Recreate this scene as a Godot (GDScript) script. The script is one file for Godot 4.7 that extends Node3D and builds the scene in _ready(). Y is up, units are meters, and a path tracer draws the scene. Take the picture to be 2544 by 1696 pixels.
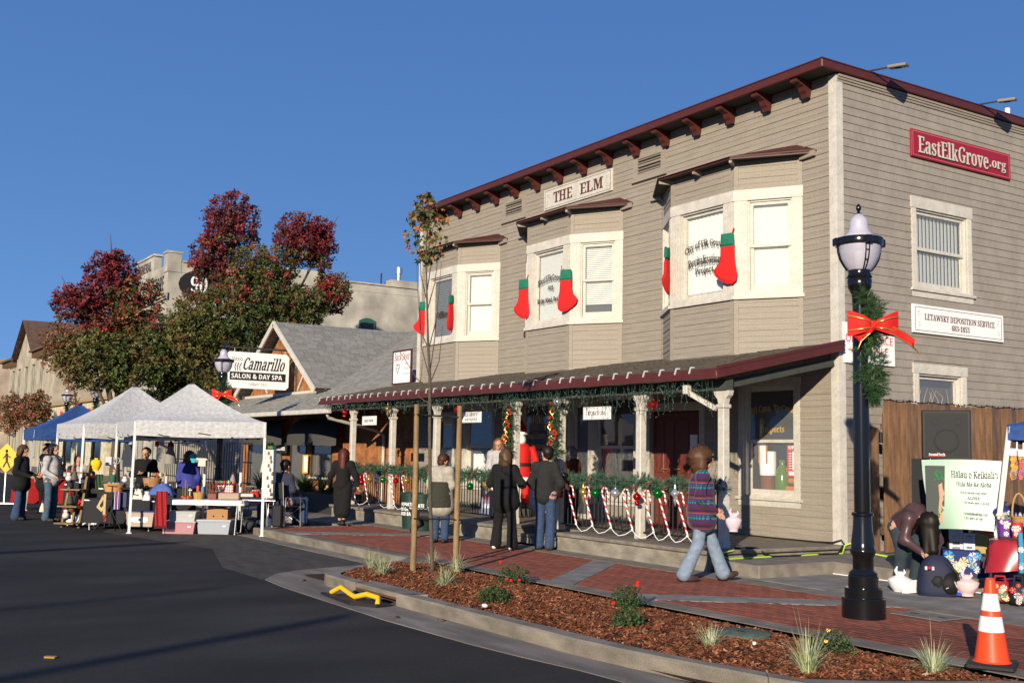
extends Node3D

# ---------- mesh builder: faces are given counter-clockwise as seen from outside ----------
class MB:
	var v := PackedVector3Array()
	var n := PackedVector3Array()
	var c := PackedColorArray()
	var t := PackedVector2Array()
	var col := Color.WHITE
	var xf := Transform3D()
	var us := 1.0
	func vert(p: Vector3, nn: Vector3, uv := Vector2.ZERO) -> void:
		v.append(xf * p); n.append((xf.basis * nn).normalized()); c.append(col); t.append(uv)
	func tri(a: Vector3, b: Vector3, d: Vector3) -> void:
		var nn := (b - a).cross(d - a).normalized()
		vert(a, nn); vert(d, nn); vert(b, nn)
	func quad(a: Vector3, b: Vector3, d: Vector3, e: Vector3) -> void:
		var nn := (b - a).cross(e - a)
		if nn.length_squared() < 1e-12: nn = (d - b).cross(e - b)
		nn = nn.normalized()
		vert(a, nn, Vector2(0, 1)); vert(d, nn, Vector2(1, 0)); vert(b, nn, Vector2(1, 1))
		vert(a, nn, Vector2(0, 1)); vert(e, nn, Vector2(0, 0)); vert(d, nn, Vector2(1, 0))
	func squad(p: Array, q: Array) -> void: # four points with their normals
		for i in [0, 2, 1, 0, 3, 2]: vert(p[i], q[i])
	func box(ce: Vector3, s: Vector3, b := Basis()) -> void:
		var h := s * 0.5
		var o := xf
		xf = o * Transform3D(b, ce)
		quad(Vector3(-h.x, -h.y, h.z), Vector3(h.x, -h.y, h.z), Vector3(h.x, h.y, h.z), Vector3(-h.x, h.y, h.z))
		quad(Vector3(h.x, -h.y, -h.z), Vector3(-h.x, -h.y, -h.z), Vector3(-h.x, h.y, -h.z), Vector3(h.x, h.y, -h.z))
		quad(Vector3(h.x, -h.y, h.z), Vector3(h.x, -h.y, -h.z), Vector3(h.x, h.y, -h.z), Vector3(h.x, h.y, h.z))
		quad(Vector3(-h.x, -h.y, -h.z), Vector3(-h.x, -h.y, h.z), Vector3(-h.x, h.y, h.z), Vector3(-h.x, h.y, -h.z))
		quad(Vector3(-h.x, h.y, h.z), Vector3(h.x, h.y, h.z), Vector3(h.x, h.y, -h.z), Vector3(-h.x, h.y, -h.z))
		quad(Vector3(-h.x, -h.y, -h.z), Vector3(h.x, -h.y, -h.z), Vector3(h.x, -h.y, h.z), Vector3(-h.x, -h.y, h.z))
		xf = o
	func mm(a: Vector3, b: Vector3) -> void: # box from its two far corners
		box((a + b) * 0.5, (b - a).abs())
	func bbox(ce: Vector3, s: Vector3, r: float, b := Basis()) -> void: # box with chamfered edges
		var h := s * 0.5
		var o := xf
		xf = o * Transform3D(b, ce)
		var k := Vector3(h.x - r, h.y - r, h.z - r)
		for ax in 3:
			var u := (ax + 1) % 3
			var w := (ax + 2) % 3
			for sg in [-1.0, 1.0]:
				var q := []
				for uv in [[-1, -1], [1, -1], [1, 1], [-1, 1]]:
					var p := Vector3(); p[ax] = sg * h[ax]; p[u] = uv[0] * k[u]; p[w] = uv[1] * k[w]; q.append(p)
				if sg > 0: quad(q[0], q[1], q[2], q[3])
				else: quad(q[3], q[2], q[1], q[0])
			for s1 in [-1.0, 1.0]:
				for s2 in [-1.0, 1.0]:
					var a := Vector3(); var d := Vector3()
					a[u] = s1 * h[u]; a[w] = s2 * k[w]; d[u] = s1 * k[u]; d[w] = s2 * h[w]
					var a2 := a; var d2 := d
					a[ax] = -k[ax]; d[ax] = -k[ax]; a2[ax] = k[ax]; d2[ax] = k[ax]
					if s1 * s2 > 0: quad(a, d, d2, a2)
					else: quad(a2, d2, d, a)
		for sx in [-1.0, 1.0]:
			for sy in [-1.0, 1.0]:
				for sz in [-1.0, 1.0]:
					var p1 := Vector3(sx * h.x, sy * k.y, sz * k.z)
					var p2 := Vector3(sx * k.x, sy * h.y, sz * k.z)
					var p3 := Vector3(sx * k.x, sy * k.y, sz * h.z)
					if sx * sy * sz > 0: tri(p1, p2, p3)
					else: tri(p1, p3, p2)
		xf = o
	func bar(a: Vector3, b: Vector3, w: float, h: float, up := Vector3.UP) -> void:
		var z := (b - a).normalized()
		if absf(z.dot(up)) > 0.99: up = Vector3.RIGHT
		var x := up.cross(z).normalized()
		box((a + b) * 0.5, Vector3(w, h, (b - a).length()), Basis(x, z.cross(x), z))
	func tube(p: Array, r, sides := 6, caps := true) -> void:
		var m := p.size()
		var prev := Vector3.ZERO
		var rings := []
		for i in m:
			var d: Vector3 = (p[mini(i + 1, m - 1)] - p[maxi(i - 1, 0)]).normalized()
			var up := Vector3.UP if absf(d.y) < 0.95 else Vector3.RIGHT
			var x := up.cross(d).normalized() if prev == Vector3.ZERO else (prev - d * prev.dot(d)).normalized()
			prev = x
			var y := d.cross(x)
			var rr: float = r[i] if r is Array else r
			var ring := []
			for k in sides:
				var a := TAU * k / sides
				var q := x * cos(a) + y * sin(a)
				ring.append([p[i] + q * rr, q])
			rings.append(ring)
		for i in m - 1:
			for k in sides:
				var k2 := (k + 1) % sides
				squad([rings[i][k][0], rings[i][k2][0], rings[i + 1][k2][0], rings[i + 1][k][0]], [rings[i][k][1], rings[i][k2][1], rings[i + 1][k2][1], rings[i + 1][k][1]])
		if caps:
			for k in sides - 2:
				tri(rings[0][0][0], rings[0][k + 2][0], rings[0][k + 1][0])
				tri(rings[m - 1][0][0], rings[m - 1][k + 1][0], rings[m - 1][k + 2][0])
	func lathe(prof: Array, sides := 16, at := Vector3.ZERO, hard := 0.6, fn = null) -> void: # prof: Vector2(radius, y) upwards; edges sharper than `hard` radians stay sharp
		for i in prof.size() - 1:
			var a: Vector2 = prof[i]
			var b: Vector2 = prof[i + 1]
			if a.distance_to(b) < 1e-5: continue
			var dn := Vector2(b.y - a.y, a.x - b.x).normalized()
			var na := dn
			var nb := dn
			if i > 0:
				var z: Vector2 = prof[i - 1]
				var d0 := Vector2(a.y - z.y, z.x - a.x).normalized()
				if absf(d0.angle_to(dn)) < hard: na = (d0 + dn).normalized()
			if i < prof.size() - 2:
				var z2: Vector2 = prof[i + 2]
				var d2 := Vector2(z2.y - b.y, b.x - z2.x).normalized()
				if absf(d2.angle_to(dn)) < hard: nb = (d2 + dn).normalized()
			for k in sides:
				var q := []
				var w := []
				for e in [[k, a, na], [k + 1, a, na], [k + 1, b, nb], [k, b, nb]]:
					var an: float = TAU * (e[0] % sides) / sides
					var sc: float = fn.call(an, e[1].y) if fn != null else 1.0
					q.append(at + Vector3(sin(an) * e[1].x * sc, e[1].y, cos(an) * e[1].x * sc))
					w.append(Vector3(sin(an) * e[2].x, e[2].y, cos(an) * e[2].x))
				squad(q, w)
	func ball(ce: Vector3, r: Vector3, sides := 10, rows := 6) -> void:
		var o := xf
		xf = o * Transform3D(Basis.from_scale(r), ce)
		var pr := []
		for i in rows + 1:
			var a := PI * i / rows - PI / 2
			pr.append(Vector2(maxf(cos(a), 0.0), sin(a)))
		lathe(pr, sides, Vector3.ZERO, 2.0)
		xf = o
	func prism(poly: Array, z0: float, z1: float) -> void: # polygon (Vector2, counter-clockwise) in xy, pushed along z
		var pk := PackedVector2Array(poly)
		var ix := Geometry2D.triangulate_polygon(pk)
		for i in range(0, ix.size(), 3):
			var a: Vector2 = pk[ix[i]]
			var b: Vector2 = pk[ix[i + 1]]
			var d: Vector2 = pk[ix[i + 2]]
			if (b - a).cross(d - a) < 0: var w := b; b = d; d = w
			tri(Vector3(a.x, a.y, z1), Vector3(b.x, b.y, z1), Vector3(d.x, d.y, z1))
			tri(Vector3(a.x, a.y, z0), Vector3(d.x, d.y, z0), Vector3(b.x, b.y, z0))
		for i in pk.size():
			var a := pk[i]
			var b := pk[(i + 1) % pk.size()]
			quad(Vector3(a.x, a.y, z0), Vector3(b.x, b.y, z0), Vector3(b.x, b.y, z1), Vector3(a.x, a.y, z1))
	func flat(poly: Array, y0: float, y1: float) -> void: # polygon of (x, z), slab between two heights
		var o := xf
		xf = o * Transform3D(Basis(Vector3.RIGHT, Vector3.BACK, Vector3.DOWN), Vector3.ZERO) # local z points down
		var pk := PackedVector2Array(poly)
		var ar := 0.0
		for i in pk.size(): ar += pk[i].cross(pk[(i + 1) % pk.size()])
		if ar < 0: pk.reverse()
		prism(Array(pk), -y1, -y0)
		xf = o
	func grid(pts: Array, closed_u := false) -> void: # rows of points, smooth
		var R := pts.size()
		var C: int = pts[0].size()
		var nn := []
		for i in R:
			var row := []
			for j in C:
				var a: Vector3 = pts[i][(j + 1) % C if closed_u else mini(j + 1, C - 1)] - pts[i][(j - 1 + C) % C if closed_u else maxi(j - 1, 0)]
				var b: Vector3 = pts[mini(i + 1, R - 1)][j] - pts[maxi(i - 1, 0)][j]
				row.append(a.cross(b).normalized())
			nn.append(row)
		for i in R - 1:
			for j in (C if closed_u else C - 1):
				var k := (j + 1) % C
				var uvs := [Vector2(float(j) / (C - 1), 1.0 - float(i) / (R - 1)), Vector2(float(j + 1) / (C - 1), 1.0 - float(i) / (R - 1)), Vector2(float(j + 1) / (C - 1), 1.0 - float(i + 1) / (R - 1)), Vector2(float(j) / (C - 1), 1.0 - float(i + 1) / (R - 1))]
				var p := [pts[i][j], pts[i][k], pts[i + 1][k], pts[i + 1][j]]
				var q := [nn[i][j], nn[i][k], nn[i + 1][k], nn[i + 1][j]]
				for e in [0, 2, 1, 0, 3, 2]: vert(p[e], q[e], uvs[e])
	func add(o: MB, x := Transform3D()) -> void:
		for i in o.v.size():
			v.append(xf * (x * o.v[i])); n.append((xf.basis * (x.basis * o.n[i])).normalized()); c.append(o.c[i]); t.append(o.t[i])
	func mesh(uv := true) -> ArrayMesh:
		var a := []
		a.resize(Mesh.ARRAY_MAX)
		a[Mesh.ARRAY_VERTEX] = v
		a[Mesh.ARRAY_NORMAL] = n
		a[Mesh.ARRAY_COLOR] = c
		if uv: a[Mesh.ARRAY_TEX_UV] = t
		var m := ArrayMesh.new()
		m.add_surface_from_arrays(Mesh.PRIMITIVE_TRIANGLES, a)
		return m

var M := {}
var T := {}
var names := {}
var rng := RandomNumberGenerator.new()
var fnz := FastNoiseLite.new()

func numbered(s: String) -> String:
	if not names.has(s):
		names[s] = 0
		return s
	names[s] += 1
	return "%s_%03d" % [s, names[s]]

func tag(o: Node, label: String, cat: String, group := "") -> Node:
	o.set_meta("label", label); o.set_meta("category", cat)
	if group: o.set_meta("group", group)
	return o

func thing(called: String, label: String, cat: String, at := Vector3.ZERO, turn := 0.0, group := "") -> Node3D:
	var o := Node3D.new()
	o.name = numbered(called)
	add_child(o)
	o.position = at; o.rotation.y = turn
	tag(o, label, cat, group)
	return o

func dup(src: Node3D, label: String, at: Vector3, turn := 0.0, group := "") -> Node3D:
	var o: Node3D = src.duplicate()
	var nm := String(src.name)
	if nm.length() > 4 and nm[nm.length() - 4] == "_" and nm.right(3).is_valid_int(): nm = nm.left(nm.length() - 4)
	o.name = numbered(nm)
	add_child(o)
	o.position = at; o.rotation.y = turn
	o.set_meta("label", label)
	if group: o.set_meta("group", group)
	return o

func part(called: String, m, mat: Material, parent: Node, kind := "") -> MeshInstance3D:
	var o := MeshInstance3D.new()
	o.name = called
	o.mesh = m.mesh() if m is MB else m
	o.material_override = mat
	parent.add_child(o, true)
	if kind: o.set_meta("kind", kind)
	return o

func solo(called: String, m, mat: Material, label: String, cat: String, at := Vector3.ZERO, turn := 0.0, group := "") -> MeshInstance3D:
	var o := part(numbered(called), m, mat, self)
	o.position = at; o.rotation.y = turn
	tag(o, label, cat, group)
	return o

func struct(called: String, m, mat: Material, parent: Node = self) -> MeshInstance3D:
	var o := part(numbered(called) if parent == self else called, m, mat, parent)
	if parent == self: o.set_meta("kind", "structure")
	return o

func multi(called: String, m: Mesh, mat: Material, xs: Array, cols: Array, parent: Node, kind := "") -> MultiMeshInstance3D:
	var mm := MultiMesh.new()
	mm.transform_format = MultiMesh.TRANSFORM_3D
	mm.use_colors = cols.size() > 0
	mm.mesh = m
	mm.instance_count = xs.size()
	for i in xs.size():
		mm.set_instance_transform(i, xs[i])
		if cols.size(): mm.set_instance_color(i, cols[i])
	var o := MultiMeshInstance3D.new()
	o.name = called
	o.multimesh = mm
	o.material_override = mat
	parent.add_child(o, true)
	if kind: o.set_meta("kind", kind)
	return o

# ---------- materials ----------
func ntex(key: String, freq: float, lo: float, hi: float, oct := 4, kind := FastNoiseLite.TYPE_SIMPLEX_SMOOTH, size := 512, sd := 1) -> NoiseTexture2D:
	var f := FastNoiseLite.new()
	f.noise_type = kind; f.frequency = freq; f.fractal_octaves = oct; f.seed = sd
	var g := Gradient.new()
	g.set_color(0, Color(lo, lo, lo)); g.set_color(1, Color(hi, hi, hi))
	var t := NoiseTexture2D.new()
	t.noise = f; t.width = size; t.height = size; t.seamless = true; t.color_ramp = g
	T[key] = t
	return t

func lin(r: float, g: float, b: float) -> Color:
	return Color(r, g, b).linear_to_srgb()

func mat(key: String, c: Color, rough := 0.8, tex := "", scale := Vector3.ONE, det := "", dscale := Vector3.ONE, bump := 0.0, bumptex := "") -> StandardMaterial3D:
	# c holds real-world base colour (linear)
	var m := StandardMaterial3D.new()
	m.resource_name = key
	m.albedo_color = c.linear_to_srgb()
	m.roughness = rough
	m.metallic_specular = 0.4
	if tex:
		m.albedo_texture = T[tex]
		m.uv1_triplanar = true; m.uv1_world_triplanar = true; m.uv1_scale = scale
	if det:
		m.detail_enabled = true; m.detail_blend_mode = BaseMaterial3D.BLEND_MODE_MUL
		m.detail_albedo = T[det]; m.detail_uv_layer = BaseMaterial3D.DETAIL_UV_2
		m.uv2_triplanar = true; m.uv2_world_triplanar = true; m.uv2_scale = dscale
	if bump > 0.0:
		m.uv1_triplanar = true; m.uv1_world_triplanar = true; m.uv1_scale = scale
		m.heightmap_enabled = true; m.heightmap_texture = T[bumptex if bumptex else tex]; m.heightmap_scale = bump
	M[key] = m
	return m

func vmat(key: String, rough := 0.8, tex := "", scale := Vector3.ONE) -> StandardMaterial3D: # base colour from the vertices (linear values)
	var m := mat(key, Color.WHITE, rough, tex, scale)
	m.vertex_color_use_as_albedo = true
	return m

func cloth(key: String, r: float, g: float, b: float, rough := 0.92) -> StandardMaterial3D:
	var m := mat(key, Color(r, g, b), rough, "blotch", Vector3.ONE * 1.7, "grain", Vector3.ONE * 6.0)
	m.rim_enabled = true; m.rim = 0.25; m.rim_tint = 0.8
	return m

func font(f := "Droid Sans", w := 400, it := false) -> SystemFont:
	var s := SystemFont.new()
	s.font_names = PackedStringArray([f]); s.font_weight = w; s.font_italic = it
	return s

func text(parent: Node, called: String, s: String, f: Font, w: float, h: float, x: Transform3D, m: Material, deep := 0.008, shear := 0.0, arc := 0.0, grow := 0.0, bend := 0.0) -> MeshInstance3D:
	var tm := TextMesh.new()
	tm.text = s; tm.font = f; tm.font_size = 48; tm.pixel_size = 0.01; tm.depth = 0.1; tm.curve_step = 1.5
	var src := tm.get_mesh_arrays()
	var pv: PackedVector3Array = src[Mesh.ARRAY_VERTEX]
	var pn: PackedVector3Array = src[Mesh.ARRAY_NORMAL]
	var ix = src[Mesh.ARRAY_INDEX]
	var lo := Vector3.INF
	var hi := -Vector3.INF
	for p in pv:
		lo = lo.min(p); hi = hi.max(p)
	var sz := hi - lo
	for i in pv.size():
		var p := pv[i]
		var u := (p.x - lo.x) / maxf(sz.x, 1e-4) - 0.5
		var q := (p.y - lo.y) / maxf(sz.y, 1e-4) - 0.5
		var g := 1.0 + grow * (1.0 - 4.0 * u * u)
		pv[i] = Vector3(u * w + shear * q * h, q * h * g + arc * (1.0 - 4.0 * u * u), (p.z - lo.z) / maxf(sz.z, 1e-4) * deep)
		if bend > 0.0:
			var w0 := pv[i]
			var an := w0.x / bend
			pv[i] = Vector3(sin(an) * (bend + w0.z), w0.y, cos(an) * (bend + w0.z)); pn[i] = pn[i].rotated(Vector3.UP, an)
	var a := []
	a.resize(Mesh.ARRAY_MAX)
	a[Mesh.ARRAY_VERTEX] = pv; a[Mesh.ARRAY_NORMAL] = pn
	if ix != null: a[Mesh.ARRAY_INDEX] = ix
	var am := ArrayMesh.new()
	am.add_surface_from_arrays(Mesh.PRIMITIVE_TRIANGLES, a)
	var o := part(called, am, m, parent)
	o.transform = x
	return o

func at3(x: float, y: float, z: float, ry := 0.0) -> Transform3D:
	return Transform3D(Basis(Vector3.UP, ry), Vector3(x, y, z))

func rn(a: float, b: float) -> float:
	return rng.randf_range(a, b)

func _ready() -> void:
	rng.seed = 20051126
	fnz.seed = 7; fnz.frequency = 1.0
	# camera
	var cam := Camera3D.new()
	cam.name = "camera"
	cam.fov = 34.582
	cam.near = 0.1; cam.far = 900.0
	cam.rotation_order = EULER_ORDER_YXZ
	cam.position = Vector3(12.0, 1.65, 13.9)
	cam.rotation_degrees = Vector3(5.789, 57.497, 1.104)
	add_child(cam)
	cam.current = true
	# sky: a clear, dry late-autumn morning
	var sm := ProceduralSkyMaterial.new()
	sm.sky_top_color = lin(0.045, 0.122, 0.325)
	sm.sky_horizon_color = lin(0.135, 0.29, 0.57)
	sm.sky_curve = 0.13
	sm.ground_bottom_color = lin(0.05, 0.05, 0.05)
	sm.ground_horizon_color = lin(0.25, 0.36, 0.5)
	sm.sun_angle_max = 1.0
	var sky := Sky.new()
	sky.sky_material = sm
	var env := Environment.new()
	env.background_mode = Environment.BG_SKY
	env.sky = sky
	env.background_energy_multiplier = 1.0
	env.tonemap_mode = Environment.TONE_MAPPER_LINEAR
	env.tonemap_exposure = 1.42
	env.sdfgi_enabled = true; env.ssao_enabled = true; env.ssil_enabled = true
	var we := WorldEnvironment.new()
	we.name = "world_environment"
	we.environment = env
	add_child(we)
	# low sun behind the camera's right shoulder
	var sun := DirectionalLight3D.new()
	sun.name = "sun"
	sun.light_energy = 1.55
	sun.light_color = Color(1.0, 0.945, 0.85)
	sun.light_angular_distance = 0.5
	sun.shadow_enabled = true
	add_child(sun)
	sun.look_at_from_position(Vector3(0.613, 0.274, 0.741) * 60.0, Vector3.ZERO)
	materials()
	ground()
	elm()
	orange_building()
	far_buildings()
	trees()
	planting()
	lamps()
	porch_things()
	wall_signs()
	market()
	hula_stall()
	street_bits()
	people()

func materials() -> void:
	ntex("blotch", 0.012, 0.74, 1.0, 5)
	ntex("grain", 0.06, 0.72, 1.0, 4, FastNoiseLite.TYPE_SIMPLEX_SMOOTH, 512, 3)
	ntex("soft", 0.02, 0.9, 1.0, 3, FastNoiseLite.TYPE_SIMPLEX_SMOOTH, 256, 5)
	ntex("speck", 0.35, 0.5, 1.0, 2, FastNoiseLite.TYPE_VALUE, 512, 9)
	ntex("stain", 0.008, 0.68, 1.0, 5, FastNoiseLite.TYPE_SIMPLEX_SMOOTH, 512, 11)
	ntex("leafy", 0.09, 0.55, 1.0, 2, FastNoiseLite.TYPE_SIMPLEX, 256, 13)
	var m := mat("asphalt", Color(0.09, 0.085, 0.08), 0.92, "stain", Vector3(0.11, 0.11, 0.05), "speck", Vector3.ONE * 1.3, 0.25, "speck")
	m.metallic_specular = 0.25
	mat("asphalt_old", Color(0.14, 0.125, 0.108), 0.95, "stain", Vector3(0.3, 0.3, 0.9), "speck", Vector3.ONE * 1.1)
	mat("earth", Color(0.09, 0.075, 0.055), 0.95, "blotch", Vector3.ONE * 0.1)
	mat("concrete", Color(0.36, 0.31, 0.255), 0.88, "blotch", Vector3.ONE * 0.5, "grain", Vector3.ONE * 2.5, 0.08, "grain")
	mat("kerb", Color(0.37, 0.32, 0.255), 0.9, "stain", Vector3(0.35, 0.8, 0.35), "grain", Vector3.ONE * 2.0, 0.12, "grain")
	mat("gutter", Color(0.36, 0.31, 0.26), 0.9, "stain", Vector3(0.12, 0.3, 0.6), "grain", Vector3.ONE * 2.0, 0.06, "grain")
	mat("plaza", Color(0.40, 0.37, 0.335), 0.85, "blotch", Vector3.ONE * 0.35, "grain", Vector3.ONE * 2.5)
	mat("mortar", Color(0.2, 0.12, 0.085), 0.95, "grain", Vector3.ONE)
	vmat("brick", 0.85, "grain", Vector3.ONE * 3.0)
	vmat("chip", 0.9)
	mat("soil", Color(0.095, 0.035, 0.015), 0.95, "leafy", Vector3.ONE * 2.0, "grain", Vector3.ONE * 5.0, 2.0, "leafy")
	# painted wood and trim
	mat("siding", Color(0.42, 0.365, 0.295), 0.72, "soft", Vector3(0.3, 3.0, 0.3), "grain", Vector3(0.8, 3.0, 0.8))
	mat("shake", Color(0.42, 0.37, 0.315), 0.8, "grain", Vector3(1.0, 0.12, 6.0), "soft", Vector3(0.4, 0.4, 0.4), 0.25, "grain")
	mat("white_trim", Color(0.8, 0.75, 0.66), 0.55, "soft", Vector3.ONE * 0.7, "grain", Vector3(4, 0.4, 4))
	mat("cream_post", Color(0.76, 0.71, 0.62), 0.55, "soft", Vector3.ONE * 0.9, "grain", Vector3(5, 0.5, 5))
	mat("maroon", Color(0.125, 0.03, 0.024), 0.5, "soft", Vector3.ONE * 0.8, "grain", Vector3.ONE * 2.0)
	mat("maroon_door", Color(0.21, 0.05, 0.035), 0.5, "soft", Vector3.ONE, "grain", Vector3(3, 0.4, 3))
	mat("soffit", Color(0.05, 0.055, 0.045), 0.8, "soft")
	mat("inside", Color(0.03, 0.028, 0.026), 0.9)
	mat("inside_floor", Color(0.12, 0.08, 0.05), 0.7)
	mat("plinth", Color(0.47, 0.42, 0.335), 0.85, "stain", Vector3(0.4, 0.9, 0.4), "grain", Vector3(2, 1, 2))
	mat("porch_floor", Color(0.36, 0.31, 0.25), 0.8, "blotch", Vector3(0.6, 1, 0.6), "grain", Vector3(1, 1, 4))
	mat("shingle_brown", Color(0.14, 0.115, 0.09), 0.95, "grain", Vector3(2, 2, 2), "blotch", Vector3.ONE * 0.9)
	vmat("shingle_grey", 0.95, "grain", Vector3(2, 2, 2))
	var g := mat("glass", Color(0.9, 0.95, 0.95), 0.03)
	g.transparency = BaseMaterial3D.TRANSPARENCY_ALPHA; g.albedo_color.a = 0.1; g.metallic_specular = 0.5
	mat("blind", Color(0.62, 0.64, 0.58), 0.6)
	mat("black", Color(0.014, 0.014, 0.014), 0.6)
	mat("dark_cloth", Color(0.02, 0.02, 0.022), 0.9)
	var b := mat("black_gloss", Color(0.006, 0.006, 0.007), 0.16); b.metallic_specular = 0.5
	mat("iron", Color(0.012, 0.012, 0.012), 0.4)
	mat("metal", Color(0.6, 0.6, 0.6), 0.35).metallic = 0.9
	mat("white", Color(0.78, 0.77, 0.75), 0.6)
	var tw := cloth("tent_white", 0.78, 0.78, 0.79, 0.85); tw.backlight_enabled = true; tw.backlight = Color(0.35, 0.35, 0.36)
	var tb := cloth("tent_blue", 0.04, 0.12, 0.4, 0.8); tb.backlight_enabled = true; tb.backlight = Color(0.15, 0.2, 0.4)
	var lf := vmat("leaf", 0.62); lf.backlight_enabled = true; lf.backlight = Color(0.3, 0.3, 0.2)
	vmat("needle", 0.7)
	vmat("body", 0.6, "soft", Vector3.ONE * 5.0)
	vmat("hair", 0.55, "grain", Vector3.ONE * 6.0)
	vmat("paint", 0.6)
	vmat("goods", 0.7, "soft", Vector3.ONE * 6.0)
	mat("bark", Color(0.16, 0.125, 0.09), 0.95, "grain", Vector3(3, 0.8, 3), "blotch", Vector3.ONE * 2.0)
	mat("stake_wood", Color(0.46, 0.3, 0.145), 0.8, "grain", Vector3(3, 0.5, 3), "stain", Vector3(2, 0.5, 2))
	mat("crimson", Color(0.56, 0.012, 0.01), 0.75, "soft", Vector3.ONE * 3.0)
	mat("ribbon_gold", Color(0.8, 0.5, 0.12), 0.25).metallic = 0.8
	mat("felt_green", Color(0.012, 0.155, 0.095), 0.9, "soft", Vector3.ONE * 4.0)
	mat("felt_red", Color(0.62, 0.014, 0.014), 0.9, "soft", Vector3.ONE * 4.0)
	for k in [["red", 0.5, 0.01, 0.012], ["green", 0.01, 0.2, 0.03], ["gold", 0.6, 0.4, 0.12], ["silver", 0.62, 0.6, 0.6]]:
		var o := mat("orn_" + k[0], Color(k[1], k[2], k[3]), 0.16); o.metallic = 0.75

func ground() -> void:
	var b := MB.new()
	b.flat([Vector2(-400, -400), Vector2(400, -400), Vector2(400, 400), Vector2(-400, 400)], -0.6, -0.21)
	struct("ground", b, M.earth)
	b = MB.new()
	b.flat([Vector2(-170, 3.0), Vector2(80, 3.0), Vector2(80, 40), Vector2(-170, 40)], -0.3, -0.15)
	struct("road", b, M.asphalt)
	# worn strip where cars turn in beside the kerb nose
	b = MB.new()
	b.flat([Vector2(-10.3, 6.35), Vector2(-3.95, 6.35), Vector2(-3.6, 7.7), Vector2(-2.75, 8.5), Vector2(-4.5, 8.5), Vector2(-7.5, 7.7), Vector2(-12, 8.6), Vector2(-13, 8.2)], -0.2, -0.147)
	struct("road_patch", b, M.asphalt_old)
	b = MB.new()
	b.flat([Vector2(60, 8.0), Vector2(60, 8.3), Vector2(4.83, 8.31), Vector2(4.4, 8.34), Vector2(3.67, 8.45), Vector2(2.9, 8.53), Vector2(1.27, 8.6), Vector2(-0.85, 8.58), Vector2(-1.82, 8.56), Vector2(-2.71, 8.48), Vector2(-3.29, 8.12), Vector2(-3.6, 7.66), Vector2(-3.75, 7.27), Vector2(-3.92, 6.62), Vector2(-3.95, 6.3), Vector2(-10.4, 6.3), Vector2(-10.4, 5.9), Vector2(-3.2, 5.9), Vector2(-2.6, 6.9), Vector2(-2.2, 7.4), Vector2(-1.8, 7.85), Vector2(4, 7.85)], -0.3, -0.143)
	struct("gutter", b, M.gutter)
	# kerb round the planter, cast in lengths with a drain inlet in one of them
	var outer := [Vector2(-3.4, 5.97), Vector2(-3.1, 6.2), Vector2(-2.92, 6.6), Vector2(-2.74, 7.0), Vector2(-2.35, 7.52), Vector2(-1.97, 7.92), Vector2(-1.72, 8.0), Vector2(-0.75, 8.02)]
	var inner := [Vector2(-2.78, 5.8), Vector2(-2.76, 6.1), Vector2(-2.68, 6.55), Vector2(-2.52, 6.93), Vector2(-2.18, 7.4), Vector2(-1.86, 7.74), Vector2(-1.62, 7.83), Vector2(-0.85, 7.83)]
	var kerb := Node3D.new()
	kerb.name = "kerb"
	add_child(kerb)
	kerb.set_meta("kind", "structure")
	kerb_piece(kerb, outer, inner, -0.25)
	kerb_piece(kerb, [Vector2(-0.745, 8.02), Vector2(0.37, 8.02)], [Vector2(-0.85, 7.72), Vector2(0.6, 7.72)], -0.05)
	kerb_piece(kerb, [Vector2(0.374, 8.02), Vector2(1.5, 8.0)], [Vector2(0.604, 7.84), Vector2(1.5, 7.83)], -0.25)
	kerb_piece(kerb, [Vector2(1.506, 8.0), Vector2(3.85, 7.97)], [Vector2(1.506, 7.83), Vector2(3.85, 7.78)], -0.25)
	kerb_piece(kerb, [Vector2(3.856, 7.97), Vector2(4.5, 7.91), Vector2(5.06, 7.82), Vector2(5.9, 7.66)], [Vector2(3.856, 7.78), Vector2(4.5, 7.74), Vector2(5.0, 7.68), Vector2(5.75, 7.53)], -0.25)
	kerb_piece(kerb, [Vector2(5.906, 7.658), Vector2(6.25, 7.56), Vector2(6.5, 7.2), Vector2(6.75, 6.75), Vector2(7.1, 6.0)], [Vector2(5.756, 7.528), Vector2(6.06, 7.46), Vector2(6.33, 7.1), Vector2(6.57, 6.66), Vector2(6.9, 6.0)], -0.25)
	for k in 3: # street kerb left of the planter
		var x0 := -10.35 + k * 2.33
		kerb_piece(kerb, [Vector2(x0, 5.96), Vector2(x0 + 2.322, 5.96)], [Vector2(x0, 5.77), Vector2(x0 + 2.322, 5.77)], -0.25)
	kerb_piece(kerb, [Vector2(-10.36, 3.9), Vector2(-10.36, 5.96)], [Vector2(-10.2, 3.9), Vector2(-10.2, 5.77)], -0.25)
	for k in 9:
		kerb_piece(kerb, [Vector2(-70 + k * 6.6, 3.9), Vector2(-63.41 + k * 6.6, 3.9)], [Vector2(-70 + k * 6.6, 3.72), Vector2(-63.41 + k * 6.6, 3.72)], -0.25)
	b = MB.new() # the catch basin behind the inlet
	b.mm(Vector3(-0.9, -0.8, 7.2), Vector3(0.5, -0.75, 7.9)); b.mm(Vector3(-0.9, -0.8, 7.15), Vector3(0.5, -0.06, 7.2))
	b.mm(Vector3(-0.9, -0.8, 7.2), Vector3(-0.85, -0.06, 7.95)); b.mm(Vector3(0.45, -0.8, 7.2), Vector3(0.5, -0.06, 7.95))
	part("catch_basin", b, M.inside, kerb)
	b = MB.new(); b.mm(Vector3(-0.74, -0.075, 7.985), Vector3(0.37, -0.052, 8.022))
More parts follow.
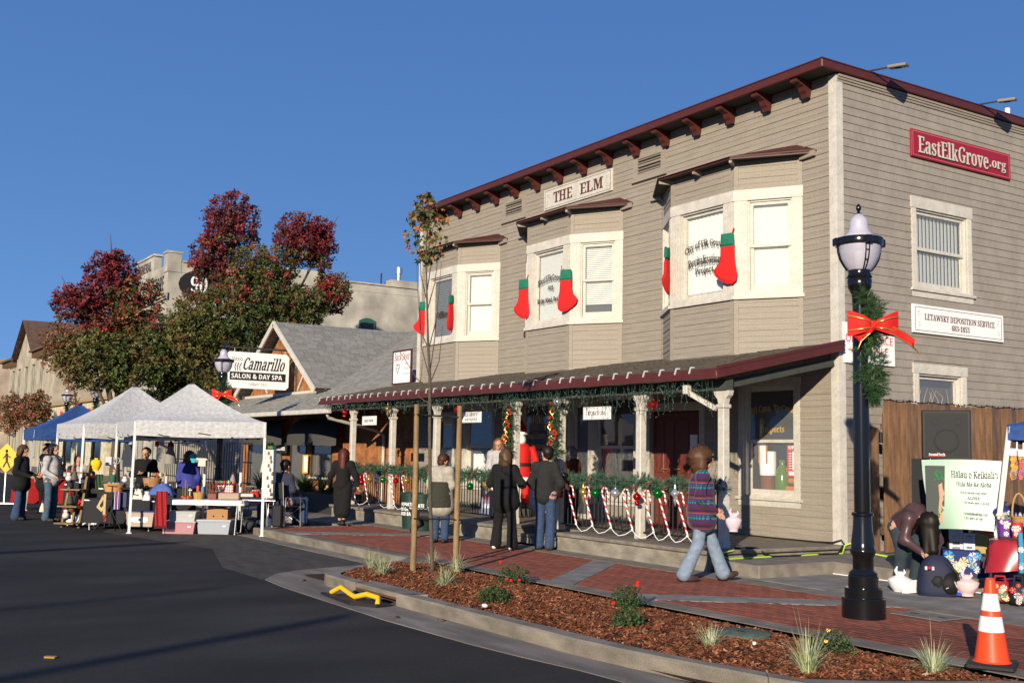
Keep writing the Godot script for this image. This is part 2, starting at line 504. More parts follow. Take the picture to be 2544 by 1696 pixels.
	part("steel_edge", b, mat("rust", Color(0.16, 0.06, 0.03), 0.8, "grain", Vector3.ONE * 3), kerb)
	# sidewalk: brick paving on a bed, crossed by concrete bands
	var sw := Node3D.new()
	sw.name = "sidewalk"
	add_child(sw)
	sw.set_meta("kind", "structure")
	b = MB.new()
	b.flat([Vector2(-10.2, 2.8), Vector2(30, 2.8), Vector2(30, 5.88), Vector2(-3, 5.88), Vector2(-10.2, 5.88)], -0.4, -0.006)
	part("mortar_bed", b, M.mortar, sw)
	b = MB.new()
	b.flat([Vector2(-75, -3), Vector2(-13.4, -3), Vector2(-13.4, 2.9), Vector2(-10.25, 2.9), Vector2(-10.25, 3.72), Vector2(-75, 3.72)], -0.4, -0.002)
	part("concrete_slab", b, M.concrete, sw)
	var bands := [
		[Vector2(-2.07, 3.31), Vector2(-1.51, 3.28), Vector2(0.52, 5.6), Vector2(0.02, 5.6)],
		[Vector2(1.4, 5.6), Vector2(2.06, 5.6), Vector2(3.75, 3.4), Vector2(3.18, 3.4)],
		[Vector2(-7.6, 3.37), Vector2(-6.94, 3.37), Vector2(-8.46, 5.76), Vector2(-9.1, 5.76)]]
	for p in bands:
		b = MB.new(); b.flat(p, -0.1, 0.001)
		part("concrete_band", b, M.plaza, sw)
	for k in 5:
		b = MB.new(); b.flat([Vector2(-13.4 + k * 2.8, 2.87), Vector2(-10.606 + k * 2.8, 2.87), Vector2(-10.606 + k * 2.8, 3.34), Vector2(-13.4 + k * 2.8, 3.34)], -0.1, 0.003)
		part("concrete_strip", b, M.concrete, sw)
	for k in 6:
		b = MB.new(); b.flat([Vector2(-2.78 + k * 1.75, 5.6), Vector2(-1.036 + k * 1.75, 5.6), Vector2(-1.036 + k * 1.75, 5.88), Vector2(-2.78 + k * 1.75, 5.88)], -0.1, 0.002)
		part("header_strip", b, M.kerb, sw)
	# bricks, running bond; the nearest 300 are pieces of their own
	var bm := MB.new()
	bm.bbox(Vector3(0, -0.03, 0), Vector3(0.196, 0.06, 0.096), 0.006)
	var brick := bm.mesh()
	var tones := []
	for k in 5:
		var sm := mat("brick_tone_%d" % k, Color(0.3, 0.088, 0.052) * [0.8, 0.92, 1.0, 1.08, 0.9][k], 0.88, "grain", Vector3.ONE * 3.0, "blotch", Vector3.ONE)
		tones.append(sm)
	var near := []
	var xs := []
	var cs := []
	var eye := Vector2(12.0, 13.9)
	for iz in 24:
		var z := 3.4 + iz * 0.1
		if z > 5.58: continue
		for ix in 95:
			var x := -10.1 + ix * 0.2 + (0.1 if iz % 2 else 0.0)
			if x > 8.0: continue
			var p := Vector2(x, z)
			var off := false
			for q in bands:
				if Geometry2D.is_point_in_polygon(p, PackedVector2Array(q)): off = true
			if absf(x - 4.35) < 0.42 and absf(z - 3.66) < 0.32: off = true
			if off: continue
			var tr := Transform3D(Basis(Vector3.UP, rn(-0.008, 0.008)), Vector3(x, rn(-0.0015, 0.0015), z))
			near.append([p.distance_to(eye), tr, rng.randi() % 5, rn(0.75, 1.15)])
	near.sort_custom(func(a, c): return a[0] < c[0])
	for i in near.size():
		if i < 290:
			var o := part("brick", brick, tones[near[i][2]], sw)
			o.transform = near[i][1]
		else:
			xs.append(near[i][1]); cs.append(Color(0.3, 0.088, 0.052) * near[i][3])
	multi("brick_paving", brick, M.brick, xs, cs, sw, "stuff")
	# plaza of concrete slabs beside the side wall, a low step and the raised slab under the fence
	var pl := Node3D.new()
	pl.name = "pavement"
	add_child(pl)
	pl.set_meta("kind", "structure")
	b = MB.new(); b.flat([Vector2(0.2, 0.5), Vector2(30, 0.5), Vector2(30, 3.46), Vector2(0.2, 3.4)], -0.3, -0.008)
	part("slab_bed", b, M.mortar, pl)
	for k in 14:
		var x0 := 0.46 + k * 1.83
		b = MB.new(); b.flat([Vector2(x0, 1.3), Vector2(x0 + 1.823, 1.3), Vector2(x0 + 1.823, 2.99 if k else 2.94), Vector2(x0, 2.99 if k else 2.86)], -0.1, 0.0)
		part("concrete_slab", b, M.plaza, pl)
		b = MB.new(); b.flat([Vector2(x0, 2.996), Vector2(x0 + 1.823, 2.996), Vector2(x0 + 1.823, 3.4), Vector2(x0, 3.37)], -0.1, 0.002)
		part("border_slab", b, M.concrete, pl)
	b = MB.new(); b.bbox(Vector3(0.53, 0.0, 2.0), Vector3(0.9, 0.35, 1.58), 0.012)
	part("step", b, M.concrete, pl)
	for k in 5:
		b = MB.new(); b.bbox(Vector3(1.5 + k * 3.0, -0.02, -2.6), Vector3(2.995, 0.385, 7.8), 0.012)
		part("raised_slab", b, M.concrete, pl)
	b = MB.new(); b.mm(Vector3(0.98, 0.001, 1.3), Vector3(15, 0.012, 1.312))
	part("joint_seal", b, M.white, pl)

func kerb_piece(parent: Node, o: Array, i: Array, y0: float) -> void:
	var b := MB.new()
	var n := o.size()
	var r := 0.018
	for k in n - 1:
		var a := Vector3(o[k].x, 0, o[k].y)
		var c := Vector3(o[k + 1].x, 0, o[k + 1].y)
		var d := Vector3(i[k + 1].x, 0, i[k + 1].y)
		var e := Vector3(i[k].x, 0, i[k].y)
		var ai := a + (e - a).normalized() * r
		var ci := c + (d - c).normalized() * r
		var lo := Vector3(0, y0, 0)
		var dr := Vector3(0, -r, 0)
		b.quad(a + lo, c + lo, c + dr, a + dr)
		b.quad(a + dr, c + dr, ci, ai)
		b.quad(ai, ci, d, e)
		b.quad(c + lo, a + lo, e + lo, d + lo)
		b.quad(d + lo, e + lo, e, d)
		if k == 0: b.quad(e + lo, a + lo, a + dr, e + Vector3(0, -0.001, 0))
		if k == n - 2: b.quad(c + lo, d + lo, d + Vector3(0, -0.001, 0), c + dr)
	part("kerb_stone", b, M.kerb, parent)

# ---------- clad walls ----------
var board_cache := {}

func board(L: float, p: float, double: bool) -> ArrayMesh:
	var key := "%.3f_%.3f_%s" % [L, p, double]
	if board_cache.has(key): return board_cache[key]
	var pr := [[0.0, 0.0], [0.0, 0.017], [p, 0.004]]
	if double: pr = [[0.0, 0.0], [0.0, 0.018], [p * 0.5 - 0.002, 0.009], [p * 0.5, 0.015], [p, 0.005]]
	var b := MB.new()
	for i in pr.size() - 1:
		var a0: Array = pr[i]
		var a1: Array = pr[i + 1]
		b.quad(Vector3(0, a0[0], a0[1]), Vector3(L, a0[0], a0[1]), Vector3(L, a1[0], a1[1]), Vector3(0, a1[0], a1[1]))
	var l: Array = pr[pr.size() - 1]
	b.quad(Vector3(0, l[0], l[1]), Vector3(L, l[0], l[1]), Vector3(L, l[0], 0), Vector3(0, l[0], 0))
	b.quad(Vector3(0, 0, 0), Vector3(0, 0, 0.016), Vector3(0, p, 0.005), Vector3(0, p, 0))
	b.quad(Vector3(L, 0, 0.016), Vector3(L, 0, 0), Vector3(L, p, 0), Vector3(L, p, 0.005))
	board_cache[key] = b.mesh()
	return board_cache[key]

func gaps(x0: float, x1: float, y0: float, y1: float, holes: Array) -> Array: # stretches of a course that no opening takes up
	var cuts := [[x0, x1]]
	for h in holes: # h = [x0, x1, y0, y1]
		if h[3] <= y0 + 0.03 or h[2] >= y1 - 0.03: continue
		var nxt := []
		for c in cuts:
			if h[1] <= c[0] or h[0] >= c[1]: nxt.append(c); continue
			if h[0] - c[0] > 0.02: nxt.append([c[0], h[0]])
			if c[1] - h[1] > 0.02: nxt.append([h[1], c[1]])
		cuts = nxt
	return cuts

func clad(parent: Node, fr: Transform3D, x0: float, x1: float, y0: float, y1: float, pitch: float, holes: Array, m: Material, double: bool, maxlen := 99.0) -> void:
	var y := y0
	while y < y1 - 0.02:
		var h := minf(pitch, y1 - y)
		for c in gaps(x0, x1, y, y + h, holes):
			var a: float = c[0]
			while a < c[1] - 0.01:
				var e: float = minf(c[1], a + maxlen * rn(0.8, 1.0))
				var o := part("siding_board", board(snappedf(e - a - 0.002, 0.001), snappedf(h, 0.001), double), m, parent)
				o.transform = fr * Transform3D(Basis(), Vector3(a, y, rn(0, 0.0015)))
				a = e
		y += pitch

func sheath(b: MB, fr: Transform3D, x0: float, x1: float, y0: float, y1: float, z0: float, z1: float, holes: Array) -> void: # solid wall round its openings
	var ys := [y0, y1]
	for h in holes:
		for v in [h[2], h[3]]:
			if v > y0 and v < y1 and not ys.has(v): ys.append(v)
	ys.sort()
	var o := b.xf
	b.xf = fr
	for i in ys.size() - 1:
		var ym: float = (ys[i] + ys[i + 1]) * 0.5
		for c in gaps(x0, x1, ym - 0.031, ym + 0.031, holes.filter(func(q): return q[2] <= ym and q[3] >= ym).map(func(q): return [q[0], q[1], ym - 9.0, ym + 9.0])):
			b.mm(Vector3(c[0], ys[i], z0), Vector3(c[1], ys[i + 1], z1))
	b.xf = o

func frame_box(b: MB, x0: float, x1: float, y0: float, y1: float, w: float, z0: float, z1: float) -> void: # a rectangular frame, its outer size given
	b.mm(Vector3(x0, y0, z0), Vector3(x0 + w, y1, z1)); b.mm(Vector3(x1 - w, y0, z0), Vector3(x1, y1, z1))
	b.mm(Vector3(x0 + w, y0, z0), Vector3(x1 - w, y0 + w, z1)); b.mm(Vector3(x0 + w, y1 - w, z0), Vector3(x1 - w, y1, z1))

func slats(b: MB, x0: float, x1: float, y0: float, y1: float, z: float, pitch: float, tilt: float, sw: float) -> void:
	var y := y0
	while y < y1:
		b.box(Vector3((x0 + x1) / 2, y, z), Vector3(x1 - x0, 0.0025, sw), Basis(Vector3.RIGHT, tilt))
		y += pitch
	b.mm(Vector3(x0, y1 - 0.005, z - 0.02), Vector3(x1, y1 + 0.03, z + 0.02))

# a window in an opening: recessed sashes with panes and a blind, all in the wall's own frame (x along, y up, z outwards)
func window(parent: Node, fr: Transform3D, x0: float, x1: float, y0: float, y1: float, hung: bool, blind: String, deep := 0.1) -> void:
	var b := MB.new()
	b.xf = fr
	var s := 0.055
	frame_box(b, x0, x1, y0, y1, 0.03, -deep - 0.02, -0.004) # jambs
	var j := 0.03
	var ym := (y0 + y1) * 0.5
	if hung:
		frame_box(b, x0 + j, x1 - j, ym - 0.02, y1 - j, s, -deep + 0.035, -deep + 0.065)
		frame_box(b, x0 + j, x1 - j, y0 + j, ym + 0.025, s, -deep + 0.003, -deep + 0.033)
		b.mm(Vector3(x0 + j, y0 + j + s, -deep + 0.003), Vector3(x1 - j, y0 + j + s + 0.05, -deep + 0.031))
	else:
		frame_box(b, x0 + j, x1 - j, y0 + j, y1 - j, s, -deep + 0.01, -deep + 0.045)
	part("window_frame", b, M.white_trim, parent)
	for k in (2 if hung else 1):
		var a := y0 + j + s
		var c := y1 - j - s
		if hung and k == 0: c = ym - 0.02
		if hung and k == 1: a = ym + 0.02
		b = MB.new(); b.xf = fr
		b.quad(Vector3(x0 + j + s, a, -deep + 0.02 + 0.03 * k), Vector3(x1 - j - s, a, -deep + 0.02 + 0.03 * k), Vector3(x1 - j - s, c, -deep + 0.02 + 0.03 * k), Vector3(x0 + j + s, c, -deep + 0.02 + 0.03 * k))
		part("pane", b, M.glass, parent)
	b = MB.new(); b.xf = fr
	if blind == "closed": slats(b, x0 + 0.06, x1 - 0.06, y0 + 0.06, y1 - 0.06, -deep - 0.035, 0.024, 1.25, 0.03)
	elif blind == "half": slats(b, x0 + 0.06, x1 - 0.06, y0 + 0.32, y1 - 0.06, -deep - 0.035, 0.04, 0.95, 0.042)
	elif blind == "open": slats(b, x0 + 0.06, x1 - 0.06, y0 + 0.06, y1 - 0.06, -deep - 0.035, 0.045, 0.25, 0.026)
	elif blind == "vertical":
		var x := x0 + 0.07
		while x < x1 - 0.08:
			b.box(Vector3(x + 0.05, (y0 + y1) / 2 + 0.03, -deep - 0.035), Vector3(0.112, y1 - y0 - 0.16, 0.003), Basis(Vector3.UP, 0.3))
			x += 0.1
	if b.v.size(): part("blind", b, M.blind, parent)

func casing(b: MB, x0: float, x1: float, y0: float, y1: float, w: float, head: float, sill: float) -> void: # trim boards round an opening, with a fluted face
	for e in [[x0 - w, x0], [x1, x1 + w]]:
		b.mm(Vector3(e[0], y0, 0.0), Vector3(e[1], y1, 0.022))
		for f in [0.12, 0.4, 0.68]:
			b.mm(Vector3(e[0] + w * f, y0, 0.022), Vector3(e[0] + w * (f + 0.2), y1, 0.029))
	b.mm(Vector3(x0 - w - 0.015, y1, 0.0), Vector3(x1 + w + 0.015, y1 + head, 0.034))
	if sill > 0.0:
		b.mm(Vector3(x0 - w - 0.04, y0 - 0.045, 0.0), Vector3(x1 + w + 0.04, y0, 0.06))
		b.mm(Vector3(x0 - w, y0 - sill, 0.0), Vector3(x1 + w, y0 - 0.047, 0.024))

func elm() -> void:
	var e := thing("shop_building", "tan two-storey clapboard corner building with three bay windows, maroon eaves and a long front porch", "building")
	var F := Transform3D() # front wall: x along, z outwards
	var Sd := Transform3D(Basis(Vector3(0, 0, -1), Vector3.UP, Vector3.RIGHT), Vector3.ZERO) # side wall: local x runs back along the wall
	# --- core behind the cladding
	var b := MB.new()
	b.mm(Vector3(-14.5, 3.25, -12.0), Vector3(-0.3, 7.95, -0.36))
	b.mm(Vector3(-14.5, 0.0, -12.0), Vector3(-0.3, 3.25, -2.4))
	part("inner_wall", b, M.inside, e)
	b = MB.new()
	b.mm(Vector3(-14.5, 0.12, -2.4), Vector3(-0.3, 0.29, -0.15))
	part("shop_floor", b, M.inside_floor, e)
	# openings of the ground-floor front: [x0, x1, y0, y1]
	var low := [[-2.13, -0.95, 0.97, 2.88], [-4.72, -3.28, 0.3, 2.5], [-6.5, -5.2, 0.75, 2.85], [-7.35, -6.72, 0.3, 2.75], [-9.35, -8.25, 0.3, 2.8], [-11.9, -10.62, 0.85, 2.72], [-13.45, -12.55, 0.3, 2.5]]
	var side := [[1.98, 3.4, 4.6, 6.0], [1.98, 3.14, 1.5, 3.13]]
	b = MB.new()
	sheath(b, F, -14.6, 0.0, 0.0, 3.5, -0.15, -0.002, low)
	sheath(b, F, -14.6, 0.0, 3.5, 8.02, -0.15, -0.002, [])
	sheath(b, Sd, 0.16, 12.0, 0.0, 8.0, -0.15, -0.002, side)
	b.mm(Vector3(-14.6, 0, -12.0), Vector3(-14.46, 8.0, -0.16))
	b.mm(Vector3(-14.4, 0, -12.2), Vector3(0, 8.0, -12.01))
	part("wall", b, M.siding, e)
	# --- cladding, board by board
	var grow := 0.02
	var lowh := []
	for h in low: lowh.append([h[0] - 0.12, h[1] + 0.12, h[2] - 0.1, h[3] + 0.13])
	clad(e, F, -14.45, -0.14, 0.3, 2.75, 0.2, lowh, M.siding, true)
	var behind := []
	for cx in [-2.54, -7.41, -12.2]: behind.append([cx - 1.72, cx + 1.72, 0.0, 6.78])
	clad(e, F, -14.45, -0.14, 3.5, 8.0, 0.2, behind, M.siding, true)
	var sideh := []
	for h in side: sideh.append([h[0] - 0.1, h[1] + 0.1, h[2] - 0.12, h[3] + 0.12])
	clad(e, Sd, 0.13, 12.0, 0.17, 7.88, 0.138, sideh, M.shake, false, 6.2)
	# --- corner boards, side trim
	b = MB.new()
	b.mm(Vector3(-0.14, 0.18, -0.001), Vector3(0.026, 7.98, 0.026)); b.mm(Vector3(0.001, 0.18, -0.13), Vector3(0.0255, 7.98, -0.001))
	part("corner_board", b, M.white_trim, e)
	b = MB.new()
	b.mm(Vector3(-14.62, 0.3, -0.001), Vector3(-14.45, 8.0, 0.026)); b.mm(Vector3(-14.626, 0.3, -0.14), Vector3(-14.6, 8.0, 0.02))
	part("corner_board", b, M.white_trim, e)
	b = MB.new()
	for k in 3: b.mm(Vector3(0, 7.86 + k * 0.04, -12.0), Vector3(0.03 + 0.018 * k, 7.898 + k * 0.04, -0.001))
	part("eave_moulding", b, M.siding, e)
	# --- roof with its maroon edge, soffit and brackets
	b = MB.new(); b.mm(Vector3(-14.5, 8.004, -12.2), Vector3(0.06, 8.1, 0.4))
	part("roof", b, M.soffit, e)
	b = MB.new()
	b.bbox(Vector3(-7.2, 8.06, 0.425), Vector3(14.6, 0.14, 0.05), 0.012)
	b.bbox(Vector3(0.085, 8.06, -5.9), Vector3(0.05, 0.14, 12.69), 0.012)
	b.bbox(Vector3(-14.52, 8.06, -5.9), Vector3(0.05, 0.14, 12.69), 0.012)
	b.mm(Vector3(-14.53, 8.131, -12.2), Vector3(0.115, 8.15, 0.455))
	part("fascia", b, M.maroon, e)
	var bk := MB.new()
	bk.prism([Vector2(0, 0.0), Vector2(0.05, -0.30), Vector2(0.11, -0.30), Vector2(0.13, -0.24), Vector2(0.17, -0.2), Vector2(0.2, -0.13), Vector2(0.27, -0.1), Vector2(0.31, -0.075), Vector2(0.385, -0.07), Vector2(0.385, 0.0)], -0.07, 0.07)
	var bkm := bk.mesh()
	for k in 16:
		var o := part("bracket", bkm, M.maroon, e)
		o.transform = Transform3D(Basis(Vector3(0, 0, 1), Vector3.UP, Vector3(-1, 0, 0)), Vector3(-0.57 - k * 0.906, 8.003, 0.012))
	# --- louvred attic vents
	for cx in [-9.8, -4.75]:
		b = MB.new(); frame_box(b, cx - 0.5, cx + 0.5, 7.2, 7.78, 0.14, 0.012, 0.04)
		b.mm(Vector3(cx - 0.53, 7.17, 0.012), Vector3(cx + 0.53, 7.215, 0.075))
		var vf := part("attic_vent", b, M.siding, e)
		b = MB.new(); b.mm(Vector3(cx - 0.36, 7.34, 0.012), Vector3(cx + 0.36, 7.64, 0.0145))
		part("vent_opening", b, M.inside, vf)
		for k in 5:
			b = MB.new(); b.box(Vector3(cx, 7.37 + k * 0.062, 0.026), Vector3(0.72, 0.008, 0.05), Basis(Vector3.RIGHT, 0.75))
			part("louver", b, M.siding, vf)
	# --- three canted bays
	for k in 3: bay(e, [-2.54, -7.41, -12.2][k], k)
	# --- side windows
	var wn := Node3D.new(); wn.name = "window"; e.add_child(wn, true)
	window(wn, Sd, 1.98, 3.4, 4.6, 6.0, true, "vertical", 0.11)
	b = MB.new(); b.xf = Sd; casing(b, 1.98, 3.4, 4.6, 6.0, 0.13, 0.2, 0.15); part("casing", b, M.white_trim, wn)
	wn = Node3D.new(); wn.name = "window"; e.add_child(wn, true)
	window(wn, Sd, 1.98, 3.14, 1.5, 3.13, false, "", 0.11)
	b = MB.new(); b.xf = Sd; casing(b, 1.98, 3.14, 1.5, 3.13, 0.15, 0.17, 0.15); part("casing", b, M.white_trim, wn)
	b = MB.new()
	for q in 9: # dry twigs standing in the window
		var z0 := -2.2 - q * 0.09
		b.tube([Vector3(-0.25, 1.9, -2.55), Vector3(-0.24, 2.4, z0), Vector3(-0.2, 2.65 + 0.04 * (q % 4), z0 + rn(-0.15, 0.15)), Vector3(-0.2, 2.85 + 0.03 * (q % 3), z0 + rn(-0.2, 0.2))], [0.012, 0.009, 0.006, 0.003], 5)
	part("twigs", b, mat("twig", Color(0.4, 0.26, 0.08), 0.8), wn)
	# --- shop front: display window, maroon double door, the other doors and windows in the shade
	wn = Node3D.new(); wn.name = "window"; e.add_child(wn, true)
	window(wn, F, -2.13, -0.95, 0.97, 2.88, true, "", 0.12)
	b = MB.new(); casing(b, -2.13, -0.95, 0.97, 2.88, 0.13, 0.2, 0.15); part("casing", b, M.cream_post, wn)
	text(wn, "lettering", "Mi Casa, Tu Casa", font("Droid Serif", 700), 1.0, 0.14, Transform3D(Basis(), Vector3(-1.53, 2.45, -0.064)), mat("gilt", Color(0.5, 0.33, 0.1), 0.4), 0.002, 0.0, 0.05)
	text(wn, "lettering", "Imports", font("Droid Serif", 700), 0.5, 0.14, Transform3D(Basis(), Vector3(-1.5, 2.12, -0.064)), M.gilt, 0.002)
	var dr := Node3D.new(); dr.name = "door"; e.add_child(dr, true)
	b = MB.new()
	for k in 2:
		var x := -4.7 + k * 0.705
		b.mm(Vector3(x, 0.31, -0.13), Vector3(x + 0.7, 2.48, -0.09))
		for p in [[0.5, 1.2], [1.32, 2.35]]:
			for q in 2: b.bbox(Vector3(x + 0.2 + q * 0.3, (p[0] + p[1]) / 2, -0.088), Vector3(0.22, p[1] - p[0], 0.03), 0.012)
	part("door_leaf", b, M.maroon_door, dr)
	b = MB.new(); casing(b, -4.72, -3.28, 0.3, 2.5, 0.14, 0.16, 0.0); part("casing", b, M.cream_post, dr)
	b = MB.new(); b.tube([Vector3(-4.06, 1.4, -0.05), Vector3(-3.9, 1.4, -0.05)], 0.014, 6); b.tube([Vector3(-4.4, 1.39, -0.05), Vector3(-4.25, 1.39, -0.05)], 0.014, 6)
	part("door_handle", b, M.ribbon_gold, dr)
	b = MB.new(); b.mm(Vector3(-3.62, 1.75, -0.069), Vector3(-3.42, 2.05, -0.066)); part("notice", b, M.white, dr)
	for k in 4:
		var h: Array = [low[2], low[3], low[4], low[5]][k]
		wn = Node3D.new(); wn.name = "door" if k in [1, 2] else "window"; e.add_child(wn, true)
		window(wn, F, h[0], h[1], h[2], h[3], k != 1, "", 0.12)
		b = MB.new(); casing(b, h[0], h[1], h[2], h[3], 0.12, 0.16, 0.0 if k in [1, 2] else 0.12); part("casing", b, M.cream_post, wn)
		if k == 2:
			for t in [["M&M", 2.42, 0.5, 0.2], ["Real Estate", 2.05, 0.75, 0.15], ["& Mortgage", 1.8, 0.75, 0.15]]:
				text(wn, "lettering", t[0], font("Droid Serif", 700), t[2], t[3], Transform3D(Basis(), Vector3(-8.8, t[1], -0.06)), M.gilt, 0.002)
	wn = Node3D.new(); wn.name = "door"; e.add_child(wn, true)
	window(wn, F, -13.45, -12.55, 0.3, 2.5, false, "", 0.12)
	b = MB.new(); casing(b, -13.45, -12.55, 0.3, 2.5, 0.12, 0.16, 0.0); part("casing", b, M.cream_post, wn)
	# white lace and a shelf edge low in the windows
	for h in [low[5], low[4]]:
		b = MB.new()
		var pts := []
		for i in 3:
			var row := []
			for q in 22: row.append(Vector3(lerpf(h[0] + 0.08, h[1] - 0.08, q / 21.0), h[2] + 0.1 + i * 0.33, -0.2 + 0.025 * sin(q * 2.1)))
			pts.append(row)
		b.grid(pts)
		part("curtain", b, M.white, e)
	# --- porch: plinth, deck, steps, posts, beam and shingled roof
	b = MB.new()
	b.mm(Vector3(-13.45, 0.0, -0.14), Vector3(-5.45, 0.24, 2.88)); b.mm(Vector3(-3.72, 0.0, -0.14), Vector3(0.05, 0.24, 2.88))
	b.mm(Vector3(-5.449, 0.0, -0.14), Vector3(-3.721, 0.24, 2.2)); b.mm(Vector3(-5.449, 0.0, 2.2), Vector3(-3.721, 0.11, 2.6))
	part("plinth", b, M.plinth, e)
	b = MB.new()
	for k in 2:
		var x0: float = [-13.52, -3.74][k]
		var x1: float = [-5.43, 0.12][k]
		b.bbox(Vector3((x0 + x1) / 2, 0.27, 1.4), Vector3(x1 - x0, 0.06, 3.06), 0.012)
	b.bbox(Vector3(-4.585, 0.27, 1.05), Vector3(1.686, 0.058, 2.36), 0.012)
	part("porch_deck", b, M.porch_floor, e)
	b = MB.new(); b.bbox(Vector3(-4.585, 0.135, 2.42), Vector3(1.72, 0.05, 0.42), 0.012); part("step", b, M.porch_floor, e)
	for px in [-13.34, -11.12, -8.98, -5.81, -4.3, -2.03, -0.1]:
		b = MB.new()
		b.bbox(Vector3(0, 1.37, 0), Vector3(0.13, 2.14, 0.13), 0.012)
		b.bbox(Vector3(0, 0.36, 0), Vector3(0.15, 0.12, 0.15), 0.012); b.bbox(Vector3(0, 2.4, 0), Vector3(0.17, 0.06, 0.17), 0.012)
		var po := part("post", b, M.cream_post, e)
		po.position = Vector3(px, 0, 2.42)
		b = MB.new()
		b.prism([Vector2(-0.17, 0.2), Vector2(0.17, 0.2), Vector2(0.15, 0.13), Vector2(0.09, 0.08), Vector2(0.066, 0), Vector2(-0.066, 0), Vector2(-0.09, 0.08), Vector2(-0.15, 0.13)], -0.045, 0.045)
		var cp := part("post_cap", b, M.cream_post, po); cp.position.y = 2.432
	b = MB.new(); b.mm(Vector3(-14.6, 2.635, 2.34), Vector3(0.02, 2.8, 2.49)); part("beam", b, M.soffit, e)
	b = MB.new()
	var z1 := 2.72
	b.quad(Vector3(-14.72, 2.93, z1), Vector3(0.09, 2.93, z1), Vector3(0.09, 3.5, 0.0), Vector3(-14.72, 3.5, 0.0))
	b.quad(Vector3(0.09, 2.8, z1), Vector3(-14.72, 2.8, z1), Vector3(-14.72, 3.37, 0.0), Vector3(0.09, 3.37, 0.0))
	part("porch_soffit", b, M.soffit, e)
	b = MB.new()
	for k in 19: # overlapping courses of shingles
		var t0 := k / 19.0
		var t1 := (k + 1.25) / 19.0
		var za := lerpf(z1 + 0.03, 0.0, t0)
		var zb := maxf(lerpf(z1 + 0.03, 0.0, t1), 0.0)
		var ya := lerpf(2.93, 3.5, t0) + 0.024
		var yb := lerpf(2.93, 3.5, t1) + 0.006
		var x := -14.76
		while x < 0.1:
			var w := minf(rn(0.24, 0.33), 0.105 - x)
			var dy := rn(0, 0.007)
			b.quad(Vector3(x, ya + dy, za), Vector3(x + w - 0.006, ya + dy, za), Vector3(x + w - 0.006, yb, zb), Vector3(x, yb, zb))
			b.quad(Vector3(x, ya - 0.02, za), Vector3(x + w - 0.006, ya - 0.02, za), Vector3(x + w - 0.006, ya + dy, za), Vector3(x, ya + dy, za))
			x += w
	part("shingles", b, M.shingle_brown, e, "stuff")
	b = MB.new()
	b.bbox(Vector3(-7.33, 2.868, 2.745), Vector3(14.9, 0.155, 0.05), 0.012)
	b.mm(Vector3(-14.78, 2.79, 2.771), Vector3(0.12, 2.835, 2.79))
	part("porch_fascia", b, M.maroon, e)
	b = MB.new()
	b.bar(Vector3(0.115, 2.87, 2.76), Vector3(0.115, 3.45, 0.02), 0.05, 0.14); b.bar(Vector3(0.13, 2.95, 2.76), Vector3(0.13, 3.53, 0.02), 0.04, 0.05)
	b.bar(Vector3(-14.76, 2.87, 2.76), Vector3(-14.76, 3.45, 0.02), 0.05, 0.14)
	part("rake_board", b, M.maroon, e)
	b = MB.new()
	b.bar(Vector3(-0.1, 2.72, 2.42), Vector3(-0.1, 3.2, 0.05), 0.09, 0.12)
	part("rafter", b, M.soffit, e)
	b = MB.new()
	b.bbox(Vector3(-0.6, 2.65, 2.7), Vector3(0.1, 0.14, 0.1), 0.01); b.bar(Vector3(-0.58, 2.6, 2.66), Vector3(-0.15, 2.36, 2.52), 0.07, 0.07)
	part("downspout", b, M.cream_post, e)

